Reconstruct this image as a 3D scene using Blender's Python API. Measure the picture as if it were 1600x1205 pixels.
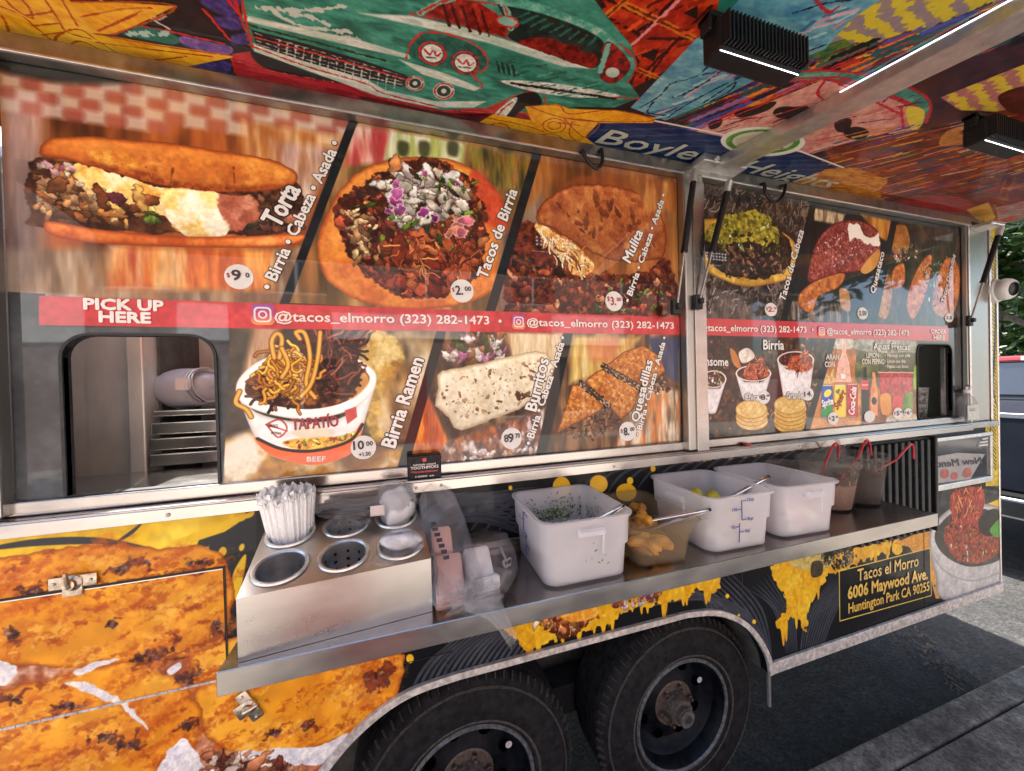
import bpy, bmesh, math, random
import numpy as np
from mathutils import Matrix, Vector
R_ = math.radians
rnd = random.Random(7)
for o in list(bpy.data.objects): bpy.data.objects.remove(o)
S = bpy.context.scene
COL = S.collection

# ------------------------------------------------------------------ camera
CAM = np.array([0.0, -1.06, 1.70])
FPX, YAW, PITCH, ROLL = 555.0, R_(17.083), R_(-0.535), R_(-1.510)
def cam_axes():
    cy, sy = math.cos(YAW), math.sin(YAW); cp, sp = math.cos(PITCH), math.sin(PITCH)
    F = np.array([sy*cp, cy*cp, sp]); Rr = np.array([cy, -sy, 0.0]); U = np.cross(Rr, F)
    cr, sr = math.cos(ROLL), math.sin(ROLL)
    return Rr*cr+U*sr, -Rr*sr+U*cr, F
AX = cam_axes()
cd = bpy.data.cameras.new('Camera'); cam = bpy.data.objects.new('Camera', cd); COL.objects.link(cam)
cd.sensor_width = 36; cd.lens = FPX/1600*36; cd.clip_start = 0.02; cd.clip_end = 500
M = Matrix(((AX[0][0], AX[1][0], -AX[2][0], CAM[0]), (AX[0][1], AX[1][1], -AX[2][1], CAM[1]), (AX[0][2], AX[1][2], -AX[2][2], CAM[2]), (0, 0, 0, 1)))
cam.matrix_world = M
S.camera = cam

# ------------------------------------------------------------------ sky, sun, exposure
W = bpy.data.worlds.new('World'); S.world = W; W.use_nodes = True
nt = W.node_tree; bgn = nt.nodes['Background']
sky = nt.nodes.new('ShaderNodeTexSky'); sky.sky_type = 'NISHITA'; sky.sun_disc = False
SUN_EL, SUN_AZ = R_(58), R_(-18)          # azimuth measured from +y towards +x
sky.sun_elevation = SUN_EL; sky.sun_rotation = SUN_AZ; sky.dust_density = 2.5; sky.ozone_density = .8
nt.links.new(sky.outputs[0], bgn.inputs[0]); bgn.inputs[1].default_value = 0.15
sl = bpy.data.lights.new('Sun', 'SUN'); sl.energy = 5; sl.angle = R_(0.5); sl.color = (1, .95, .88)
so = bpy.data.objects.new('Sun', sl); COL.objects.link(so); so.location = (20, 30, 30)
sd = Vector((math.sin(SUN_AZ)*math.cos(SUN_EL), math.cos(SUN_AZ)*math.cos(SUN_EL), math.sin(SUN_EL)))
so.rotation_euler = sd.to_track_quat('Z', 'Y').to_euler()
S.view_settings.view_transform = 'Standard'; S.view_settings.look = 'None'
S.view_settings.gamma = 1; S.view_settings.exposure = 2.3
S.cycles.max_bounces = 8; S.cycles.transparent_max_bounces = 12; S.cycles.caustics_reflective = False; S.cycles.caustics_refractive = False
S.cycles.use_denoising = True

# ------------------------------------------------------------------ photo pixel -> place
def ray(px, py):
    return AX[0]*(px-800)/FPX + AX[1]*(602.5-py)/FPX + AX[2]
def on_wall(px, py, y=0.0):
    r = ray(px, py); t = (y-CAM[1])/r[1]; q = CAM+r*t
    return Vector((q[0], y, q[2]))
def on_level(px, py, z):
    r = ray(px, py); t = (z-CAM[2])/r[2]; q = CAM+r*t
    return Vector((q[0], q[1], z))
AW_Z, AW_S = 2.487, 0.15                  # awning underside: z = AW_Z + AW_S*y
def on_awning(px, py):
    r = ray(px, py); t = (AW_Z+AW_S*CAM[1]-CAM[2])/(r[2]-AW_S*r[1]); q = CAM+r*t
    return Vector(q)
SHELF_Z = 1.196

# ------------------------------------------------------------------ mesh helpers
def rootloc(p):
    v = Vector((0, 0, 0))
    while p is not None:
        v += p.location; p = p.parent
    return v
def link(name, me, m=None, parent=None, smooth=False):
    o = bpy.data.objects.new(name, me); COL.objects.link(o)
    if m is not None and not me.materials: me.materials.append(m)
    if smooth:
        me.polygons.foreach_set('use_smooth', [True]*len(me.polygons))
        try: me.set_sharp_from_angle(angle=R_(40))
        except Exception: pass
    if parent is not None:
        o.parent = parent
        r = parent
        while r.parent is not None: r = r.parent
        if r.type == 'EMPTY' and parent is r: o.matrix_parent_inverse = Matrix.Translation(-r.location)
    return o
def obj(name, bm, m, parent=None, smooth=False):
    me = bpy.data.meshes.new(name); bm.normal_update(); bm.to_mesh(me); bm.free()
    return link(name, me, m, parent, smooth)
def thing(name, label, cat, loc=(0, 0, 0), group=None):
    o = bpy.data.objects.new(name, None); COL.objects.link(o); o.location = loc; o.empty_display_size = .05
    return tag(o, label, cat, group)
def tag(o, label, cat, group=None, kind=None):
    if label: o['label'] = label
    if cat: o['category'] = cat
    if group: o['group'] = group
    if kind: o['kind'] = kind
    return o
def structure(o): o['kind'] = 'structure'; return o
def add_box(bm, a, b, bevel=0, seg=1, mtx=None):
    x0, y0, z0 = a; x1, y1, z1 = b
    t = bmesh.new()
    vs = [t.verts.new(v) for v in ((x0,y0,z0),(x1,y0,z0),(x1,y1,z0),(x0,y1,z0),(x0,y0,z1),(x1,y0,z1),(x1,y1,z1),(x0,y1,z1))]
    for f in ((3,2,1,0),(4,5,6,7),(0,1,5,4),(1,2,6,5),(2,3,7,6),(3,0,4,7)): t.faces.new([vs[i] for i in f])
    if bevel: bmesh.ops.bevel(t, geom=t.edges[:], offset=bevel, segments=seg, affect='EDGES', profile=.5)
    merge(bm, t, mtx)
def merge(bm, t, mtx=None):
    if mtx is not None: bmesh.ops.transform(t, matrix=mtx, verts=t.verts[:])
    me = bpy.data.meshes.new('tmp'); t.to_mesh(me); t.free(); bm.from_mesh(me); bpy.data.meshes.remove(me)
def box(name, a, b, m, parent=None, bevel=0, seg=1, mtx=None, smooth=False):
    bm = bmesh.new(); add_box(bm, a, b, bevel, seg, mtx); return obj(name, bm, m, parent, smooth)
def add_lathe(bm, prof, seg=32, mtx=None, cap0=False, cap1=False):
    t = bmesh.new(); rings = []
    for r, z in prof:
        rings.append([t.verts.new((r*math.cos(2*math.pi*i/seg), r*math.sin(2*math.pi*i/seg), z)) for i in range(seg)])
    for a, b in zip(rings, rings[1:]):
        for i in range(seg):
            j = (i+1) % seg; t.faces.new((a[i], a[j], b[j], b[i]))
    if cap0: t.faces.new(rings[0][::-1])
    if cap1: t.faces.new(rings[-1])
    merge(bm, t, mtx)
def lathe(name, prof, m, parent=None, seg=32, mtx=None, cap0=False, cap1=False, smooth=True):
    bm = bmesh.new(); add_lathe(bm, prof, seg, mtx, cap0, cap1); return obj(name, bm, m, parent, smooth)
def add_tube(bm, pts, r, seg=8, cap=True):
    pts = [Vector(p) for p in pts]; n = len(pts)
    rs = r if isinstance(r, (list, tuple)) else [r]*n
    rings = []; up = None
    for i, p in enumerate(pts):
        d = (pts[min(i+1, n-1)]-pts[max(i-1, 0)]).normalized()
        if up is None: up = d.orthogonal().normalized()
        up = (up-d*up.dot(d)).normalized(); s = d.cross(up)
        rings.append([bm.verts.new(p+(up*math.cos(2*math.pi*k/seg)+s*math.sin(2*math.pi*k/seg))*rs[i]) for k in range(seg)])
    for a, b in zip(rings, rings[1:]):
        for k in range(seg):
            j = (k+1) % seg; bm.faces.new((a[k], a[j], b[j], b[k]))
    if cap: bm.faces.new(rings[0][::-1]); bm.faces.new(rings[-1])
def tube(name, pts, r, m, parent=None, seg=8, smooth=True):
    bm = bmesh.new(); add_tube(bm, pts, r, seg); return obj(name, bm, m, parent, smooth)
def catmull(pts, n=6, closed=False):
    pts = [np.array(p, float) for p in pts]; N = len(pts); out = []
    rng = range(N) if closed else range(N-1)
    for i in rng:
        if closed: a, b, c, d = pts[i-1], pts[i], pts[(i+1) % N], pts[(i+2) % N]
        else: a, b, c, d = pts[max(i-1, 0)], pts[i], pts[i+1], pts[min(i+2, N-1)]
        for k in range(n):
            t = k/n
            out.append(.5*((2*b)+(-a+c)*t+(2*a-5*b+4*c-d)*t*t+(-a+3*b-3*c+d)*t**3))
    if not closed: out.append(pts[-1])
    return out
def slab_xz(name, outline, y0, y1, m, parent=None, holes=(), front=None):
    """flat panel in the x-z plane: outline [(x,z)], optional holes, from y0 (front) to y1"""
    bm = bmesh.new(); eds = []
    for loop in [outline]+list(holes):
        vs = [bm.verts.new((x, y0, z)) for x, z in loop]
        eds += [bm.edges.new((vs[i], vs[(i+1) % len(vs)])) for i in range(len(vs))]
    bmesh.ops.triangle_fill(bm, use_beauty=True, use_dissolve=False, edges=eds)
    for f in bm.faces:
        f.normal_update()
        if f.normal.y > 0: f.normal_flip()
    r = bmesh.ops.extrude_face_region(bm, geom=bm.faces[:])
    # extruded copy becomes the back: move it, keep original as front
    for v in [g for g in r['geom'] if isinstance(g, bmesh.types.BMVert)]: v.co.y = y1
    bmesh.ops.recalc_face_normals(bm, faces=bm.faces[:])
    return obj(name, bm, m, parent)
def rrect(x0, x1, z0, z1, r, n=6, rs=None):
    rs = rs or (r, r, r, r); out = []
    for (cx, cz, a0, rr) in ((x1, z1, 0, rs[0]), (x0, z1, 90, rs[1]), (x0, z0, 180, rs[2]), (x1, z0, 270, rs[3])):
        sx = -1 if cx == x1 else 1; sz = -1 if cz == z1 else 1
        if rr == 0: out.append((cx, cz)); continue
        for k in range(n+1):
            a = R_(a0+90*k/n); out.append((cx+sx*rr+rr*math.cos(a), cz+sz*rr+rr*math.sin(a)))
    return out

# ------------------------------------------------------------------ materials
def s2l(c): return tuple((x/12.92 if x <= .04045 else ((x+.055)/1.055)**2.4) for x in c)
def hexc(h): return tuple(int(h[i:i+2], 16)/255 for i in (0, 2, 4))
def mat(name, col, rough=.5, metal=0, var=.12, scale=30, bump=0, coat=0, trans=0, ior=1.45, alpha=1, stretch=(1, 1, 1), emit=0, rvar=.08, sss=0, spec=.5):
    """procedural material: principled with noise in colour, roughness and relief"""
    m = bpy.data.materials.new(name); m.use_nodes = True; n = m.node_tree.nodes; l = m.node_tree.links
    p = n['Principled BSDF']
    p.inputs['Metallic'].default_value = metal; p.inputs['Roughness'].default_value = rough
    p.inputs['Coat Weight'].default_value = coat; p.inputs['Coat Roughness'].default_value = .06
    p.inputs['Transmission Weight'].default_value = trans; p.inputs['IOR'].default_value = ior; p.inputs['Alpha'].default_value = alpha
    p.inputs['Specular IOR Level'].default_value = spec
    if sss: p.inputs['Subsurface Weight'].default_value = sss; p.inputs['Subsurface Radius'].default_value = (.02, .015, .012); p.inputs['Subsurface Scale'].default_value = 1
    c = s2l(hexc(col)) if isinstance(col, str) else col
    tc = n.new('ShaderNodeTexCoord'); mp = n.new('ShaderNodeMapping'); mp.inputs['Scale'].default_value = stretch
    l.new(tc.outputs['Object'], mp.inputs[0])
    nz = n.new('ShaderNodeTexNoise'); nz.inputs['Scale'].default_value = scale; nz.inputs['Detail'].default_value = 6; nz.inputs['Roughness'].default_value = .6
    l.new(mp.outputs[0], nz.inputs[0])
    mx = n.new('ShaderNodeMix'); mx.data_type = 'RGBA'
    mx.inputs[6].default_value = tuple(max(0, x*(1-var)) for x in c)+(1,); mx.inputs[7].default_value = tuple(min(1, x*(1+var)) for x in c)+(1,)
    ct = n.new('ShaderNodeMapRange'); ct.inputs[1].default_value = .34; ct.inputs[2].default_value = .66; l.new(nz.outputs[0], ct.inputs[0])
    l.new(ct.outputs[0], mx.inputs[0]); l.new(mx.outputs[2], p.inputs['Base Color'])
    if rvar:
        mr = n.new('ShaderNodeMapRange'); mr.inputs[3].default_value = max(0.01, rough-rvar); mr.inputs[4].default_value = min(1, rough+rvar)
        l.new(nz.outputs[0], mr.inputs[0]); l.new(mr.outputs[0], p.inputs['Roughness'])
    if bump:
        b = n.new('ShaderNodeBump'); b.inputs['Strength'].default_value = 1; b.inputs['Distance'].default_value = bump
        l.new(nz.outputs[0], b.inputs['Height']); l.new(b.outputs[0], p.inputs['Normal'])
    if emit:
        p.inputs['Emission Color'].default_value = c+(1,); p.inputs['Emission Strength'].default_value = emit
    return m
# ------------------------------------------------------------------ print shop: flat vinyl prints worked out by code, pixel by pixel
def vnoise(h, w, sy, sx, rs):
    gy, gx = int(h/sy)+3, int(w/sx)+3
    g = rs.rand(gy, gx).astype(np.float32)
    oy, ox = rs.rand(), rs.rand()
    y = np.arange(h)/sy+oy; x = np.arange(w)/sx+ox
    iy = y.astype(int); ix = x.astype(int); fy = (y-iy)[:, None]; fx = (x-ix)[None]
    fy = fy*fy*(3-2*fy); fx = fx*fx*(3-2*fx)
    iy = np.minimum(iy, gy-2); ix = np.minimum(ix, gx-2)
    a = g[iy][:, ix]; b = g[iy][:, ix+1]; c = g[iy+1][:, ix]; d = g[iy+1][:, ix+1]
    return (a*(1-fx)+b*fx)*(1-fy)+(c*(1-fx)+d*fx)*fy
def fbm(h, w, s, rs, oct=4, st=(1, 1), gain=.55):
    o = np.zeros((h, w), np.float32); amp = 1; tot = 0
    for k in range(oct):
        sc = max(s/2**k, 1.01); o += amp*vnoise(h, w, max(sc*st[1], 1.01), max(sc*st[0], 1.01), rs); tot += amp; amp *= gain
    o /= tot
    return np.clip((o-.5)*1.7+.5, 0, 1)
def ramp(t, cols):
    cols = np.array([hexc(c) if isinstance(c, str) else c for c in cols], np.float32)
    t = np.clip(t, 0, 1)*(len(cols)-1); i = np.minimum(t.astype(int), len(cols)-2); f = (t-i)[..., None]
    return cols[i]*(1-f)+cols[i+1]*f
def mixcol(h, w, cols, scale, rs, oct, st, contrast):
    num = np.zeros((h, w, 3), np.float32); den = np.zeros((h, w, 1), np.float32)
    for c in cols:
        k = np.exp(6.5*contrast*fbm(h, w, scale, rs, oct, st))[..., None]
        num += k*np.array(hexc(c) if isinstance(c, str) else c, np.float32); den += k
    return num/den*(.93+.14*fbm(h, w, max(scale*.2, 2), rs, 2, st))[..., None]
class Canvas:
    def __init__(s, place, a0, a1, b0, b1, res, base, seed=1):
        """place(px,py)->(a,b) in metres on the sheet; a right, b up"""
        s.place = place; s.a0, s.a1, s.b0, s.b1, s.res = a0, a1, b0, b1, res
        s.w = int((a1-a0)*res); s.h = int((b1-b0)*res); s.rs = np.random.RandomState(seed)
        s.im = np.empty((s.h, s.w, 3), np.float32); s.im[:] = hexc(base)
    def T(s, pts): # photo points -> sheet pixel coordinates (row from bottom)
        q = np.array([s.place(*p) for p in pts]); return np.stack([(q[:, 0]-s.a0)*s.res, (q[:, 1]-s.b0)*s.res], 1)
    def bbox(s, q, pad):
        x0 = max(int(q[:, 0].min()-pad), 0); x1 = min(int(q[:, 0].max()+pad)+2, s.w); y0 = max(int(q[:, 1].min()-pad), 0); y1 = min(int(q[:, 1].max()+pad)+2, s.h)
        return x0, x1, y0, y1
    def sdf(s, q, X, Y, closed=True):
        d2 = np.full(X.shape, 1e9, np.float32); ins = np.zeros(X.shape, bool); n = len(q)
        for i in range(n if closed else n-1):
            ax, ay = q[i]; bx, by = q[(i+1) % n]; ex, ey = bx-ax, by-ay; L = ex*ex+ey*ey+1e-9
            t = np.clip(((X-ax)*ex+(Y-ay)*ey)/L, 0, 1); dx = X-ax-t*ex; dy = Y-ay-t*ey
            d2 = np.minimum(d2, dx*dx+dy*dy)
            if closed and ay != by:
                c = ((ay > Y) != (by > Y)); ins ^= c & (X < (bx-ax)*(Y-ay)/(by-ay)+ax)
        d = np.sqrt(d2); return np.where(ins, d, -d) if closed else d
    def shape(s, pts, cols, scale=30, st=(1, 1), oct=4, smooth=True, warp=0, wscale=18, soft=1.2, alpha=1, rim=None, rimw=10, tex=None, sheet=False, light=0, lw=40, contrast=1):
        """fill an outline with a noise-driven colour ramp; rim darkens towards a colour at the edge, light rounds the form"""
        q = np.array(pts, float) if sheet else s.T(pts)
        if smooth and len(q) > 2: q = np.array(catmull(list(q), 5, True))
        x0, x1, y0, y1 = s.bbox(q, 4+warp)
        if x1 <= x0+1 or y1 <= y0+1: return
        X, Y = np.meshgrid(np.arange(x0, x1, dtype=np.float32), np.arange(y0, y1, dtype=np.float32)); h, w = X.shape
        if warp:
            Xw = X+(fbm(h, w, wscale, s.rs, 3)-.5)*2*warp; Yw = Y+(fbm(h, w, wscale, s.rs, 3)-.5)*2*warp
        else: Xw, Yw = X, Y
        d = s.sdf(q, Xw, Yw)
        m = np.clip(d/soft+.5, 0, 1)*alpha
        if isinstance(cols, str): cols = [cols, cols]
        big = tex is None and len(cols) > 2 and w*h > 1600
        t = fbm(h, w, scale, s.rs, oct, st) if not big else None
        if contrast != 1 and not big: t = np.clip((t-.5)*contrast+.5, 0, 1)
        c = mixcol(h, w, cols, scale, s.rs, oct, st, contrast) if big else ramp(t, cols) if tex is None else tex(X, Y, d, t, h, w)
        if light:
            gy = np.clip((Y-q[:, 1].mean())/(np.ptp(q[:, 1])*.5+1), -1, 1); e = np.clip(d/lw, 0, 1)
            c = c*(1+light*(gy*(1-e*.5)))[..., None]
        if rim is not None:
            k = np.clip(1-d/rimw, 0, 1)[..., None]**1.5; c = c*(1-k)+np.array(hexc(rim), np.float32)*k
        s.im[y0:y1, x0:x1] = s.im[y0:y1, x0:x1]*(1-m[..., None])+c*m[..., None]
    def line(s, pts, w, col, smooth=True, chalk=0, alpha=1, sheet=False, soft=1.2):
        q = np.array(pts, float) if sheet else s.T(pts)
        if smooth and len(q) > 2: q = np.array(catmull(list(q), 5))
        x0, x1, y0, y1 = s.bbox(q, w+6)
        if x1 <= x0+1 or y1 <= y0+1: return
        X, Y = np.meshgrid(np.arange(x0, x1, dtype=np.float32), np.arange(y0, y1, dtype=np.float32)); h, ww = X.shape
        d = s.sdf(q, X, Y, False)
        if chalk: d = d+(fbm(h, ww, 5, s.rs, 3)-.5)*chalk
        m = (np.clip((w/2-d)/soft+.5, 0, 1)*alpha)[..., None]
        s.im[y0:y1, x0:x1] = s.im[y0:y1, x0:x1]*(1-m)+np.array(hexc(col), np.float32)*m
    def inside(s, pts, n, sheet=False):
        q = np.array(pts, float) if sheet else s.T(pts)
        lo, hi = q.min(0), q.max(0); out = []
        while len(out) < n:
            p = lo+s.rs.rand(max(n, 40), 2)*(hi-lo); k = np.zeros(len(p), bool)
            for i in range(len(q)):
                a, b = q[i], q[(i+1) % len(q)]
                if a[1] != b[1]: k ^= ((a[1] > p[:, 1]) != (b[1] > p[:, 1])) & (p[:, 0] < (b[0]-a[0])*(p[:, 1]-a[1])/(b[1]-a[1])+a[0])
            out += list(p[k])
            if not k.any(): break
        return out[:n]
    def bits(s, pts, n, size, cols, aspect=(1, 2.2), rim=None, ang=None, light=.35, corners=6, alpha=1):
        """chopped pieces scattered in an outline"""
        for p in s.inside(pts, n):
            r = size[0]+s.rs.rand()**1.6*(size[1]-size[0]); a = s.rs.rand()*6.28 if ang is None else ang+(s.rs.rand()-.5)*.8
            as_ = aspect[0]+s.rs.rand()*(aspect[1]-aspect[0]); ca, sa = math.cos(a), math.sin(a); k = corners+s.rs.randint(0, 3)
            out = []
            for i in range(k):
                t = 6.283*i/k+s.rs.rand()*.5; rr = r*(.75+.4*s.rs.rand()); u, v = rr*math.cos(t)*as_, rr*math.sin(t)/math.sqrt(as_)
                out.append((p[0]+u*ca-v*sa, p[1]+u*sa+v*ca))
            c = cols[s.rs.randint(len(cols))]; c0 = np.array(hexc(c)); v = .8+.4*s.rs.rand()
            s.shape(out, [tuple(np.clip(c0*v*.7, 0, 1)), tuple(np.clip(c0*v*1.15, 0, 1))], scale=max(r, 3), oct=3, sheet=True, rim=rim if rim else '%02x%02x%02x' % tuple(int(x*110*v) for x in c0), warp=r*.25, wscale=max(r*.6, 2), rimw=max(1.2, r*.3), light=light, lw=r, alpha=alpha, smooth=r > 5)
    def strands(s, pts, n, length, w, cols, ang=None, curl=.6, shade=True):
        for p in s.inside(pts, n):
            a = s.rs.rand()*6.28 if ang is None else ang+(s.rs.rand()-.5)*1.2; L = length*(.5+s.rs.rand()); q = [p]; k = 5
            for i in range(k):
                a += (s.rs.rand()-.5)*curl*2; p = p+np.array([math.cos(a), math.sin(a)])*L/k; q.append(p)
            c = np.array(hexc(cols[s.rs.randint(len(cols))]))*(.85+.3*s.rs.rand()); c = np.clip(c, 0, 1)
            hx = lambda v: '%02x%02x%02x' % tuple(int(x*255) for x in np.clip(v, 0, 1))
            if shade: s.line(q, w*1.35, hx(c*.42), sheet=True)
            s.line(q, w, hx(c), sheet=True)
            if shade and w > 4: s.line(np.array(q)+[0, w*.18], w*.35, hx(c*1.3), sheet=True, alpha=.7)
    def blurv(s, rect, k, axis=0):
        """streak a rectangle (sheet pixels) along an axis"""
        x0, x1, y0, y1 = rect; a = s.im[y0:y1, x0:x1]; n = a.shape[axis]
        p = np.pad(a, [(k, k) if i == axis else (0, 0) for i in range(3)], mode='edge'); c = np.cumsum(p, axis=axis)
        if axis == 0: s.im[y0:y1, x0:x1] = (c[2*k:2*k+n]-c[:n])/(2*k)
        else: s.im[y0:y1, x0:x1] = (c[:, 2*k:2*k+n]-c[:, :n])/(2*k)
    def stripes(s, pts, cols, ang, period, duty=.5, smooth=False, alpha=1, rough=5, bend=0):
        def tex(X, Y, d, t, h, w):
            u = (X*math.cos(ang)+Y*math.sin(ang))+(fbm(h, w, 9, s.rs, 3)-.5)*rough+bend*(fbm(h, w, 120, s.rs, 2)-.5)
            k = (np.abs((u/period) % 1-.5)*2); k = np.clip((k-(1-duty))*6+.5, 0, 1)
            return ramp(k*.9+(t-.5)*.3+.05, cols)
        s.shape(pts, cols, tex=tex, scale=6, smooth=smooth, alpha=alpha)
    def image(s, name, gain=1.0):
        a = np.clip(s.im, 0, 1); a = a*gain; a = np.clip(a, 0, 1); a = a*.65+.35*(a*a*(3-2*a)); g = a.mean(-1, keepdims=True); a = g+(a-g)*1.02   # print contrast and ink saturation
        img = bpy.data.images.new(name, s.w, s.h, alpha=False, float_buffer=False)
        buf = np.ones((s.h, s.w, 4), np.float32); buf[..., :3] = np.clip(a, 0, 1)
        img.pixels.foreach_set(buf.ravel()); img.update(); img.pack()
        return img
def print_mat(name, cv, axes, rough=.35, coat=0, gain=1.0, sat=1.0, weave=0, dirt=0, bumpd=0, spec=.5):
    """material carrying a printed sheet; axes picks object coordinates for the sheet's two directions"""
    m = bpy.data.materials.new(name); m.use_nodes = True; n = m.node_tree.nodes; l = m.node_tree.links; p = n['Principled BSDF']
    tc = n.new('ShaderNodeTexCoord'); sx = n.new('ShaderNodeSeparateXYZ'); l.new(tc.outputs['Object'], sx.inputs[0])
    cb = n.new('ShaderNodeCombineXYZ')
    for i, (ax, lo, hi) in enumerate(((axes[0], cv.a0, cv.a1), (axes[1], cv.b0, cv.b1))):
        mr = n.new('ShaderNodeMapRange'); mr.clamp = False
        mr.inputs[1].default_value = lo; mr.inputs[2].default_value = hi; l.new(sx.outputs[ax], mr.inputs[0]); l.new(mr.outputs[0], cb.inputs[i])
    ti = n.new('ShaderNodeTexImage'); ti.image = cv.image(name+'_sheet'); ti.extension = 'EXTEND'; ti.interpolation = 'Linear'; l.new(cb.outputs[0], ti.inputs[0])
    hs = n.new('ShaderNodeHueSaturation'); hs.inputs['Saturation'].default_value = sat; hs.inputs['Value'].default_value = gain; l.new(ti.outputs[0], hs.inputs['Color'])
    out = hs.outputs[0]
    if dirt:
        nz = n.new('ShaderNodeTexNoise'); nz.inputs['Scale'].default_value = 4; nz.inputs['Detail'].default_value = 8; nz.inputs['Roughness'].default_value = .7; l.new(tc.outputs['Object'], nz.inputs[0])
        mr = n.new('ShaderNodeMapRange'); mr.inputs[1].default_value = .3; mr.inputs[2].default_value = .75; mr.inputs[3].default_value = 1; mr.inputs[4].default_value = 1-dirt; l.new(nz.outputs[0], mr.inputs[0])
        mm = n.new('ShaderNodeMix'); mm.data_type = 'RGBA'; mm.blend_type = 'MULTIPLY'; mm.inputs[0].default_value = 1
        l.new(out, mm.inputs[6]); l.new(mr.outputs[0], mm.inputs[7]); out = mm.outputs[2]
    l.new(out, p.inputs['Base Color'])
    nz2 = n.new('ShaderNodeTexNoise'); nz2.inputs['Scale'].default_value = 9; nz2.inputs['Detail'].default_value = 5; l.new(tc.outputs['Object'], nz2.inputs[0])
    mr2 = n.new('ShaderNodeMapRange'); mr2.inputs[3].default_value = max(.02, rough-.08); mr2.inputs[4].default_value = rough+.12; l.new(nz2.outputs[0], mr2.inputs[0]); l.new(mr2.outputs[0], p.inputs['Roughness'])
    p.inputs['Coat Weight'].default_value = coat; p.inputs['Coat Roughness'].default_value = .03; p.inputs['Coat IOR'].default_value = 1.48; p.inputs['Specular IOR Level'].default_value = spec
    if bumpd:
        b = n.new('ShaderNodeBump'); b.inputs['Distance'].default_value = bumpd; nz3 = n.new('ShaderNodeTexNoise'); nz3.inputs['Scale'].default_value = 2.2; nz3.inputs['Detail'].default_value = 2
        l.new(tc.outputs['Object'], nz3.inputs[0]); l.new(nz3.outputs[0], b.inputs['Height']); l.new(b.outputs[0], p.inputs['Coat Normal']); l.new(b.outputs[0], p.inputs['Normal'])
    return m
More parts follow.
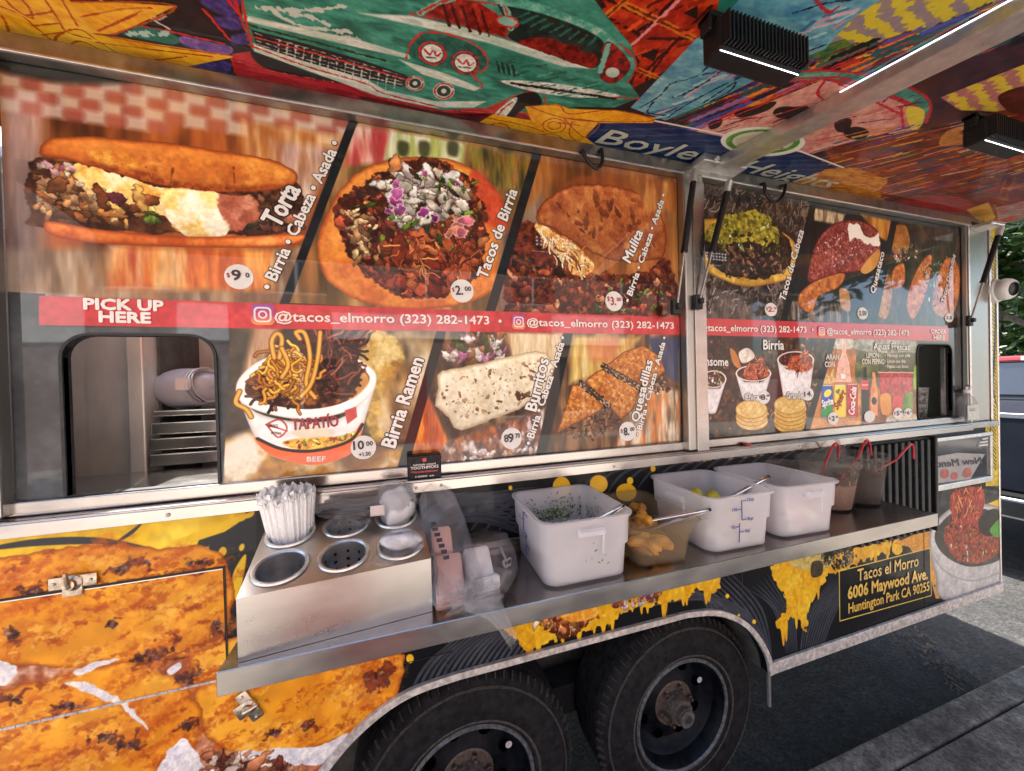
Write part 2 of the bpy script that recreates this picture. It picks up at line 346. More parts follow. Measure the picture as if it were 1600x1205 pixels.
# ------------------------------------------------------------------ printed menu, left window
def wall_ab(px, py):
    q = on_wall(px, py); return q.x, q.z
def streak_bg(cv, pts, cols, scale=60, st=(.6, 3.2), soft=2, contrast=1.15, smooth=False):
    cv.shape(pts, cols, scale=scale, st=st, oct=3, smooth=smooth, soft=soft, contrast=contrast)
MEAT = ['7a3520', '96482a', '5a2416', 'b4643a', '43190f', 'a3502c', '8a3c22']
GREEN = ['4f6b1e', '6f8a2a', '35501a', '8aa23a']
def paint_left():
    cv = Canvas(wall_ab, -.86, .99, 1.42, 2.45, 760, '2a211c', 11)
    # --- torta panel
    P1 = [(-5, 85), (566, 190), (442, 480), (-5, 470)]
    streak_bg(cv, P1, ['3c2418', '7a4726', 'a85f28', 'b8702f', '8c5026'], 70)
    streak_bg(cv, [(0, 140), (70, 150), (60, 460), (0, 465)], ['8d7468', 'b29488', '6a5a5a', 'a08a86'], 60, soft=26)
    for j in range(4):
        for i in range(17):
            x = 8+33*i+(8 if j % 2 else 0); y = 108+.168*33*i+19*j-.25*i*j
            if j == 3 and i > 7: continue
            c = ['a8645a', 'd2c6bc'][(i+j) % 2]
            cv.shape([(x-17, y-12), (x+18, y-6), (x+18, y+13), (x-17, y+8)], [c, c], smooth=False, soft=10, alpha=.7)
    cv.shape([(-5, 80), (60, 95), (130, 112), (200, 128), (110, 132), (40, 122), (-5, 108)], ['1d1c1a', '2c2a26'], soft=14)
    streak_bg(cv, [(380, 190), (540, 215), (470, 300), (390, 260)], ['a8672c', 'c98a48', 'd9b48a', '9c5a2a'], 50, soft=30)
    streak_bg(cv, [(420, 220), (520, 230), (470, 350), (440, 300)], ['b9968a', 'd9c4b4', '9a6a4a'], 40, soft=24)
    streak_bg(cv, [(0, 390), (470, 388), (440, 478), (0, 468)], ['6d5844', '8a6a4c', 'a89a88', '7d6250'], 46, soft=18)
    streak_bg(cv, [(170, 385), (430, 392), (430, 455), (170, 452)], ['b35a20', 'd07a2e', 'e09a50', 'a04a1c', 'c8a070'], 36, soft=16)
    cv.shape([(20, 280), (60, 270), (70, 400), (10, 470)], ['4a4a4c', '6a5a58'], soft=30, alpha=.5)
    # filling
    cv.shape([(48, 262), (110, 250), (300, 285), (462, 285), (462, 350), (420, 368), (80, 356), (46, 330)], ['2a1810', '54301c', '3a2016', '6d4426'], scale=16, warp=5, soft=3)
    cv.bits([(50, 262), (130, 262), (180, 345), (90, 352), (48, 320)], 46, (6, 15), ['8a5a34', 'b98a5a', '6a4428', 'c9a878', 'd8c0a0', '7a6a3a', 'a07850', 'b08a68'])
    cv.bits([(60, 258), (110, 255), (115, 268), (64, 272)], 6, (5, 9), ['a04a70', 'c8a0a8', 'd8c0b8'])
    cv.bits([(380, 295), (462, 290), (460, 345), (400, 365)], 34, (7, 18), ['5a3824', '7a5034', '4a3020', '8a5a44', '3a3a22'])
    cv.shape([(110, 255), (180, 270), (250, 292), (330, 300), (345, 312), (330, 335), (352, 350), (335, 366), (305, 372), (280, 362), (262, 345), (240, 330), (205, 322), (170, 308), (130, 285)], ['c98a34', 'e8c878', 'f6ecc8', 'e0b860', 'f2e2b0', 'c08030'], scale=26, warp=6, soft=2, light=.15, contrast=1.4)
    cv.bits([(150, 300), (230, 310), (250, 350), (170, 352)], 20, (5, 14), ['8a5028', 'b87c40', '8a4450', 'd8a860', 'c89a58', '6a4424', 'e0c890'])
    cv.bits([(225, 330), (265, 340), (262, 360), (228, 358)], 8, (4, 10), ['6a8034', 'c8c890', '46581e'])
    cv.shape([(262, 300), (330, 302), (350, 330), (366, 348), (345, 372), (300, 374), (272, 352), (258, 330)], ['e6c884', 'f8f0d6', 'fdf8e8', 'e2b864'], scale=30, warp=5, soft=3, light=.2)
    cv.shape([(340, 308), (395, 312), (400, 345), (360, 358)], ['a8624a', 'c88a70', '8a4a34'], scale=20, warp=5, soft=4)
    # buns
    cv.shape([(60, 236), (74, 219), (130, 215), (230, 221), (330, 235), (420, 250), (456, 266), (466, 280), (455, 292), (410, 299), (340, 300), (280, 294), (220, 282), (160, 266), (100, 250), (66, 246)], ['b0601e', 'cc7c2c', 'e09a44', 'c4722a', 'a4561a'], scale=34, oct=5, light=.16, rim='7a3510', rimw=9, warp=1.5)
    cv.shape([(90, 224), (200, 226), (340, 246), (430, 262), (400, 262), (260, 242), (140, 234)], ['e8a850', 'd89040'], soft=14, alpha=.5)
    cv.shape([(130, 250), (200, 262), (280, 284), (360, 291), (430, 290), (380, 300), (290, 296), (200, 277)], ['8a3f12', 'b8661e', '6e300e'], scale=8, soft=7, alpha=.8)
    cv.shape([(140, 238), (190, 240), (215, 262), (180, 262), (150, 252)], ['e8b040', 'f0c860', 'c87820'], scale=8, soft=8, alpha=.75)
    for a in ([(228, 262), (236, 282)], [(270, 262), (266, 286)], [(365, 262), (366, 296)]): cv.line(a, 2, '6e300e', chalk=3, alpha=.8)
    cv.shape([(68, 350), (84, 347), (160, 360), (270, 370), (380, 370), (468, 366), (474, 376), (440, 386), (340, 388), (220, 385), (120, 378), (76, 366)], ['c06420', 'd87c34', 'e89850', 'b85818'], scale=30, light=.2, rim='8a3c10', rimw=8)
    # --- birria taco panel
    P2 = [(562, 190), (846, 244), (772, 490), (446, 474)]
    streak_bg(cv, P2, ['4a3a22', '7a5a34', '9a6a3a', 'b08a5a', '5c4a28'], 60)
    streak_bg(cv, [(548, 195), (615, 205), (600, 255), (540, 260)], ['a83a3a', 'c05048', 'd8c0b0'], 40, soft=14)
    streak_bg(cv, [(610, 205), (730, 225), (720, 262), (600, 250)], ['c8c8a0', 'a8b060', 'd8d8c0', '98a050'], 40, soft=10)
    for x in (622, 655, 700): cv.shape([(x, 222), (x+16, 225), (x+14, 245), (x, 242)], ['2c2c18', '3c3c20'], soft=8, alpha=.8)
    streak_bg(cv, [(725, 225), (840, 248), (815, 300), (740, 290)], ['6a5a28', '8a7a34', '9a6a3a', '3a3a1c'], 30, soft=12)
    cv.shape([(495, 385), (505, 345), (530, 300), (562, 268), (610, 250), (680, 246), (735, 262), (775, 300), (793, 350), (795, 400), (778, 448), (730, 474), (660, 484), (590, 480), (530, 455), (502, 425)], ['b8641e', 'd0802c', 'dc9440', 'c8742a'], scale=40, light=.08, rim='8a4214', rimw=10, warp=2)
    cv.shape([(740, 265), (780, 305), (795, 360), (760, 350), (735, 310)], ['b03a1c', 'c84a24', 'a43418'], soft=10, alpha=.8)
    taco = [(525, 320), (570, 285), (620, 255), (690, 252), (745, 300), (760, 370), (745, 430), (690, 460), (620, 462), (560, 420), (535, 370)]
    cv.shape(taco, ['3a1a10', '5a2a18', '7a3c20', '2c120c'], scale=14, warp=9, soft=4)
    cv.bits(taco, 240, (5, 17), MEAT+['6a3a1c', 'b07444', '3a2a18', '8a5a34'])
    cv.bits([(525, 330), (575, 330), (610, 400), (560, 410)], 40, (4, 10), ['c8a078', 'd8b88a', '8a6a44', 'a07a54'])
    cv.bits([(600, 380), (700, 360), (750, 400), (720, 455), (630, 455)], 70, (10, 26), ['9a4c28', 'a85a30', '86401f', '743018', 'b06838'])
    cv.strands([(600, 380), (700, 360), (750, 400), (720, 455), (630, 455)], 60, 26, 3, ['b46a3c', '8a4424', 'c8884c', '5a2816'])
    on = [(592, 290), (620, 268), (700, 268), (735, 300), (720, 330), (640, 360), (600, 335)]
    cv.bits(on, 64, (10, 20), ['d8d2c6', 'c4bcb0', 'e6e2d8', 'c8bcb8', 'd4cec0', 'bcb09e'], aspect=(1, 1.8), rim='4a3830', corners=4)
    cv.bits(on, 9, (8, 13), ['8a3478', 'a0508c'], rim='d8ccd0', corners=4, aspect=(1, 1.3))
    cv.bits(on, 8, (4, 9), ['2c2418', '4a3424', '55702a'])
    cv.bits([(540, 300), (740, 260), (760, 400), (600, 380)], 34, (3, 8), GREEN)
    cv.bits([(610, 300), (640, 296), (640, 330), (615, 335)], 3, (15, 20), ['98387c', 'b4609a'], rim='ece0e8', corners=4, aspect=(1, 1.2))
    cv.bits([(680, 365), (735, 340), (740, 370), (690, 385)], 4, (11, 17), ['a04460', 'c07858', 'b06070'], rim='d8c4c0', corners=4)
    # --- mulita panel
    P3 = [(844, 243), (1062, 280), (1062, 500), (766, 488)]
    streak_bg(cv, P3, ['5a3a22', '8a5428', 'a8682c', '7a4a24', 'b07a3c'], 60)
    streak_bg(cv, [(780, 370), (850, 300), (850, 480), (775, 486)], ['7a6458', '94806c', '5a4438'], 50, soft=20)
    cv.shape([(800, 380), (835, 350), (905, 420), (1000, 430), (1040, 400), (1055, 485), (960, 495), (800, 488)], ['3a140c', '5a2414', '7a3418', '8a4a20', '2a0e08'], scale=12, warp=7, soft=6)
    cv.bits([(800, 390), (900, 430), (1050, 430), (1050, 495), (790, 488)], 210, (4, 15), ['6a2c1a', '84402a', '9a5436', '42180f', '7a4426', '5a3018', 'a8785a', '3a1a14'])
    cv.shape([(838, 345), (848, 318), (880, 296), (930, 288), (990, 300), (1035, 340), (1040, 395), (1015, 408), (960, 408), (905, 385), (870, 362)], ['8a4a22', 'a0602e', 'b0743c', '985628', '7a3c1a', 'bc8448'], scale=22, light=.18, rim='6a2c10', rimw=9, warp=3)
    cv.bits([(860, 310), (1000, 310), (1030, 390), (900, 370)], 26, (4, 13), ['5a2a14', '6a3418', '4a2010'], rim='6a3418', alpha=.6)
    cv.shape([(836, 350), (870, 366), (905, 388), (930, 420), (900, 430), (870, 400), (846, 372)], ['c8883c', 'e8c888', 'f0dca8', 'b06a2c'], scale=9, warp=5, soft=3)
    cv.strands([(838, 352), (905, 392), (930, 430), (860, 400)], 60, 26, 3, ['e8d0a0', 'd8a860', 'b06c30', '8a4a20', 'f4e6c4'], ang=-1.0)
    streak_bg(cv, [(990, 280), (1060, 285), (1060, 330), (1010, 330)], ['a8682c', 'c08a4a', '8a5428'], 40, soft=16)
    cv.bits([(940, 430), (1040, 440), (1040, 490), (930, 490)], 30, (3, 8), GREEN+['a83a2a'])
    cv.shape([(880, 292), (930, 286), (985, 296), (970, 280), (910, 276)], ['9a5420', '7a4018'], soft=8, alpha=.6)
    # --- black slanted dividers
    for a, b in (((553, 192), (444, 476)), ((840, 243), (766, 488))): cv.shape([(a[0]-7, a[1]-6), (a[0]+7, a[1]-4), (b[0]+6, b[1]+4), (b[0]-9, b[1]+3)], ['16181c', '22262c'], smooth=False, soft=1.5)
    # --- lower row: ramen
    P4 = [(345, 512), (696, 512), (628, 745), (345, 775)]
    cv.shape(P4, ['4a463e', '5c564a', '3c3832'], scale=70, smooth=False, soft=1.5)
    streak_bg(cv, [(395, 512), (440, 512), (400, 590), (372, 620)], ['a8886c', 'c0a488', '8a6a50'], 40, soft=12)
    streak_bg(cv, [(560, 515), (690, 515), (640, 690), (590, 690), (575, 600)], ['6a5a40', '8a7450', 'c8b48c', '4a4034', 'b89a5c', 'd0c4ac'], 60, soft=16, st=(.8, 1.4))
    cv.shape([(560, 520), (620, 530), (630, 570), (600, 600), (590, 650), (600, 690), (575, 690), (570, 640)], ['d8b860', 'c09a48', 'e8d490', '8a6a34'], scale=24, soft=10, warp=8, alpha=.8)
    streak_bg(cv, [(345, 690), (400, 670), (430, 720), (630, 700), (625, 745), (345, 775)], ['d8cbb4', 'b88a44', 'e4dac8', 'a8782c', '8a5a24'], 34, st=(1, 1), soft=16)
    cv.shape([(345, 700), (390, 680), (400, 705), (345, 735)], ['e6ddcc', 'd6c8b0'], soft=12)
    cv.shape([(520, 690), (590, 690), (600, 720), (540, 740)], ['5a3c24', '7a5430'], soft=22, alpha=.8)
    # bowl
    cv.shape([(370, 612), (376, 630), (392, 672), (412, 704), (440, 719), (490, 727), (530, 718), (556, 700), (572, 650), (585, 596), (540, 650), (470, 660), (400, 645)], ['e6e4e2', 'f4f2f0', 'dcdad8'], scale=80, soft=1.5, light=.05, rim='b8b4b0', rimw=10)
    cv.shape([(368, 612), (376, 588), (410, 562), (470, 546), (540, 554), (578, 574), (588, 592), (578, 618), (540, 644), (480, 656), (420, 648), (380, 632)], ['efece8', 'fbf9f6'], soft=1.5, rim='c8bfb4', rimw=5)
    bowl = [(382, 610), (392, 588), (430, 565), (480, 556), (540, 562), (572, 582), (574, 600), (540, 628), (485, 640), (425, 634), (395, 624)]
    cv.shape(bowl, ['3a1e12', '5a2c18', 'a8703a', '2a140e'], scale=14, soft=2)
    cv.shape([(545, 575), (572, 584), (574, 602), (545, 624)], ['b07a40', 'c89458'], soft=5)
    heap = [(388, 608), (420, 560), (430, 520), (470, 512), (540, 514), (560, 560), (566, 600), (530, 630), (470, 640), (420, 628)]
    cv.shape([(470, 560), (475, 525), (510, 508), (540, 512), (562, 560), (560, 610), (510, 620)], ['2a1810', '4a2a1c', '1c100c', '6a3c28'], scale=10, warp=8, soft=3)
    cv.strands([(490, 520), (550, 520), (562, 600), (500, 620)], 120, 40, 4, ['5a3024', '7a4434', '3a1e16', '96604a', '2a1612'], ang=1.1)
    cv.strands([(400, 600), (440, 590), (480, 625), (420, 630)], 50, 26, 4, ['5a3424', '7a4c34', '3a2018'])
    cv.strands([(395, 600), (430, 548), (480, 560), (490, 615), (440, 620)], 110, 34, 5, ['c8902e', 'b87c28', 'd8a444', '9a641e', 'a87020'], curl=1.3)
    for a in ([(428, 560), (424, 535), (432, 522), (440, 530), (436, 560)], [(468, 530), (462, 520), (476, 522), (484, 560), (478, 600), (492, 622)], [(500, 520), (496, 560), (486, 600), (470, 620)], [(374, 612), (368, 630), (384, 640), (392, 652)], [(440, 545), (450, 570), (440, 590)]):
        cv.line(a, 10, '6a4214'); cv.line(a, 7, 'cc9434'); cv.line(a, 2.2, 'e8bc60', alpha=.7)
    # bowl print
    cv.shape([(398, 684), (440, 704), (490, 706), (540, 690), (566, 660), (556, 700), (530, 718), (490, 727), (440, 719), (412, 704)], ['e0682c', 'd45a24'], soft=1.5)
    cv.shape([(440, 692), (480, 684), (530, 682), (562, 672), (555, 686), (520, 700), (470, 704)], ['d8a030', 'e8c050', 'b8742a'], scale=8, soft=2)
    cv.bits([(445, 692), (555, 678), (540, 692), (470, 700)], 24, (2, 6), ['b03a24', '5a7a2c', 'e8c860'])
    cv.line([(402, 686), (440, 702), (490, 705), (545, 690), (566, 664)], 6, '2a1a16')
    cv.line([(416, 664), (436, 656), (448, 670), (434, 684), (416, 664)], 3, 'a83a34')
    cv.line([(415, 664), (448, 674)], 3, 'a83a34')
    cv.shape([(455, 676), (490, 668), (520, 672), (515, 682), (480, 686)], ['d8cdb0', 'c8b890'], soft=4, alpha=.7)
    cv.shape([(538, 642), (556, 636), (558, 652), (542, 664)], ['b04038', 'c86058'], smooth=False, soft=2)
    # --- burrito panel
    P5 = [(692, 512), (892, 520), (846, 712), (628, 745)]
    streak_bg(cv, P5, ['2a1e18', '4a3a2c', '6a523a', '8a6a48', '3a2c22'], 26, st=(.8, 1.6))
    cv.bits([(700, 520), (800, 522), (790, 560), (700, 572)], 60, (5, 14), ['e4dcdc', 'b86aa0', '3a4a24', 'd8c8cc', '9a6a4a'], rim='4a3c34', alpha=.75)
    streak_bg(cv, [(790, 520), (880, 522), (870, 570), (800, 560)], ['c8b490', 'd8c8a8', 'a08058'], 30, soft=10)
    streak_bg(cv, [(640, 720), (665, 610), (700, 690), (690, 730)], ['c8782c', 'd88a34', '9a4a1c', 'b85a24'], 24, soft=8)
    streak_bg(cv, [(700, 690), (850, 640), (846, 705), (660, 735)], ['3a2c2c', 'b06a34', 'd8d0cc', '7a4a34', '5a4444'], 16, soft=8, st=(1, 1.5))
    cv.bits([(700, 715), (840, 690), (830, 706), (690, 728)], 26, (4, 9), ['e8e0e0', 'd8d0d0', 'c8b8b0'], alpha=.7)
    cv.shape([(683, 586), (690, 580), (760, 566), (836, 548), (852, 552), (868, 570), (856, 610), (812, 640), (770, 655), (720, 674), (708, 668), (700, 652), (678, 634), (684, 608)], ['c8bca0', 'ded4be', 'e8e0cc', 'd4c8ae'], scale=40, light=.1, rim='9a8666', rimw=10, warp=1.5, smooth=False)
    cv.bits([(690, 590), (850, 556), (855, 600), (800, 640), (720, 665), (690, 630)], 46, (2, 6), ['8a6a48', '6a4a30', 'a08058', '5a3c28'], rim='a88c68', alpha=.85)
    cv.bits([(690, 590), (850, 556), (855, 600), (720, 665)], 130, (1.2, 2.6), ['9a8058', '7a5c3c'], rim='b89c78', alpha=.8)
    cv.bits([(808, 612), (822, 608), (824, 624), (810, 626)], 5, (5, 9), ['4a3020', '5a3c28'], rim='7a5a3c')
    # --- quesadilla panel
    P6 = [(888, 520), (1062, 524), (1062, 696), (842, 716)]
    streak_bg(cv, P6, ['3a2a1e', '5a4030', '8a6644', '4a3626', 'a0825a'], 34)
    streak_bg(cv, [(895, 525), (1000, 528), (960, 580), (890, 600)], ['c8b468', 'b89a54', 'd8c890', 'a87844'], 40, soft=16)
    cv.shape([(920, 535), (960, 530), (960, 560), (925, 565)], ['b8684a', 'c88a60'], soft=20, alpha=.7)
    streak_bg(cv, [(1010, 528), (1062, 528), (1060, 600), (1030, 580)], ['3a4460', '2c3450', '4a5068'], 40, soft=12)
    streak_bg(cv, [(1000, 600), (1062, 610), (1062, 690), (960, 700)], ['b8a890', 'c87a3c', 'd8ccb8', '8a5a34', '6a5a48'], 26, soft=14)
    for tri in ([(868, 681), (894, 602), (912, 602), (948, 634), (925, 650), (880, 672)], [(912, 598), (930, 582), (948, 574), (1000, 606), (990, 640), (970, 657), (948, 632)], [(946, 572), (975, 550), (1005, 540), (1030, 556), (1040, 580), (1010, 608)]):
        cv.shape(tri, ['a86c2c', 'c48a44', '96581f', 'd8a860', '8a4c1c'], scale=7, oct=3, smooth=False, soft=1.5, rim='5a3010', rimw=6, light=.1)
    for a in ([(908, 600), (950, 634)], [(944, 574), (1002, 608)]):
        cv.line(a, 16, '3a2c24', chalk=8); cv.line(a, 7, 'c8b8a0', chalk=9, alpha=.8); cv.line(a, 4, '4a3428', chalk=6)
    cv.bits([(880, 676), (950, 636), (968, 660), (930, 690)], 60, (3, 8), ['4a2e22', '6a4430', '8a6444', '2e1c16'])
    cv.bits([(1010, 600), (1040, 590), (1048, 612), (1020, 622)], 40, (3, 7), ['5a3a2c', '7a5a44', '3a241c', 'b89c80'])
    for a, b in (((692, 512), (626, 742)), ((888, 520), (846, 708))): cv.shape([(a[0]-7, a[1]-6), (a[0]+8, a[1]-4), (b[0]+7, b[1]+4), (b[0]-9, b[1]+3)], ['191b1e', '24282a'], smooth=False, soft=1.5)
    # --- red band, steel left field under it
    cv.shape([(-20, 455), (70, 460), (70, 512), (360, 512), (346, 800), (-20, 800)], ['3c4246', '4c5256', '33393d'], scale=60, smooth=False, soft=1.5)
    cv.shape([(60, 463), (1070, 497), (1070, 524), (60, 509)], ['b03038', 'bc3a3e', 'a82c34'], scale=60, smooth=False, soft=1.3)
    return cv
# ------------------------------------------------------------------ printed menu, right window
def ell(cx, cy, rx, ry, n=14, a0=0, rot=0):
    return [(cx+rx*math.cos(a0+6.283*i/n)*math.cos(rot)-ry*math.sin(a0+6.283*i/n)*math.sin(rot), cy+rx*math.cos(a0+6.283*i/n)*math.sin(rot)+ry*math.sin(a0+6.283*i/n)*math.cos(rot)) for i in range(n)]
def paint_right():
    cv = Canvas(wall_ab, 1.03, 2.76, 1.42, 2.45, 640, '1c1a18', 23)
    streak_bg(cv, [(1080, 280), (1275, 318), (1222, 505), (1080, 500)], ['1c1814', '3a302a', '5a4c44', '2a2420', '7a6a60'], 14, st=(1, 1.6))
    cv.strands([(1088, 285), (1270, 320), (1255, 370), (1090, 330)], 150, 24, 3, ['4a403a', '6a5c54', '2c2622', '8a7c70', '3a2c24'], ang=.9)
    cv.strands([(1088, 420), (1240, 450), (1225, 500), (1090, 495)], 170, 22, 3, ['5a4e48', '7a6c64', '2c2624', '8e8680', '4a3a34'], ang=1.2)
    tort = [(1086, 350), (1110, 342), (1150, 345), (1200, 352), (1238, 375), (1250, 405), (1236, 434), (1195, 446), (1160, 448), (1125, 436), (1098, 420), (1084, 400)]
    cv.shape(tort, ['b08a34', 'c8a048', 'd8b458', 'a87c2c'], scale=24, rim='7a5218', rimw=7, light=.1)
    cv.shape([(1100, 380), (1130, 350), (1200, 350), (1236, 385), (1225, 425), (1170, 436), (1120, 420)], ['2c201a', '4a382e', '1c1410'], scale=9, warp=5, soft=3)
    cv.bits([(1110, 385), (1225, 385), (1225, 425), (1140, 434)], 130, (3, 9), ['5a4438', '7a5c48', '3a2a22', '8a6c54', '4a3a34'])
    cv.shape([(1098, 372), (1112, 350), (1140, 334), (1175, 330), (1205, 342), (1220, 372), (1200, 382), (1160, 378), (1120, 384)], ['6a6420', '8c8428', 'a89c34', '4a4a18', 'b8a840'], scale=9, warp=6, soft=2, contrast=1.4)
    cv.bits([(1110, 350), (1210, 345), (1220, 400), (1120, 390)], 44, (3, 8), ['7a8a30', '9aa440', 'c8c878', '4a6020', 'e4e4d8', '3a3018'])
    # quesataco
    streak_bg(cv, [(1272, 318), (1400, 342), (1364, 510), (1222, 502)], ['1a1c1c', '2c2c2a', '3c342c', '141414'], 40)
    streak_bg(cv, [(1270, 325), (1320, 335), (1315, 352), (1272, 345)], ['b8a888', 'd8c8a8', '6a5a44'], 18, soft=8)
    streak_bg(cv, [(1345, 335), (1396, 346), (1390, 380), (1372, 370)], ['b87c2c', 'c8923c', '7a4a1c'], 24, soft=8)
    streak_bg(cv, [(1225, 470), (1370, 478), (1364, 508), (1222, 500)], ['4a4038', '6a5c50', '8a7c70', '2c2824'], 14, soft=6)
    cv.shape([(1248, 478), (1252, 455), (1290, 430), (1320, 428), (1310, 450), (1280, 464), (1268, 490)], ['b06c2c', 'c88a44', '8a4a1c'], scale=12, rim='5a2c10', rimw=6)
    cv.shape([(1262, 440), (1268, 400), (1282, 368), (1304, 350), (1332, 344), (1364, 354), (1376, 376), (1372, 402), (1350, 422), (1310, 428), (1284, 436)], ['74302c', '944842', '80382e', 'a8685c', '5c241e'], scale=7, oct=3, rim='4a1818', rimw=6, contrast=1.4)
    cv.bits([(1270, 390), (1340, 350), (1370, 390), (1300, 425)], 230, (1.5, 5), ['d8b0a8', 'e4c8c0', 'b87474', 'c89490', '9a4a48', '7a2c2c'], rim='8a4040', alpha=.8)
    cv.shape([(1326, 352), (1340, 352), (1350, 368), (1366, 372), (1372, 362), (1374, 384), (1356, 382), (1338, 372), (1328, 376)], ['e8e0d4', 'f2ece0'], warp=4, soft=2)
    cv.shape([(1345, 420), (1372, 390), (1374, 410), (1355, 428)], ['b8803c', 'c89850'], soft=3)
    cv.shape([(1318, 442), (1352, 440), (1366, 470), (1360, 500), (1332, 504), (1322, 470)], ['1c242a', '2c363c', '141a1e'], scale=14, soft=5)
    cv.shape([(1312, 452), (1326, 456), (1328, 486), (1314, 480)], ['a0784a', 'b88c5c'], soft=5)
    # tacos dorados
    streak_bg(cv, [(1398, 345), (1500, 362), (1500, 512), (1362, 508)], ['22201a', '3c3628', '5a4a30', '2c281e'], 24, st=(.7, 2))
    cv.shape([(1392, 358), (1415, 354), (1420, 388), (1396, 396)], ['b07a30', 'c08a3c', '8a5a20'], soft=5)
    for q in ([(1374, 430), (1392, 432), (1394, 470), (1384, 500), (1370, 490), (1368, 455)],):
        cv.shape(q, ['9a6a34', 'b08448', '7a4e24'], scale=12, rim='4a2c14', rimw=6)
    for q in ([(1416, 478), (1424, 440), (1442, 406), (1456, 400), (1452, 440), (1440, 478), (1426, 500)], [(1392, 448), (1396, 420), (1412, 412), (1414, 440), (1404, 452)], [(1456, 480), (1462, 440), (1478, 404), (1496, 412), (1500, 450), (1490, 490), (1470, 496)]):
        cv.shape(q, ['a4602c', 'bc7638', '8a481e', 'cc8a48'], scale=12, rim='5a2c10', rimw=6, light=.12)
    cv.bits([(1440, 400), (1480, 402), (1462, 500), (1444, 498)], 80, (2.5, 6), ['3a4a24', '5a6a38', '2c3420', '8a9a68', 'b8b8a0'])
    cv.bits([(1396, 386), (1430, 384), (1436, 404), (1398, 412)], 50, (2.5, 6), ['d8ccc8', 'b87a70', '4a7a3c', 'c8a8a0', '3a6a34'])
    for a, b in (((1271, 318), (1224, 505)), ((1397, 345), (1364, 510))): cv.shape([(a[0]-4, a[1]-4), (a[0]+6, a[1]-3), (b[0]+4, b[1]+4), (b[0]-7, b[1]+3)], ['141618', '1e2224'], smooth=False)
    # consome / birria cups
    streak_bg(cv, [(1085, 520), (1305, 526), (1256, 690), (1085, 700)], ['2a1a12', '4a3020', '1c120e', '6a4428', '3a2418'], 14, st=(1, 1.1))
    cv.bits([(1090, 525), (1295, 530), (1260, 660), (1090, 680)], 260, (2, 7), ['5a3820', '7a5030', '3a2416', '8a6038', '24180f', 'a87a44'], alpha=.8)
    cv.bits([(1205, 600), (1222, 610), (1222, 668), (1196, 668)], 60, (1.5, 4), ['a8844c', 'c8a464', '7a5a30', '5a2c1c'])
    cv.shape([(1194, 590), (1222, 580), (1224, 640), (1204, 640)], ['4a1a18', '5c2420'], soft=6)
    cv.shape([(1150, 530), (1172, 526), (1190, 540), (1180, 552), (1156, 548)], ['14110e', '241e18'], scale=6, soft=4, warp=3)
    cv.shape([(1154, 552), (1166, 544), (1176, 550), (1178, 560), (1160, 568)], ['d8d4cc', 'e8e4dc', 'b8b0a4'], soft=2)
    cv.shape([(1140, 545), (1150, 552), (1158, 576), (1146, 570)], ['a0682c', 'b87c38'], soft=3)
    def cup(cx, cy, rx, ry, bx0, bx1, by, fill, nb):
        cv.shape([(cx-rx, cy), (cx-rx*.5, cy+ry), (cx, cy+ry*1.05), (cx+rx*.5, cy+ry), (cx+rx, cy), (bx1, by-3), (bx1-3, by), (bx0+3, by+.5), (bx0, by-3)], ['d4d2d6', 'e6e4e8', 'ccc8cc'], scale=30, smooth=False, rim='a8a4a8', rimw=6)
        cv.shape(ell(cx, cy, rx, ry), ['e8e4e4', 'dcd4d0'], rim='b89c88', rimw=3)
        cv.shape(ell(cx, cy, rx-2.4, ry-2), ['4a2014', '6a3420', '3a160e'], scale=7)
        cv.bits(ell(cx, cy, rx-5, ry-4), nb, (2, 5), fill)
    cup(1115, 593, 20, 14, 1106, 1119, 647, ['8a3a2c', 'c8b8a8', '5a8a34', '6a2c20', 'e0d4c8'], 50)
    cup(1177, 584, 28, 13, 1160, 1194, 626, ['b4562a', 'c86a34', '8a3a1c', '5a2814'], 20)
    cup(1243, 563, 29, 14, 1224, 1264, 626, ['b4562a', '9a4420', '8a3a1c', '5a2814'], 20)
    for (cx, cy) in ((1181, 574), (1250, 562)):
        hp = [(cx-20, cy+14), (cx-14, cy-2), (cx-2, cy-6), (cx+8, cy-16), (cx+14, cy-4), (cx+20, cy+12), (cx, cy+20)]
        cv.shape(hp, ['8a3c1c', 'b4582a', 'c87038', '7a2e16'], scale=6, warp=3); cv.strands(hp, 60, 12, 2, ['d07a48', 'c86434', 'e09468', '9a4420', '6a2812'])
    for cx, cy, k in ((1174, 640, 3), (1234, 633, 5)):
        for i in range(k, -1, -1): cv.shape(ell(cx+(i % 2), cy+i*6, 25, 15), ['c8a460', 'd8b878', 'b8904c'], scale=10, rim='7a5428', rimw=3)
        cv.shape(ell(cx, cy, 24.5, 14.5), ['ccac6c', 'dcc084', 'c09c5c'], scale=14, rim='a07c44', rimw=3)
        for t in (-9, 0, 9): cv.line([(cx+t-8, cy+11), (cx+t+10, cy-11)], 1.6, 'a8844c', alpha=.6)
        cv.line([(cx-18, cy-2), (cx+14, cy+9)], 1.6, 'a8844c', alpha=.5)
    # drinks
    streak_bg(cv, [(1302, 526), (1440, 532), (1436, 668), (1256, 690)], ['5a3a1c', '8a5a28', 'a8743c', '6a4420'], 30, st=(1, 1.4))
    cv.shape([(1305, 528), (1332, 530), (1337, 548), (1338, 600), (1292, 600), (1300, 548)], ['a8682c', 'b87c3c', '8a5224'], soft=3, scale=20)
    cv.shape([(1304, 528), (1330, 529), (1331, 545), (1302, 544)], ['b8b0a0', '8a8478', 'd0c8bc'], scale=8, soft=2)
    cv.shape([(1344, 531), (1372, 532), (1385, 552), (1386, 600), (1340, 600), (1338, 555)], ['5a5a28', '76783a', '44461e'], soft=3, scale=16)
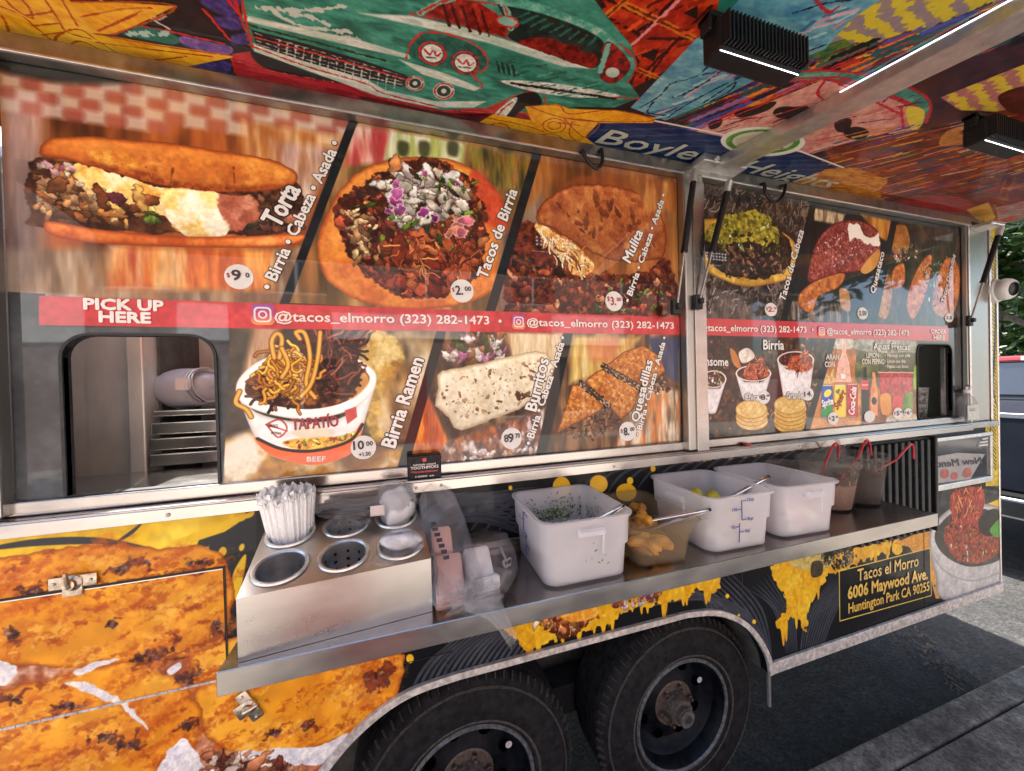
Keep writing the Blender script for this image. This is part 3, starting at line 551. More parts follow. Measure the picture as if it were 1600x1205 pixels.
    cv.shape([(1344, 530), (1428, 534), (1430, 552), (1342, 548)], ['8a887a', 'a8a494', '6a685c'], scale=10, soft=3)
    cv.shape([(1388, 556), (1436, 556), (1436, 600), (1386, 600)], ['4a4a24', '5c5e30', '6a5a34'], soft=4)
    cv.shape([(1284, 598), (1288, 578), (1296, 588), (1302, 576), (1304, 598)], ['c8a86c', 'd8bc84', 'a08044'], scale=8, soft=2)
    cv.shape([(1260, 690), (1284, 600), (1345, 600), (1345, 672)], ['b8803c', 'c89048', '9a6428'], soft=8, smooth=False)
    def can(x0, x1, y0, y1, cols, body):
        cv.shape([(x0, y0+3), (x0+2, y0), (x1-2, y0), (x1, y0+3), (x1, y1-3), (x1-2, y1), (x0+2, y1), (x0, y1-3)], cols, smooth=False, rim='2a2a2a', rimw=3)
        cv.line([(x0+2, y0+1), (x1-2, y0+1)], 2.5, 'c8c8cc'); cv.line([(x0+2, y1-1), (x1-2, y1-1)], 2.5, '9a9a9e')
        cv.line([(x0+(x1-x0)*.3, y0+5), (x0+(x1-x0)*.3, y1-5)], 2, 'ffffff', alpha=.18)
    can(1283, 1301, 602, 654, ['1c4aa0', '2858b0'], 0)
    cv.shape([(1283, 640), (1300, 628), (1301, 652), (1284, 652)], ['1c7a34', '2a8a40'], smooth=False)
    cv.shape(ell(1293, 615, 5, 7, rot=.7), ['d8c838', 'e8dc60'])
    can(1303, 1322, 601, 654, ['d8b020', 'e8c434'], 0); cv.shape([(1305, 612), (1312, 608), (1310, 616)], ['3a8a34', '2c7428'])
    can(1323, 1340, 600, 653, ['a81c24', 'b8262c'], 0)
    cv.shape([(1346, 660), (1346, 604), (1349, 590), (1349, 574), (1354, 574), (1354, 590), (1358, 604), (1358, 660)], ['1c120e', '2c1c14'], smooth=False, rim='0c0806', rimw=3)
    cv.shape([(1345, 594), (1357, 595), (1357, 610), (1345, 609)], ['b83038', 'c84a4c'], smooth=False)
    cv.line([(1347, 602), (1356, 602)], 2, 'f0e0e0')
    cv.shape([(1360, 650), (1360, 612), (1363, 595), (1363, 582), (1367, 582), (1368, 595), (1371, 612), (1371, 650)], ['d08048', 'e09c68', 'c87038'], smooth=False)
    cv.shape(ell(1365.5, 627, 4, 6), ['2c2420', '3a302c'])
    for x0, x1 in ((1372, 1391), (1389, 1411), (1408, 1427)):
        cv.shape([(x0, 582), (x1, 583), (x1-3, 622), (x0+4, 620)], ['a83c3c', 'c05450', '942c30'], scale=9, smooth=False, rim='7a2428', rimw=3)
        cv.line([(x0, 582), (x1, 583)], 3, 'd8b8b4')
    cv.shape([(1376, 618), (1391, 618), (1391, 645), (1384, 649), (1377, 644)], ['c07a20', 'd0902c'], soft=2)
    cv.shape([(1396, 622), (1410, 622), (1409, 650), (1398, 650)], ['b83430', 'c84844'], soft=2)
    cv.shape([(1412, 620), (1426, 614), (1424, 650), (1410, 650)], ['6a8a28', '80a038', '4a6a1c'], soft=2)
    cv.shape([(1428, 576), (1434, 574), (1436, 604), (1428, 606)], ['7aa034', '90b448'], soft=2)
    cv.shape([(1390, 650), (1436, 648), (1436, 668), (1390, 672)], ['b8a890', 'c8bca8', 'a09078'], soft=4)
    cv.shape([(1299, 524), (1307, 527), (1259, 694), (1249, 694)], ['121414', '1c1e1e'], smooth=False)
    # shrink-wrapped pendant print
    cv.shape([(1316, 530), (1321, 530), (1321, 552), (1326, 566), (1330, 597), (1305, 597), (1310, 566), (1316, 552)], ['d8a898', 'e4bcae', 'c89080'], scale=8, smooth=False, rim='f0e0d8', rimw=3)
    cv.shape([(1314, 585), (1321, 585), (1321, 592), (1314, 592)], ['f0ecea', 'e4e0de'], smooth=False)
    # dark surround of the order hatch
    cv.shape([(1432, 532), (1510, 534), (1510, 690), (1432, 690)], ['202426', '2c3032', '181c1e'], smooth=False, scale=40)
    cv.shape([(1085, 497), (1484, 511), (1484, 534), (1085, 524)], ['a82c34', 'b4343a'], scale=40, smooth=False)
    cv.shape([(1482, 505), (1510, 508), (1510, 540), (1482, 538)], ['2c2426', '202022'], smooth=False, soft=6)
    return cv
# ------------------------------------------------------------------ printed mural on the underside of the awning
def aw_ab(px, py):
    q = on_awning(px, py); return q.x, q.y
def paint_awning():
    cv = Canvas(aw_ab, -1.25, 3.12, -.96, .06, 700, '2a2226', 31)
    L = lambda pts, w, c, **k: cv.line(pts, w, c, chalk=k.pop('chalk', 3), **k)
    G = ['dc9424', 'eca82e', 'f4b844', 'e09c28']
    for i in range(60):   # the mural goes on towards the awning's outer edge
        x0, y0, w_, h_ = cv.rs.rand()*cv.w, cv.rs.rand()*cv.h*.8, 120+cv.rs.rand()*400, 60+cv.rs.rand()*160
        cv.shape([(x0, y0), (x0+w_, y0+30), (x0+w_*.8, y0+h_), (x0+40, y0+h_*.8)], [['9a2818', 'c8542c'], ['3a8070', '2c6a5c'], ['241c22', '2e242a'], ['5a90a0', '94bcbc'], ['dc9424', 'eca82e'], ['5a508e', '3a3060'], ['c88a84', 'b8706c']][i % 7], scale=20, sheet=True, smooth=False)
    # right half first (lies behind)
    cv.shape([(1000, 400), (1000, 180), (1340, 80), (1700, -60), (1700, 420)], ['3a2a3a', '4a2c30', '2c2438', '5a3028'], scale=40, smooth=False)
    cv.stripes([(1270, 75), (1350, -20), (1720, -40), (1640, 10), (1340, 92)], ['8a7a86', 'a89a58', 'c8b43c'], 1.75, 26, .55, rough=10, bend=30)
    cv.stripes([(1470, 152), (1640, 85), (1640, 178), (1500, 172)], ['a06a6c', 'b88a5c', 'c8b040'], 1.75, 24, .5, rough=10)
    cv.shape([(1275, 75), (1320, 60), (1350, 80), (1300, 98), (1250, 96)], ['2c5a44', '3a6a4a', '6a7a34'], scale=10, smooth=False)
    rs = random.Random(3)
    for i in range(170):   # streaky rooftops running with the street
        x = rs.uniform(1020, 1600); y0 = 205-(x-1040)*.30+rs.uniform(-38, 30)
        ln = rs.uniform(25, 110); w = rs.uniform(4, 15); c = rs.choice(['3a4a86', '5a5aa0', 'c8742c', 'b03a34', '2c2434', '2c5a5c', '8a6aa0', '1c181c', 'd88a34', '6a2c34', '3a6a5c'])
        L([(x, y0), (x+ln, y0-ln*.42)], w, c, chalk=6, smooth=False)
        if i % 3 == 0: L([(x, y0+3), (x+ln, y0-ln*.42+3)], 2.5, 'b83a34', smooth=False)
    # bus / station wagon in pink
    cv.shape([(1085, 205), (1130, 185), (1200, 160), (1285, 125), (1340, 135), (1410, 160), (1440, 172), (1432, 196), (1392, 206), (1330, 222), (1270, 240), (1200, 232), (1140, 218)], ['c88a84', 'd8a494', 'b8706c', 'd0a08c'], scale=26, smooth=False)
    cv.shape([(1190, 130), (1210, 118), (1300, 112), (1390, 128), (1450, 156), (1446, 190), (1430, 200), (1424, 168), (1390, 150), (1300, 124)], ['3a7a70', '4a8a7c', '2c5c58', '7aa08c'], scale=16)
    for q in ([(1150, 175), (1210, 158), (1200, 172), (1160, 184)], [(1226, 170), (1262, 166), (1258, 178), (1228, 182)], [(1305, 190), (1330, 186), (1325, 205), (1308, 205)], [(1108, 192), (1128, 186), (1124, 198), (1110, 202)]): cv.shape(q, ['241c20', '3a2c30'], scale=6)
    cv.shape(ell(1338, 208, 20, 10), ['141214', '241e20']); cv.shape(ell(1230, 176, 22, 10), ['1c1618', '2c2426'])
    for a in ([(1085, 205), (1200, 160), (1285, 122), (1350, 132), (1440, 172), (1432, 198), (1392, 206)], [(1195, 130), (1290, 122), (1390, 150), (1428, 172)], [(1130, 216), (1260, 190), (1330, 178)], [(1300, 124), (1410, 180)], [(1418, 168), (1424, 200)], [(1408, 165), (1412, 202)], [(1190, 132), (1212, 116), (1300, 110), (1395, 126), (1452, 156), (1448, 192)], [(1140, 186), (1200, 182), (1262, 164)], [(1262, 240), (1330, 222)], [(1290, 125), (1280, 150), (1330, 180)]): L(a, 4, 'b02c38')
    for i in range(40):
        x = rs.uniform(1110, 1420); y = 205-(x-1110)*.14+rs.uniform(-12, 22); L([(x, y), (x+rs.uniform(12, 40), y-rs.uniform(3, 12))], rs.uniform(1.5, 5), rs.choice(['8a4448', '3a2430', 'e0b8a4', 'b86a68', '5a3c6a', '241c20']), smooth=False, alpha=.75)
    cv.shape([(1416, 168), (1444, 172), (1440, 196), (1424, 202)], ['d8c040', 'c8b060'], scale=8)
    # brown streaked street end at far right
    cv.shape([(1290, 235), (1400, 210), (1620, 160), (1640, 345), (1500, 356), (1330, 318)], ['6a2c1c', '8a4420', '4a2018', 'a85c28', '7a3420', '5a3a2c'], scale=50, st=(2.2, .5), smooth=False, soft=6)
    for i in range(330):
        x = rs.uniform(1270, 1590); y0 = 240+rs.uniform(-26, 92)-(x-1300)*.1; ln = rs.uniform(15, 60)
        L([(x, y0), (x+ln, y0-ln*rs.uniform(.2, .32))], rs.uniform(2, 9), rs.choice(['c8742c', '2a2024', 'd89a44', '2c4a6a', '9a2c24', 'c8b0a0', '3a6a64', 'b84a34', '6a2430', 'e0a44c', '54468a', '1c181c']), smooth=False, alpha=.85)
    cv.shape([(1480, 205), (1530, 192), (1590, 186), (1580, 205), (1520, 222), (1470, 228)], ['c88a34', 'd8a44c', 'b87a5c'], scale=14, alpha=.8)
    cv.shape([(1500, 205), (1620, 175), (1640, 200), (1560, 215)], ['8a2c20', '6a1c18'], soft=6)
    cv.shape([(1560, 150), (1610, 135), (1610, 175), (1580, 176)], ['4a241c', '6a3424'], scale=8)
    cv.shape([(1400, 318), (1500, 308), (1540, 350), (1470, 350)], ['8a2c2c', 'a03a34', '7a2424'], scale=20, st=(2, .5), soft=6)
    cv.shape([(1510, 328), (1545, 316), (1556, 340), (1536, 352)], ['b8843c', 'c89a50'], soft=3, smooth=False)
    cv.shape([(1556, 325), (1640, 305), (1640, 345), (1560, 345)], ['8a8478', 'a0988c', 'b83a34'], scale=16, smooth=False)
    # red tenements behind the car
    cv.shape([(840, -40), (1130, -40), (1120, 20), (1095, 58), (1040, 110), (985, 140), (1000, 95), (960, 45)], ['9a2818', 'b83a1c', '7a2014', 'c8542c'], scale=24, smooth=False)
    for a in ([(880, -10), (1000, 55)], [(930, -10), (1040, 40)], [(1060, -10), (985, 75)], [(1110, 10), (1000, 120)], [(900, 10), (960, -10)], [(1000, 60), (1090, 60)], [(1050, 70), (1010, 125)]): L(a, 5, '3a1410', smooth=False)
    for a in ([(975, 5), (1085, 60)], [(930, 40), (990, -12)], [(990, 106), (1030, 122)]): L(a, 9, 'c8742c', smooth=False); L(a, 3, '6a2c14', smooth=False)
    L([(1065, -5), (1030, 30), (985, 72)], 6, 'd88a8a')
    for i in range(30):
        x, y = rs.uniform(880, 1090), rs.uniform(-5, 110)
        if y < 120-(x-985)*.6: L([(x, y), (x+rs.uniform(8, 22), y-rs.uniform(4, 12))], rs.uniform(3, 8), rs.choice(['5a1a12', '2c1210', 'd0582c', '8a2c18']), smooth=False)
    for q in ([(895, 2), (935, -8), (948, 10), (915, 26)], [(1000, 85), (1030, 75), (1022, 96)], [(1068, 20), (1090, 8), (1090, 30)]): cv.shape(q, ['1c1214', '3a1a14'], smooth=False)
    # pale blue arm running up
    cv.shape([(985, 168), (1088, 60), (1120, 40), (1180, -30), (1420, -30), (1330, 30), (1290, 76), (1240, 96), (1130, 150), (1040, 188)], ['5a90a0', '76a8b4', '4a7a94', '94bcbc', '6a9aa8'], scale=30, st=(1.4, .7), smooth=False)
    for i in range(34):
        x = rs.uniform(1000, 1330); y = 170-(x-1000)*.48+rs.uniform(-8, 26); L([(x, y), (x+rs.uniform(15, 40), y-rs.uniform(6, 18))], rs.uniform(3, 8), rs.choice(['c88a98', 'a8c8c4', '3a6a8a', 'd8a8ac', '2c4a6a']), smooth=False, alpha=.8)
    for a in ([(1000, 168), (1030, 150), (1050, 130), (1090, 118), (1130, 80), (1170, 60), (1210, 40)], [(1040, 186), (1070, 165), (1140, 128), (1220, 95), (1290, 70)], [(1060, 150), (1100, 130), (1140, 100)], [(1020, 160), (1012, 176), (1040, 180)], [(1240, 20), (1290, 5), (1360, -6)], [(1100, 160), (1130, 140), (1150, 128), (1140, 142), (1110, 158)]): L(a, 3, '1c2434')
    L([(1270, -5), (1295, 18), (1310, 10)], 4, 'b02c34')
    # ---- left: gold starburst on black
    cv.shape([(-90, 120), (-90, -60), (420, -60), (395, 60), (420, 130), (300, 130)], ['241c22', '1c181c', '2e242a'], scale=30, smooth=False)
    for q in ([(310, -6), (374, -6), (362, 22), (336, 20)], [(336, 28), (374, 24), (388, 40), (350, 44)], [(360, 56), (388, 52), (396, 68), (366, 70)], [(280, 104), (350, 96), (358, 112), (330, 118)], [(300, 114), (340, 110), (330, 124)]): cv.shape(q, ['4a3f7c', '5c508e', '3a3060'], scale=6, warp=3, soft=4)
    for a in ([(318, 15), (358, 62)], [(352, -5), (372, 22)], [(366, 0), (390, 66)], [(362, 92), (375, 136)], [(210, 38), (270, 50), (350, 68)]): L(a, 4, 'b8342c', smooth=False)
    cv.shape([(190, 54), (214, 40), (260, 48), (288, 64), (270, 70)], ['2c6a5c', '3a7a6c'], scale=8, smooth=False)
    for x in (200, 222, 250): L([(x, 54), (x+10, 50)], 8, 'a8c4b8', chalk=6, smooth=False)
    cv.shape([(282, 56), (330, 66), (362, 74), (352, 86), (290, 72)], ['7a5a98', '9a78ac', '5a4a8a'], scale=8)
    for a in ([(235, 28), (262, 44)], [(150, -4), (160, 2)], [(240, 30), (256, 24)]): L(a, 5, 'b8b4a8', smooth=False)
    cv.shape([(-90, -60), (80, -30), (110, 2), (190, 3), (274, 9), (235, 28), (205, 42), (176, 54), (150, 52), (240, 68), (310, 78), (372, 88), (320, 98), (262, 111), (235, 108), (160, 90), (80, 74), (0, 60), (-90, 50)], G, scale=40, smooth=False, light=.05)
    O = 'a8501c'
    for a in ([(0, -10), (20, 12), (48, 28), (44, 12), (26, -8)], [(66, -6), (90, 30), (104, 50), (140, 60)], [(96, 0), (120, 40)], [(84, 66), (88, 56), (104, 48), (125, 46), (150, 62), (215, 104)], [(108, 82), (110, 70), (122, 64), (145, 72), (180, 96), (216, 108)], [(132, 86), (140, 82), (165, 92)], [(0, 22), (10, 40), (12, 58)], [(36, 26), (85, 68)], [(40, 24), (80, 18)], [(50, 40), (90, 36)], [(66, 54), (98, 50)], [(124, 26), (190, 14), (236, 12)], [(152, 48), (212, 22)], [(156, 46), (204, 24), (220, 16)], [(145, 52), (240, 70), (370, 88)], [(150, 66), (260, 80), (330, 88)], [(210, 98), (290, 88)], [(110, 2), (274, 9), (176, 54)], [(0, 10), (22, 18)]): L(a, 2.6, O, chalk=1.5)
    for a in ([(160, 20), (230, 14)], [(110, 10), (140, 50)], [(170, 66), (240, 82)], [(20, 40), (60, 64)]): cv.line(a, 9, 'f4c860', alpha=.35, soft=6)
    # ---- pink-red ground under the car
    cv.shape([(362, 84), (400, 78), (520, 112), (640, 150), (760, 168), (830, 196), (900, 235), (700, 205), (520, 170), (374, 140)], ['a83038', 'b83c42', '8a2430', 'c04a4c'], scale=16, st=(2, .6), smooth=False)
    cv.shape([(392, 76), (440, 80), (520, 110), (545, 130), (480, 122), (410, 104)], ['1c1418', '241c22'], soft=3, scale=10)
    for a in ([(372, 96), (420, 110), (520, 128)], [(430, 90), (500, 112), (546, 124)], [(700, 172), (820, 180)], [(560, 140), (650, 168), (760, 184)]): L(a, 2.5, 'd06058')
    cv.shape([(560, 150), (700, 176), (820, 178), (800, 205), (640, 180)], ['5a1820', '8a2830', '3a1218'], scale=12, st=(2, .5), soft=5)
    # ---- the green car
    T_ = ['2c6a5c', '3a8070', '4c9482', '2a5e54', '5aa08e']
    cv.shape([(372, -40), (900, -40), (952, 30), (986, 70), (996, 100), (982, 128), (1000, 152), (960, 168), (872, 166), (815, 150), (760, 168), (690, 172), (600, 150), (480, 112), (392, 76), (378, 30)], T_, scale=26, st=(1.6, .6), smooth=False)
    W_ = 'c8ccc0'
    for q in ([(378, 22), (440, 36), (560, 62), (640, 86), (640, 92), (550, 72), (440, 46), (380, 32)], [(392, 66), (480, 96), (570, 122), (600, 140), (680, 158), (760, 158), (740, 168), (676, 168), (590, 150), (480, 110), (396, 80)], [(560, 20), (640, 24), (740, 46), (860, 84), (930, 108), (880, 104), (760, 66), (650, 40)], [(622, 92), (700, 116), (752, 138), (740, 142), (660, 116)]): cv.shape(q, [W_, 'a8bcae', 'dce0d6'], scale=14, st=(2, .5), soft=3, smooth=False)
    for a in ([(430, 20), (470, 40), (545, 50)], [(455, 22), (490, 28), (512, 38)], [(400, 12), (470, 16), (540, 10)], [(500, 54), (560, 60)]): L(a, 6, W_, chalk=6, alpha=.9)
    cv.shape([(392, 46), (470, 66), (560, 92), (632, 116), (648, 128), (628, 136), (560, 120), (470, 94), (400, 70)], ['1c1a1c', '2c2a2c'], scale=8, smooth=False)
    for i in range(4):
        o = 5+i*6; L([(396+i*2, 46+o), (480, 70+o), (560, 93+o), (628, 114+o*.8)], 1.6, 'a8aca4')
    for i in range(15):
        x = 436+i*13; y = 62+i*4.1; L([(x, y), (x-3, y+24)], 1.6, 'b8bcb4', smooth=False)
    L([(380, 34), (400, 42), (500, 68), (600, 94)], 4, '2c3a24')
    # headlamps
    cv.shape([(640, 88), (648, 62), (672, 50), (720, 62), (752, 80), (760, 102), (740, 116), (690, 104)], ['2c6258', '24504a', '3a7a6c'], scale=10)
    for cx, cy in ((675, 83), (727, 98)):
        cv.shape(ell(cx, cy, 23, 19, rot=.3), ['4a2c30', '2c4a44']); cv.shape(ell(cx, cy, 17, 14, rot=.3), ['d8d8d0', 'b8c4bc', 'e8e4dc'], scale=6)
        L([(cx-12, cy-6), (cx-4, cy+2), (cx+2, cy-5), (cx+6, cy+4), (cx+13, cy)], 3, 'a83a3c'); L([(cx-10, cy+6), (cx+8, cy+8)], 2.5, '4a5a58')
        L(ell(cx, cy, 21, 17, rot=.3)+[ell(cx, cy, 21, 17, rot=.3)[0]], 3, 'b83c38')
    for cx, cy, r in ((648, 130, 15), (693, 142, 17)):
        cv.shape(ell(cx, cy, r, r*.8), [W_, 'a8b4a8']); cv.shape(ell(cx, cy, r*.62, r*.5), ['1c2424', '3a5a54']); L(ell(cx, cy, r*.85, r*.68), 3, 'b04038'); cv.shape(ell(cx, cy, r*.25, r*.22), [W_, W_])
    Rr = 'b83a34'
    for a in ([(634, 90), (644, 64), (668, 50), (724, 60), (756, 82), (760, 104), (738, 118)], [(390, 56), (480, 80), (560, 102), (640, 126)], [(388, 70), (480, 104), (570, 130), (600, 146), (690, 168)], [(640, 20), (760, 48), (850, 80), (920, 104)], [(376, -5), (385, 40), (394, 74)], [(700, 0), (770, 5), (850, 20), (930, 45), (982, 80), (994, 105), (980, 130)], [(780, 126), (860, 134), (940, 150), (1000, 154)], [(770, 165), (810, 148), (845, 142), (852, 160)], [(730, 110), (752, 132), (748, 140)]): L(a, 3.2, Rr)
    # cabin
    cv.shape([(655, 18), (690, -6), (745, 2), (775, 20), (795, 48), (790, 58), (740, 46), (690, 30)], ['7a1c18', '9a2c20', '5a1410', 'b84430'], scale=8, smooth=False)
    for x in (690, 705, 722, 738, 752): L([(x, 4+(x-690)*.2), (x+12, 40+(x-690)*.25)], 4, '4a120e', smooth=False)
    cv.shape([(775, -8), (840, 14), (905, 40), (940, 62), (942, 84), (928, 106), (880, 92), (800, 62), (796, 44)], ['1c2422', '24403a', '142020'], scale=14)
    for i in range(9): L([(800+i*15, 30+i*5), (826+i*13, 20+i*5)], 4, '2c6a5c', smooth=False)
    cv.shape([(808, 64), (850, 60), (900, 72), (930, 90), (926, 106), (880, 94)], ['7a1c1a', '9a2c24', '4a1412'], scale=8, warp=3)
    for a in ([(775, -8), (790, 14), (798, 44)], [(655, 20), (690, 2), (720, -6)]): L(a, 8, '7ab0a0'); L(a, 3, Rr)
    cv.shape([(720, -12), (800, -6), (880, 18), (950, 52), (988, 96), (970, 90), (930, 54), (850, 22), (760, 2)], ['4a9482', '6ab09c', '3a7a6c', 'a8c4b4'], scale=12, soft=2)
    cv.shape([(942, 72), (955, 66), (978, 88), (984, 108), (960, 130), (940, 124), (936, 108)], ['8a1e1c', 'a83028', '3a2a28'], scale=8)
    cv.shape(ell(957, 113, 11, 8), [W_, '8ab0a4']); L([(950, 70), (938, 112)], 9, '7ab0a0', smooth=False)
    cv.shape(ell(793, 33, 17, 8, rot=.2), ['a8c0b4', '5a9484']); L(ell(793, 33, 17, 8, rot=.2), 2.5, Rr)
    for i in range(4): L([(776+i*8, 96+i*2), (780+i*8, 112+i*2)], 4, '1c3430', smooth=False)
    cv.shape([(782, 126), (850, 128), (930, 140), (968, 150), (900, 152), (830, 142)], [W_, 'a8b8ac', 'e0e4dc'], scale=8, soft=2); L([(800, 130), (880, 142), (960, 154)], 6, '241e20')
    for i in range(26):
        x = rs.uniform(780, 960); y = 60+(x-780)*.36+rs.uniform(20, 60); L([(x, y), (x+rs.uniform(10, 24), y-rs.uniform(2, 6))], 3.5, rs.choice(['24564c', '1c4a42', '6ab09c']), smooth=False, alpha=.7)
    cv.shape([(768, 196), (780, 174), (806, 150), (836, 144), (846, 162), (820, 168), (800, 184)], ['141012', '241c1e'], scale=8)
    cv.shape([(764, 196), (772, 178), (800, 154), (808, 156), (792, 180), (774, 197)], [W_, 'e4e4dc', 'b0b4ac'], scale=6); L([(770, 190), (784, 172), (800, 160)], 3, 'a83a3c')
    # ---- banner and ornaments
    cv.shape([(898, 214), (934, 190), (1000, 188), (1140, 216), (1250, 240), (1310, 264), (1290, 292), (1210, 290), (1040, 262), (950, 240)], ['1c2c5c', '24366a', '182650'], scale=20, smooth=False)
    cv.stripes([(898, 214), (934, 190), (1000, 188), (1140, 216), (1250, 240), (1310, 264), (1290, 292), (1210, 290), (1040, 262), (950, 240)], ['1c2a5c', '24366a', '2c6a6c'], 1.2, 26, .25, alpha=.6)
    for a in ([(1020, 188), (1140, 212), (1250, 236), (1318, 262)],): cv.line(a, 5, 'd8dcd8', smooth=False)
    cv.shape(ell(1192, 221, 66, 23, 22, rot=.02), ['d8d8c8', 'e4e4d8']); cv.shape(ell(1192, 221, 58, 19, 22), ['5a8a3c', '7aa04c', '4a7a34'], scale=8); cv.shape(ell(1192, 221, 48, 15.5, 22), ['d4d0c0', 'c8c4b4'])
    cv.shape([(1150, 216), (1190, 207), (1190, 222), (1152, 228)], ['c8c0a8', 'a8a088'], smooth=False); cv.shape([(1194, 207), (1232, 213), (1234, 222), (1194, 221)], ['d8d0c0', '8a7a5c'], scale=6, smooth=False); cv.shape([(1170, 230), (1215, 224), (1225, 232), (1190, 237)], ['c8542c', 'b84424'], smooth=False); cv.shape(ell(1225, 220, 7, 4), ['2c2420', '3a302c'])
    cv.shape([(640, 190), (740, 196), (770, 178), (830, 188), (820, 166), (870, 162), (890, 170), (960, 172), (1024, 184), (1020, 192), (935, 192), (914, 214), (950, 240), (985, 250), (900, 236), (800, 216)], G, scale=30, smooth=False)
    for q in ([(826, 166), (872, 164), (890, 178), (960, 172), (1022, 188), (940, 190), (880, 184)], [(880, 184), (936, 192), (916, 214), (900, 205)]): L(q+[q[0]], 2.6, O, chalk=1.5)
    for cx, cy, r in ((866, 196, 18), (866, 196, 10), (858, 222, 22)): L(ell(cx, cy, r, r*.6)+[ell(cx, cy, r, r*.6)[0]], 2.6, O, chalk=1.5)
    for a in ([(760, 184), (820, 196), (850, 206)], [(700, 198), (760, 200), (830, 214), (900, 234)], [(894, 190), (890, 210), (910, 226), (950, 240)], [(876, 192), (905, 196)], [(640, 192), (740, 198)], [(740, 206), (780, 192), (800, 204)]): L(a, 2.6, O, chalk=1.5)
    cv.shape([(1195, 290), (1245, 284), (1290, 264), (1340, 262), (1390, 282), (1370, 300), (1390, 322), (1290, 310)], ['b8742c', 'c88a3c', '9a5a24', 'd09848'], scale=16, st=(1.8, .6), smooth=False, warp=5)
    for i in range(22):
        x = rs.uniform(1215, 1350); y = 292+rs.uniform(-14, 16); L([(x, y), (x+rs.uniform(12, 36), y+rs.uniform(-8, 6))], 2, rs.choice([O, '7a3c18', 'e0ac5c']), alpha=.8)
    return cv
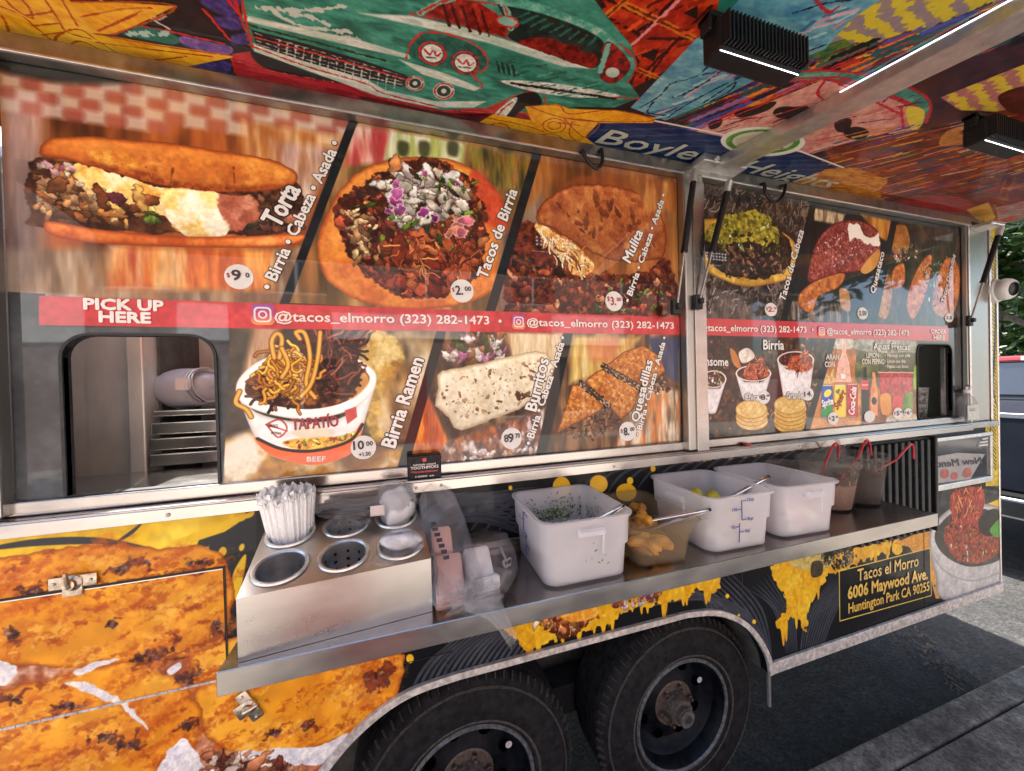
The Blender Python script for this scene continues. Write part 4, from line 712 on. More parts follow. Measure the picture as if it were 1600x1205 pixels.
# ------------------------------------------------------------------ printed wrap on the trailer's side
def paint_wrap():
    cv = Canvas(wall_ab, -1.6, 3.09, .46, 2.53, 560, '14161a', 47)
    rs = random.Random(5)
    # palm fronds, dark grey on black
    def frond(x0, y0, x1, y1, n, spread, w, c='34373d'):
        for i in range(n):
            t = i/max(n-1, 1)-.5
            mx, my = (x0+x1)/2+t*spread*.35, (y0+y1)/2+abs(t)*8
            cv.line([(x0+t*spread*.12, y0), (mx, my), (x1+t*spread, y1+abs(t)*spread*.2)], w, c)
    def leaf(pts, w, c='4c5058'):   # tapering arc
        q = catmull(pts, 6); n = len(q); T = cv.T([tuple(p) for p in q])
        nrm = np.gradient(T, axis=0); nrm = np.stack([-nrm[:, 1], nrm[:, 0]], 1)/(np.linalg.norm(nrm, axis=1, keepdims=True)+1e-6)
        ww = np.sin(np.linspace(.25, math.pi-.02, n))[:, None]*w
        cv.shape(list(T+nrm*ww)+list((T-nrm*ww*.2)[::-1]), [c, '3a3d44'], sheet=True, smooth=False)
    for i in range(16): leaf([(640+i*10, 1090-i*2), (668+i*12, 1040-i*4), (730+i*14, 985-i*5)], 5)
    for i in range(12): leaf([(560+i*22, 830), (600+i*22, 790), (660+i*24, 770)], 8)
    for i in range(10): leaf([(640+i*4, 860-i*4), (700+i*6, 790+i*3), (850, 760+i*10)], 6, '50545c')
    for i in range(10): leaf([(1185-i*7, 1035-i*4), (1170-i*9, 960-i*4), (1100-i*10, 925+i*3)], 6)
    for i in range(9): leaf([(1206-i*1, 1026-i*3), (1190-i*8, 950), (1130-i*6, 885+i*4)], 5)
    for i in range(11): leaf([(1250+i*3, 1025), (1262+i*5, 965-i*2), (1300+i*6, 905-i*2)], 5)
    for i in range(9): leaf([(1245-i*2, 1020), (1240-i*4, 950), (1215-i*6, 880+i*5)], 4)
    for i in range(22): leaf([(900+i*24, 780-i*4), (930+i*24, 745-i*3), (985+i*24, 728-i*2.5)], 5, '464a52')
    for i in range(14): leaf([(800+i*12, 1010-i*3), (830+i*12, 975-i*4), (900+i*12, 950-i*4)], 4)
    # yellow splats
    Y = ['c89a20', 'd8ac2c', 'c08c1c', 'e0bc4c']
    def splat(pts, seed, drips=6):
        cv.shape(pts, Y, scale=40, warp=7, wscale=14)
        r = random.Random(seed)
        for p in cv.inside(pts, drips):
            L = r.uniform(10, 50); cv.shape([(p[0]-6, p[1]), (p[0]+6, p[1]), (p[0]+3, p[1]-L), (p[0]-2, p[1]-L)], Y, sheet=True)
    splat([(792, 978), (850, 960), (930, 942), (970, 948), (960, 970), (920, 985), (880, 998), (826, 1018), (806, 1000)], 1, 9)
    splat([(930, 945), (1000, 918), (1040, 912), (1080, 910), (1060, 935), (1000, 950), (950, 962)], 2, 12)
    splat([(1085, 905), (1120, 895), (1125, 912), (1112, 928), (1095, 925)], 3, 3)
    splat([(1030, 915), (1085, 908), (1075, 935), (1040, 938)], 4, 3)
    cv.bits([(826, 968), (900, 950), (935, 965), (880, 990)], 90, (4, 12), ['a8683c', 'c88a58', '8a4a2c', 'd8a878', 'e0c8a8', '6a3420'])
    cv.shape([(870, 955), (925, 945), (930, 965), (890, 972)], ['d89a3c', 'c88428', 'e0b060'], scale=10)
    cv.bits([(955, 940), (1030, 922), (1028, 938), (965, 955)], 50, (3, 8), ['d8d4dc', 'b8a4a8', '8a5a8a', 'c88a3c', 'a85c34'])
    splat([(1203, 885), (1240, 872), (1275, 868), (1292, 880), (1288, 910), (1275, 925), (1262, 960), (1258, 990), (1250, 970), (1232, 968), (1222, 985), (1214, 975), (1230, 945), (1216, 915)], 5, 8)
    splat([(1330, 860), (1386, 846), (1390, 862), (1376, 868), (1340, 880), (1300, 900), (1290, 880)], 6, 2)
    cv.shape([(1395, 848), (1404, 842), (1410, 860), (1402, 868), (1394, 862)], Y)
    cv.shape([(1235, 878), (1290, 866), (1300, 884), (1280, 890), (1250, 890)], ['b8a868', 'c8b878', '988a50'], scale=10)
    cv.bits([(1282, 868), (1330, 856), (1342, 872), (1310, 890), (1285, 885)], 90, (2.5, 7), ['3a342c', '5a4c40', '242018', '7a6a58', '8a8470'])
    cv.shape([(1268, 880), (1284, 878), (1284, 898), (1268, 902)], ['3a3428', '5a5040'], scale=5)
    for x, y, r in ((1136, 932, 3), (1178, 972, 3), (1154, 962, 2), (877, 762, 14), (1100, 716, 5), (1140, 713, 5), (1020, 733, 4), (984, 752, 5), (797, 763, 3), (640, 1030, 6), (700, 1000, 4)):
        cv.shape(ell(x, y, r, r*1.2), ['d0a428', 'e0b840'])
    cv.shape(ell(935, 757, 14, 14), ['d0a028', 'dcb040']); cv.shape(ell(978, 770, 16, 14), ['c89a24', 'd8ac34'])
    # yellow field lower left with serrated dark leaf
    cv.shape([(-60, 846), (200, 816), (388, 795), (372, 818), (352, 850), (300, 870), (100, 880), (-60, 890)], ['d0a824', 'dcb836', 'e0c048', 'c89c1c'], scale=60, smooth=False)
    leaf([(-30, 862), (60, 852), (160, 850), (250, 862)], 8, '3a3c40'); leaf([(180, 850), (205, 835), (225, 815)], 4, '3a3c40')
    cv.shape([(300, 872), (310, 845), (350, 832), (392, 805), (400, 800), (400, 880), (360, 900)], ['34363a', '2a2c30'], smooth=False)
    for i in range(9): cv.shape([(262+i*14, 850-i*5.4), (284+i*14, 843-i*5.4), (296+i*12, 852-i*5.4), (276+i*12, 853-i*5)], ['d4ac28', 'dcb838'], smooth=True)
    cv.shape(ell(347, 863, 6, 8, rot=.4), ['d8b030', 'e0bc40']); cv.shape(ell(377, 856, 4, 6, rot=.4), ['d8b030', 'e0bc40'])
    cv.shape([(362, 905), (372, 880), (384, 868), (378, 910), (368, 940)], ['d8b030', 'e0bc40'])
    cv.shape([(0, 20), (420, 20), (420, 440), (0, 440)], ['cc8424', 'dc9830', 'e4a63e', 'b86c22', '8a4a24'], scale=70, sheet=True, smooth=False)   # print runs on to the rear end
    cv.shape([(0, 440), (420, 440), (420, 530), (0, 530)], ['d0a824', 'dcb836', '34363a'], scale=80, sheet=True, smooth=False)
    # giant fried tortillas
    TO = ['cc8424', 'dc9830', 'e4a63e', 'ecb654', 'd08c28', 'c87a22']
    def tortilla(pts, seed, spots, streaks):
        cv.shape(pts, TO, scale=130, oct=4, warp=3, rim='8a4a18', rimw=7, contrast=.9)
        q = cv.inside(pts, int(streaks*.7))
        r = random.Random(seed)
        for p in q:
            a = r.uniform(.25, .6); L_ = r.uniform(14, 70); w = r.uniform(1.5, 5); k = [(p[0]-L_*math.cos(a)*.5, p[1]-L_*math.sin(a)*.5), (p[0]+r.uniform(-5, 5), p[1]+r.uniform(-4, 4)), (p[0]+L_*math.cos(a)*.5, p[1]+L_*math.sin(a)*.5)]
            cv.line(k, w*2.4, r.choice(['b0601e', 'a8561c', 'c07026', 'f0c878']), chalk=22, alpha=.3, sheet=True, soft=9)
            cv.line(k, w, r.choice(['96421a', '8a3816', 'a85220', 'b8642a']), chalk=12, alpha=.42, sheet=True, soft=3)
        for p in cv.inside(pts, streaks):
            cv.shape(ell(p[0], p[1], r.uniform(2, 7), r.uniform(1.5, 4), 7), r.choice([['8a3a18', '6a2a14'], ['f0b860', 'e8ac50'], ['a85020', '98441c']]), sheet=True, soft=3, alpha=.6, warp=3, wscale=4)
        for x, y, rx, ry in spots:
            cv.shape(ell(x, y, rx*.8, ry*.75, rot=-.4), ['3c1a1c', '6a3024', '54241c', '8a4630'], scale=7, warp=13, wscale=12, soft=5, alpha=.92)
            cv.shape(ell(x, y, rx*1.4, ry*1.3, rot=-.4), ['a05a20', '96501c', 'b4682a'], scale=8, warp=16, wscale=16, soft=14, alpha=.3)
            cv.bits(ell(x, y, rx*.7, ry*.6), 10, (2, 5), ['7a5a6a', '3a1a18', '96705c', '5a3430'], alpha=.7)
    cv.shape([(-80, 1040), (280, 1030), (360, 1010), (400, 1060), (620, 1100), (600, 1230), (-80, 1230)], ['a8684a', '8a4a30', 'c89070', '6a3424', 'd8b8a0'], scale=20, smooth=False)
    tortilla([(300, 1020), (345, 1004), (380, 1000), (380, 1056), (330, 1064), (300, 1050)], 1, [(300, 1052, 18, 6)], 8)
    tortilla([(305, 1080), (330, 1060), (420, 1060), (520, 1045), (622, 1020), (630, 1050), (612, 1100), (560, 1140), (500, 1165), (430, 1178), (360, 1176), (322, 1150), (308, 1110)], 2, [(484, 1134, 18, 14), (430, 1144, 14, 8), (590, 1060, 30, 22), (385, 1110, 10, 5)], 50)
    tortilla([(-80, 1100), (40, 1070), (130, 1045), (200, 1032), (262, 1052), (296, 1082), (314, 1112), (312, 1150), (290, 1180), (250, 1212), (-80, 1225)], 3, [(15, 1090, 36, 12), (290, 1060, 16, 8), (165, 1155, 20, 12), (195, 1165, 30, 8), (105, 1103, 26, 5), (292, 1132, 10, 8)], 60)
    tortilla([(-80, 890), (20, 872), (90, 856), (160, 851), (250, 857), (320, 856), (344, 868), (356, 895), (364, 930), (360, 970), (346, 1006), (290, 1024), (240, 1034), (160, 1036), (90, 1044), (20, 1036), (-80, 1060)], 4, [(214, 882, 26, 10), (190, 890, 20, 8), (50, 924, 34, 7), (255, 1018, 38, 15), (228, 1026, 30, 8), (25, 990, 12, 8), (176, 975, 8, 5), (310, 880, 26, 5), (340, 980, 12, 20)], 90)
    for a in ([(345, 875), (300, 890), (250, 900), (160, 916)], [(356, 985), (330, 1000), (300, 1012), (262, 1026)]): cv.line(a, 5, '7a3a18', chalk=7, alpha=.6)
    # cheese
    CH = ['c8c4c8', 'dcd8d8', 'b8b4bc', 'e4dcd0']
    cv.shape([(-60, 1036), (10, 1034), (30, 1046), (10, 1068), (-60, 1080)], CH, scale=14, warp=4)
    cv.shape([(120, 1046), (150, 1034), (190, 1032), (150, 1046), (128, 1054)], CH, scale=10, warp=3)
    cv.shape([(100, 1068), (140, 1066), (170, 1080), (200, 1100), (232, 1140), (214, 1128), (180, 1098), (140, 1082)], CH, scale=10, warp=3)
    cv.shape([(245, 1205), (262, 1170), (290, 1156), (310, 1186), (318, 1215), (240, 1222)], CH, scale=14, warp=3, light=.1)
    cv.shape([(374, 1178), (440, 1170), (500, 1166), (550, 1146), (530, 1176), (500, 1196), (430, 1200), (390, 1192)], CH, scale=14, warp=3)
    cv.shape([(262, 1046), (280, 1034), (284, 1042), (268, 1054)], CH, scale=8)
    cv.bits([(320, 1185), (380, 1180), (480, 1205), (330, 1212)], 60, (4, 12), ['b88a70', '8a5a44', 'd8c0b0', '6a3a2c', 'a87050'])
    # foam cup, far right
    cv.shape([(1395, 850), (1430, 835), (1455, 830), (1462, 860), (1478, 910), (1482, 935), (1462, 936), (1454, 905), (1420, 855)], ['c08a34', 'b07a2c', 'd09c48'], scale=20, smooth=False)
    cv.bits([(1450, 915), (1480, 915), (1475, 935), (1452, 938)], 8, (3, 7), ['1a1a1c', '141416'], rim='141416')
    cv.shape([(1476, 760), (1520, 752), (1562, 745), (1564, 930), (1470, 935), (1456, 820)], ['2a2c30', '3a3c40', '24262a'], scale=30, smooth=False)
    cv.shape([(1524, 800), (1564, 780), (1564, 800), (1540, 815)], ['c8a824', 'd8b838'])
    cv.shape([(1453, 835), (1462, 815), (1490, 792), (1530, 786), (1570, 800), (1590, 850), (1568, 880), (1556, 936), (1474, 938), (1462, 900), (1453, 865)], ['b4b2b0', 'c4c2c0', 'a8a6a4'], scale=40, rim='78767a', rimw=14, light=.1)
    cv.shape([(1460, 838), (1470, 818), (1496, 798), (1540, 796), (1580, 820), (1580, 850), (1560, 876), (1520, 886), (1490, 878), (1468, 860)], ['3a3430', '2a2624', '4a4440'], scale=20)
    cv.shape([(1478, 850), (1476, 825), (1496, 810), (1540, 812), (1562, 840), (1556, 868), (1520, 882), (1492, 872)], ['7a3020', '9a4028', '5a2418', 'b85c34'], scale=8, warp=3)
    cv.bits([(1478, 850), (1476, 825), (1496, 812), (1560, 822), (1562, 860), (1520, 880), (1492, 872)], 150, (2, 6), ['a8402c', 'c8603c', '7a2c1c', 'c8a034', '8a8a44', 'd8ccb8', '5a2418', '2c2418'])
    cv.shape([(1488, 812), (1484, 780), (1496, 766), (1534, 762), (1536, 800), (1520, 816), (1500, 818)], ['8a2c24', 'a8443a', '6a1c18', 'c8784c'], scale=8, st=(.5, 2), warp=3)
    cv.strands([(1490, 810), (1490, 770), (1532, 766), (1528, 810)], 40, 24, 3, ['c88a4c', 'a8443a', '2c1814', '8a2c24', 'd8a060'], ang=1.5)
    cv.shape([(1528, 820), (1540, 800), (1560, 798), (1560, 830), (1540, 838)], ['141414', '201e1c'], soft=3)
    cv.shape([(1546, 830), (1562, 812), (1562, 840)], ['4a8a28', '5c9c34'])
    cv.line([(1456, 868), (1480, 896), (1520, 908), (1560, 896)], 5, '8e8c8c', alpha=.7)
    # yellow palm strip on the end post, top to bottom
    cv.shape([(1538, 330), (1575, 330), (1578, 760), (1540, 760)], ['b8a438', 'c8b44c', 'a89430', 'd0bc5c'], scale=40, smooth=False)
    for i in range(60):
        y = 380+i*6; cv.line([(1556, y), (1549, y-9)], 3, '2a2c2e'); cv.line([(1549, y+3), (1543, y-5)], 2.4, '34363a') if i % 3 else None
    leaf([(1546, 700), (1552, 600), (1556, 500), (1553, 400)], 9, '2c2e32'); leaf([(1540, 560), (1548, 600), (1558, 640)], 9, '2c2e32'); leaf([(1541, 520), (1547, 560), (1549, 600)], 8, '2c2e32')
    # address plate border
    cv.shape([(1311, 893), (1453, 857), (1455, 931), (1312, 971)], ['0e1012', '14161a'], smooth=False)
    cv.line([(1311, 893), (1453, 857), (1455, 931), (1312, 971), (1311, 893)], 2.6, 'd8bc60', smooth=False)
    return cv
# ------------------------------------------------------------------ materials
STEEL = mat('brushed_steel', (.40, .385, .36), .36, 1, var=.05, scale=9, stretch=(14, 14, 1), rvar=.07, bump=.0001)
STEELH = mat('brushed_steel_sheet', (.40, .375, .355), .23, 1, var=.12, scale=9, stretch=(1, 2.5, 2.5), rvar=.1, bump=.0004)
STEELD = mat('worn_steel', (.36, .345, .32), .36, 1, var=.2, scale=24, rvar=.12, bump=.001)
ALU = mat('aluminium_trim', (.66, .65, .63), .33, .9, var=.14, scale=40, rvar=.12, bump=.0006)
SCUFF = mat('scuffed_trim', (.55, .51, .48), .55, .35, var=.35, scale=55, bump=.002)
DARKM = mat('dark_metal', (.03, .032, .035), .5, .5, var=.3, scale=40, bump=.0008)
BLACKP = mat('black_plastic', (.010, .010, .011), .4, 0, var=.2, scale=60, spec=.3)
RUBBER = mat('tyre_rubber', (.011, .011, .012), .75, 0, var=.7, scale=34, bump=.0016, spec=.2)
DIRT = mat('dusty_rubber', (.05, .043, .036), .9, 0, var=.6, scale=90, bump=.002)
RIMM = mat('black_wheel_paint', (.004, .005, .008), .5, 0, var=.8, scale=30, spec=.16)
RIME = mat('worn_rim_edge', (.10, .105, .11), .55, .3, var=.6, scale=50, bump=.001)
RUST = mat('rusty_steel', (.11, .085, .07), .62, .5, var=.5, scale=70, bump=.002)
WHITEP = mat('white_plastic', (.62, .62, .62), .35, 0, var=.05, scale=20)
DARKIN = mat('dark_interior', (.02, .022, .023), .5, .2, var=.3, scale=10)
GREYIN = mat('galvanised_liner', (.09, .088, .082), .6, .2, var=.35, scale=18, bump=.001)

VOID = mat('hollow_dark', (.001, .001, .001), .9, spec=0)
def worn(name, c, fine, var):
    m = mat(name, c, .88, 0, var=var, scale=fine, bump=.006); n = m.node_tree.nodes; l = m.node_tree.links; p = n['Principled BSDF']; src = p.inputs['Base Color'].links[0].from_socket
    t = n['Texture Coordinate'] if 'Texture Coordinate' in n else n.new('ShaderNodeTexCoord')
    for sc, lo, hi, a, b in ((2.3, .25, .75, .45, 1.35), (14, .35, .62, 1.25, .6), (190, .62, .75, 1, 2.2)):
        nz = n.new('ShaderNodeTexNoise'); nz.inputs['Scale'].default_value = sc; nz.inputs['Detail'].default_value = 7; l.new(t.outputs['Object'], nz.inputs[0]); mr = n.new('ShaderNodeMapRange'); mr.inputs[1].default_value = lo; mr.inputs[2].default_value = hi; mr.inputs[3].default_value = a; mr.inputs[4].default_value = b; l.new(nz.outputs[0], mr.inputs[0])
        mm = n.new('ShaderNodeMix'); mm.data_type = 'RGBA'; mm.blend_type = 'MULTIPLY'; mm.inputs[0].default_value = 1; l.new(src, mm.inputs[6]); l.new(mr.outputs[0], mm.inputs[7]); src = mm.outputs[2]
    l.new(src, p.inputs['Base Color']); return m
ASPH = worn('asphalt', (.026, .025, .024), 60, .9)
CONC = worn('concrete', (.21, .192, .168), 70, .5)
CONC2 = worn('kerb_concrete', (.185, .17, .15), 80, .5)
GLASS = mat('pane_glass', (.9, .92, .92), .02, 0, var=0, trans=1, ior=1.45, rvar=0)

# ------------------------------------------------------------------ ground and surroundings
def sheet(name, x0, x1, y0, y1, z, m, parent=None):
    bm = bmesh.new(); vs = [bm.verts.new(v) for v in ((x0, y0, z), (x1, y0, z), (x1, y1, z), (x0, y1, z))]; bm.faces.new(vs); return obj(name, bm, m, parent)
structure(sheet('ground', -150, 150, -150, 150, -.02, CONC))
structure(sheet('road', -150, 150, -.07, 9.2, 0, ASPH))
KZ = .13
kb = structure(box('kerb', (-40, -.16, -.05), (40, -.055, KZ), CONC2, None, .012, 2))
sw = structure(sheet('pavement', -40, 40, -8.5, -.168, -.015, CONC2))
for i in range(-8, 14):      # paving slabs with open joints
    for j in range(6):
        if -4 < i < 6:
            box('paving_slab', (i*1.6+.0025, -.166-(j+1)*1.38+.0025, -.01), ((i+1)*1.6-.0025, -.166-j*1.38-.0025, KZ+.001*((i*7+j*3) % 3)-.002), CONC, sw, .006)
structure(sheet('bounce_paving', -14, 14, -8.49, -2.94, KZ+.012, mat('pale_paving', (.38, .35, .31), .85, var=.12, scale=8, bump=.003)))  # unseen lighter paving added to bounce light up under the awning
structure(box('far_pavement', (-60, 9.2, -.05), (60, 13, .13), CONC2))

# ------------------------------------------------------------------ trailer
trailer = thing('food_trailer', 'long black and yellow printed taco trailer with raised awning and menu windows', 'food trailer', (.8, 1.0, 0))
WR = paint_wrap(); PRW = print_mat('wrap_print', WR, (0, 2), rough=.45, coat=.2, gain=1.1, dirt=.1, spec=.1)
LX0, LX1 = -1.55, 3.057          # trailer side extent
arch = [(-.36, .502), (-.335, .55), (-.23, .668), (-.144, .748), (-.031, .808), (.098, .826), (.30, .828), (.881, .828), (1.0, .824), (1.12, .80), (1.225, .744), (1.30, .67), (1.357, .575), (1.373, .502)]
ac = [tuple(p) for p in catmull(arch, 4)]
wall_out = [(LX0, .502)]+ac+[(LX1, .502), (LX1, 1.40), (LX0, 1.40)]
slab_xz('lower_wall', wall_out, 0, .03, PRW, trailer)
slab_xz('corner_wall', [(2.945, 1.402), (LX1, 1.402), (LX1, 2.53), (2.945, 2.53)], 0, .03, PRW, trailer)
slab_xz('left_wall', [(LX0, 1.402), (-.93, 1.402), (-.93, 2.53), (LX0, 2.53)], 0, .03, PRW, trailer)
box('header', (-.93, .0, 2.47), (2.945, .03, 2.62), STEELD, trailer); box('header_light_block', (-.93, .013, 2.30), (2.945, .034, 2.469), DARKIN, trailer)  # hidden strip behind the header, added to block sunlight leaking over the menu windows
# shell
WHITEB = mat('white_shell', (.6, .6, .58), .4, 0, var=.1, scale=6)
box('front_end', (LX1-.03, .031, .5), (LX1, 2.2, 2.6), WHITEB, trailer)
box('rear_end', (LX0, .031, .5), (LX0+.03, 2.2, 2.6), WHITEB, trailer)
box('far_side', (LX0+.03, 2.17, .5), (LX1-.03, 2.2, 2.6), WHITEB, trailer)
hv = (-1.45, -.3, .06, .95)   # unseen roof opening added to let daylight onto the pick-up counter
box('roof', (LX0-.02, -.0, 2.62), (hv[0], 2.22, 2.66), WHITEB, trailer); box('roof', (hv[1], -.0, 2.62), (LX1+.02, 2.22, 2.66), WHITEB, trailer); box('roof', (hv[0]+.0005, -.0, 2.62), (hv[1]-.0005, hv[2], 2.66), WHITEB, trailer); box('roof', (hv[0]+.0005, hv[3], 2.62), (hv[1]-.0005, 2.22, 2.66), WHITEB, trailer)
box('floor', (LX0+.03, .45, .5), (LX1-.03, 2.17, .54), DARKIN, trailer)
box('wheel_well', (-.36, .44, .2), (1.375, .46, .95), GREYIN, trailer)
box('well_top', (-.36, .032, .90), (1.375, .44, .92), GREYIN, trailer)
box('edge_strip', (LX1+.001, -.004, .5), (LX1+.012, .03, 2.52), ALU, trailer, .002)
# arch lip and bottom rail
bm = bmesh.new()
q = [Vector((x, 0, z)) for x, z in ac]
def strip(bm, pts, w, y0, y1):
    rows = []
    for i, p in enumerate(pts):
        d = (pts[min(i+1, len(pts)-1)]-pts[max(i-1, 0)]).normalized(); n = Vector((-d.z, 0, d.x))
        a, b = p-n*.004, p+n*w
        rows.append([bm.verts.new((a.x, y0, a.z)), bm.verts.new((b.x, y0, b.z)), bm.verts.new((b.x, y1, b.z)), bm.verts.new((a.x, y1, a.z))])
    for r, s in zip(rows, rows[1:]):
        for k in range(4): bm.faces.new((r[k], s[k], s[(k+1) % 4], r[(k+1) % 4]))
    bm.faces.new(rows[0]); bm.faces.new(rows[-1][::-1]); bmesh.ops.recalc_face_normals(bm, faces=bm.faces[:])
strip(bm, q, .016, -.012, .0); obj('arch_lip', bm, SCUFF, trailer)
bm = bmesh.new(); strip(bm, [Vector((p.x, 0, p.z)) for p in q], -.004-.0005, .03, .42); obj('arch_liner', bm, GREYIN, trailer)
box('bottom_rail', (1.375, -.014, .505), (LX1, -.0005, .552), SCUFF, trailer, .002)
box('bottom_rail', (LX0, -.014, .505), (-.365, -.0005, .552), SCUFF, trailer, .002)
for x in (1.45, 1.9, 2.35, 2.8): lathe('rivet', [(.006, 0), (.005, .003), (0.0005, .004)], ALU, trailer, 8, Matrix.Translation((x, -.014, .53)) @ Matrix.Rotation(R_(90), 4, 'X'))
tube('mud_flap_stay', [(1.378, .005, .5), (1.384, .01, .36)], .008, ALU, trailer)
# panel seams
for px in ((697, 1003), (1160, 930)):
    x = on_wall(*px).x; box('panel_seam', (x-.0015, -.0012, .835), (x+.0015, -.0004, 1.19), DARKM, trailer)
x = on_wall(1444, 880).x; box('panel_seam', (x-.001, -.0012, .56), (x+.001, -.0004, .93), DARKM, trailer)
# storage doors, printed through
ax0, ax1, az0, az1 = -1.5, -.441, .982, 1.256
slab_xz('storage_door', [(ax0, az0), (ax1, az0), (ax1, az1), (ax0, az1)], -.004, -.0006, PRW, trailer)
box('door_gap', (ax0, -.0025, az1), (ax1+.004, -.0006, az1+.004), DARKM, trailer); box('door_gap', (ax1, -.0025, az0), (ax1+.004, -.0006, az1), DARKM, trailer)
box('door_edge', (ax0, -.0055, az1-.002), (ax1, -.004, az1), ALU, trailer)
bm = bmesh.new()
for i in range(52):
    x = ax0+i*.0205; add_tube(bm, [(x, -.005, az0-.002), (x+.019, -.005, az0-.002)], .0028, 6)
obj('piano_hinge', bm, SCUFF, trailer, True)
box('door_gap', (-.02, -.0022, .905), (.12, -.0008, .9065), DARKM, trailer)
def latch(px, py, ang):
    c = on_wall(px, py); mt = Matrix.Translation((c.x, -.004, c.z)) @ Matrix.Rotation(R_(ang), 4, 'Y')
    bm = bmesh.new()
    add_box(bm, (-.042, -.004, -.012), (.042, 0, .016), .003, 2, mt); add_box(bm, (-.018, -.006, -.03), (.018, 0, .012), .003, 2, mt)
    add_lathe(bm, [(.019, 0), (.018, .006), (.012, .010), (.011, .016), (.0005, .017)], 18, mt @ Matrix.Rotation(R_(90), 4, 'X'))
    o = obj('latch_plate', bm, RUST2, trailer, True)
    bm = bmesh.new(); add_tube(bm, [mt @ Vector(p) for p in ((0, -.014, -.006), (0, -.020, .012), (0, -.022, .03))], [.006, .005, .0035], 8); h = obj('latch_handle', bm, RUST2, o, True)
    for s in (-.032, .032): lathe('screw', [(.004, 0), (.003, .003), (.0004, .0035)], SCUFF, o, 8, mt @ Matrix.Translation((s, -.004, .002)) @ Matrix.Rotation(R_(90), 4, 'X'))
RUST2 = mat('tarnished_chrome', (.50, .42, .34), .32, 1, var=.3, scale=90, bump=.001)
latch(118, 908, 0); latch(390, 1101, 62)
# sill
box('sill', (-.93, -.045, 1.408), (2.945, .0, 1.436), STEELH, trailer, .004, 2)
box('sill_lip', (-.93, -.049, 1.402), (2.70, -.0455, 1.43), STEELH, trailer, .001)
box('window_track', (-.85, -.014, 1.437), (2.76, -.0005, 1.468), STEELH, trailer, .003, 2)
for px, py in ((262, 798), (650, 757), (690, 757), (960, 727), (1250, 696)):
    c = on_wall(px, py, -.05); lathe('screw', [(.005, 0), (.004, .003), (.0004, .004)], SCUFF, trailer, 8, Matrix.Translation((c.x, -.049, 1.416)) @ Matrix.Rotation(R_(90), 4, 'X'))
bm = bmesh.new()
for i in range(60):   # old sealant hanging under the sill
    x = .95+i*.017; add_box(bm, (x, -.02, 1.397-rnd.random()*.012), (x+.018, -.001, 1.4015))
obj('torn_sealant', bm, mat('old_sealant', (.22, .18, .14), .9, var=.8, scale=160, bump=.004), trailer)
# posts and top rail
box('left_post', (-.93, -.03, 1.44), (-.815, .0, 2.47), STEEL, trailer, .004, 2)
box('middle_post', (.972, -.034, 1.437), (1.058, -.0, 2.44), STEEL, trailer, .004, 2)
box('post_flange', (1.005, -.040, 1.40), (1.056, -.0345, 2.40), STEELH, trailer, .001)
box('right_post', (2.735, -.022, 1.437), (2.943, -.0, 2.44), STEEL, trailer, .004, 2)
box('post_bead', (2.738, -.028, 1.437), (2.75, -.0225, 2.43), ALU, trailer, .002); box('post_bead', (2.925, -.028, 1.437), (2.94, -.0225, 2.47), ALU, trailer, .002)
box('top_rail', (-.93, -.03, 2.425), (2.76, -.0005, 2.469), STEELD, trailer, .003, 2)
box('top_bead', (-.93, -.034, 2.425), (2.75, -.0305, 2.431), ALU, trailer, .001)
# menu windows
CL = paint_left(); PRL = print_mat('menu_print_left', CL, (0, 2), rough=.5, coat=.8, gain=1.1, sat=.97, bumpd=.0012, spec=.15)
CR = paint_right(); PRR = print_mat('menu_print_right', CR, (0, 2), rough=.5, coat=.8, gain=1.1, sat=.97, bumpd=.0012, spec=.15)
hole = rrect(-.728, -.445, 1.455, 1.832, .05, 6, (.05, .05, .012, .012))
mwl = slab_xz('menu_window', [(-.815, 1.468), (.972, 1.468), (.972, 2.426), (-.815, 2.426)], 0, .012, PRL, trailer, [[(x, max(z, 1.4695)) for x, z in hole]])
mwl['label'] = 'left menu window with sandwich, taco and noodle pictures'
hole2 = rrect(2.365, 2.642, 1.46, 1.829, .04, 6)
mwr = slab_xz('menu_window', [(1.058, 1.468), (2.736, 1.468), (2.736, 2.426), (1.058, 2.426)], 0, .012, PRR, trailer, [[(x, max(z, 1.4695)) for x, z in hole2]])
mwr['label'] = 'right menu window with taco, cup and drink pictures'
def ring(name, loop, w, y0, y1, m):
    c = (sum(p[0] for p in loop)/len(loop), sum(p[1] for p in loop)/len(loop)); bm = bmesh.new(); rows = []; n = len(loop)
    for i, (x, z) in enumerate(loop):
        a, b = loop[i-1], loop[(i+1) % n]; d = Vector((b[0]-a[0], b[1]-a[1])).normalized(); nn = Vector((-d.y, d.x))
        if nn.dot(Vector((c[0]-x, c[1]-z))) > 0: nn = -nn
        rows.append([bm.verts.new((x, y0, z)), bm.verts.new((x+nn.x*w, y0, z+nn.y*w)), bm.verts.new((x+nn.x*w, y1, z+nn.y*w)), bm.verts.new((x, y1, z))])
    for i in range(n):
        r, s = rows[i], rows[(i+1) % n]
        for k in range(4): bm.faces.new((r[k], s[k], s[(k+1) % 4], r[(k+1) % 4]))
    bmesh.ops.recalc_face_normals(bm, faces=bm.faces[:]); return obj(name, bm, m, trailer, True)
hl = [(x, max(z, 1.47)) for x, z in hole]; ring('hatch_trim', hl, .006, -.004, .02, DARKM)
hl2 = [(x, max(z, 1.47)) for x, z in hole2]; ring('hatch_trim', hl2, .005, -.004, .02, DARKM)
box('hatch_slider', (2.622, .016, 1.475), (2.634, .03, 1.815), ALU, trailer)
PANEL = mat('satin_panel', (.62, .63, .60), .38, .45, var=.12, scale=5, stretch=(3, 3, 1))
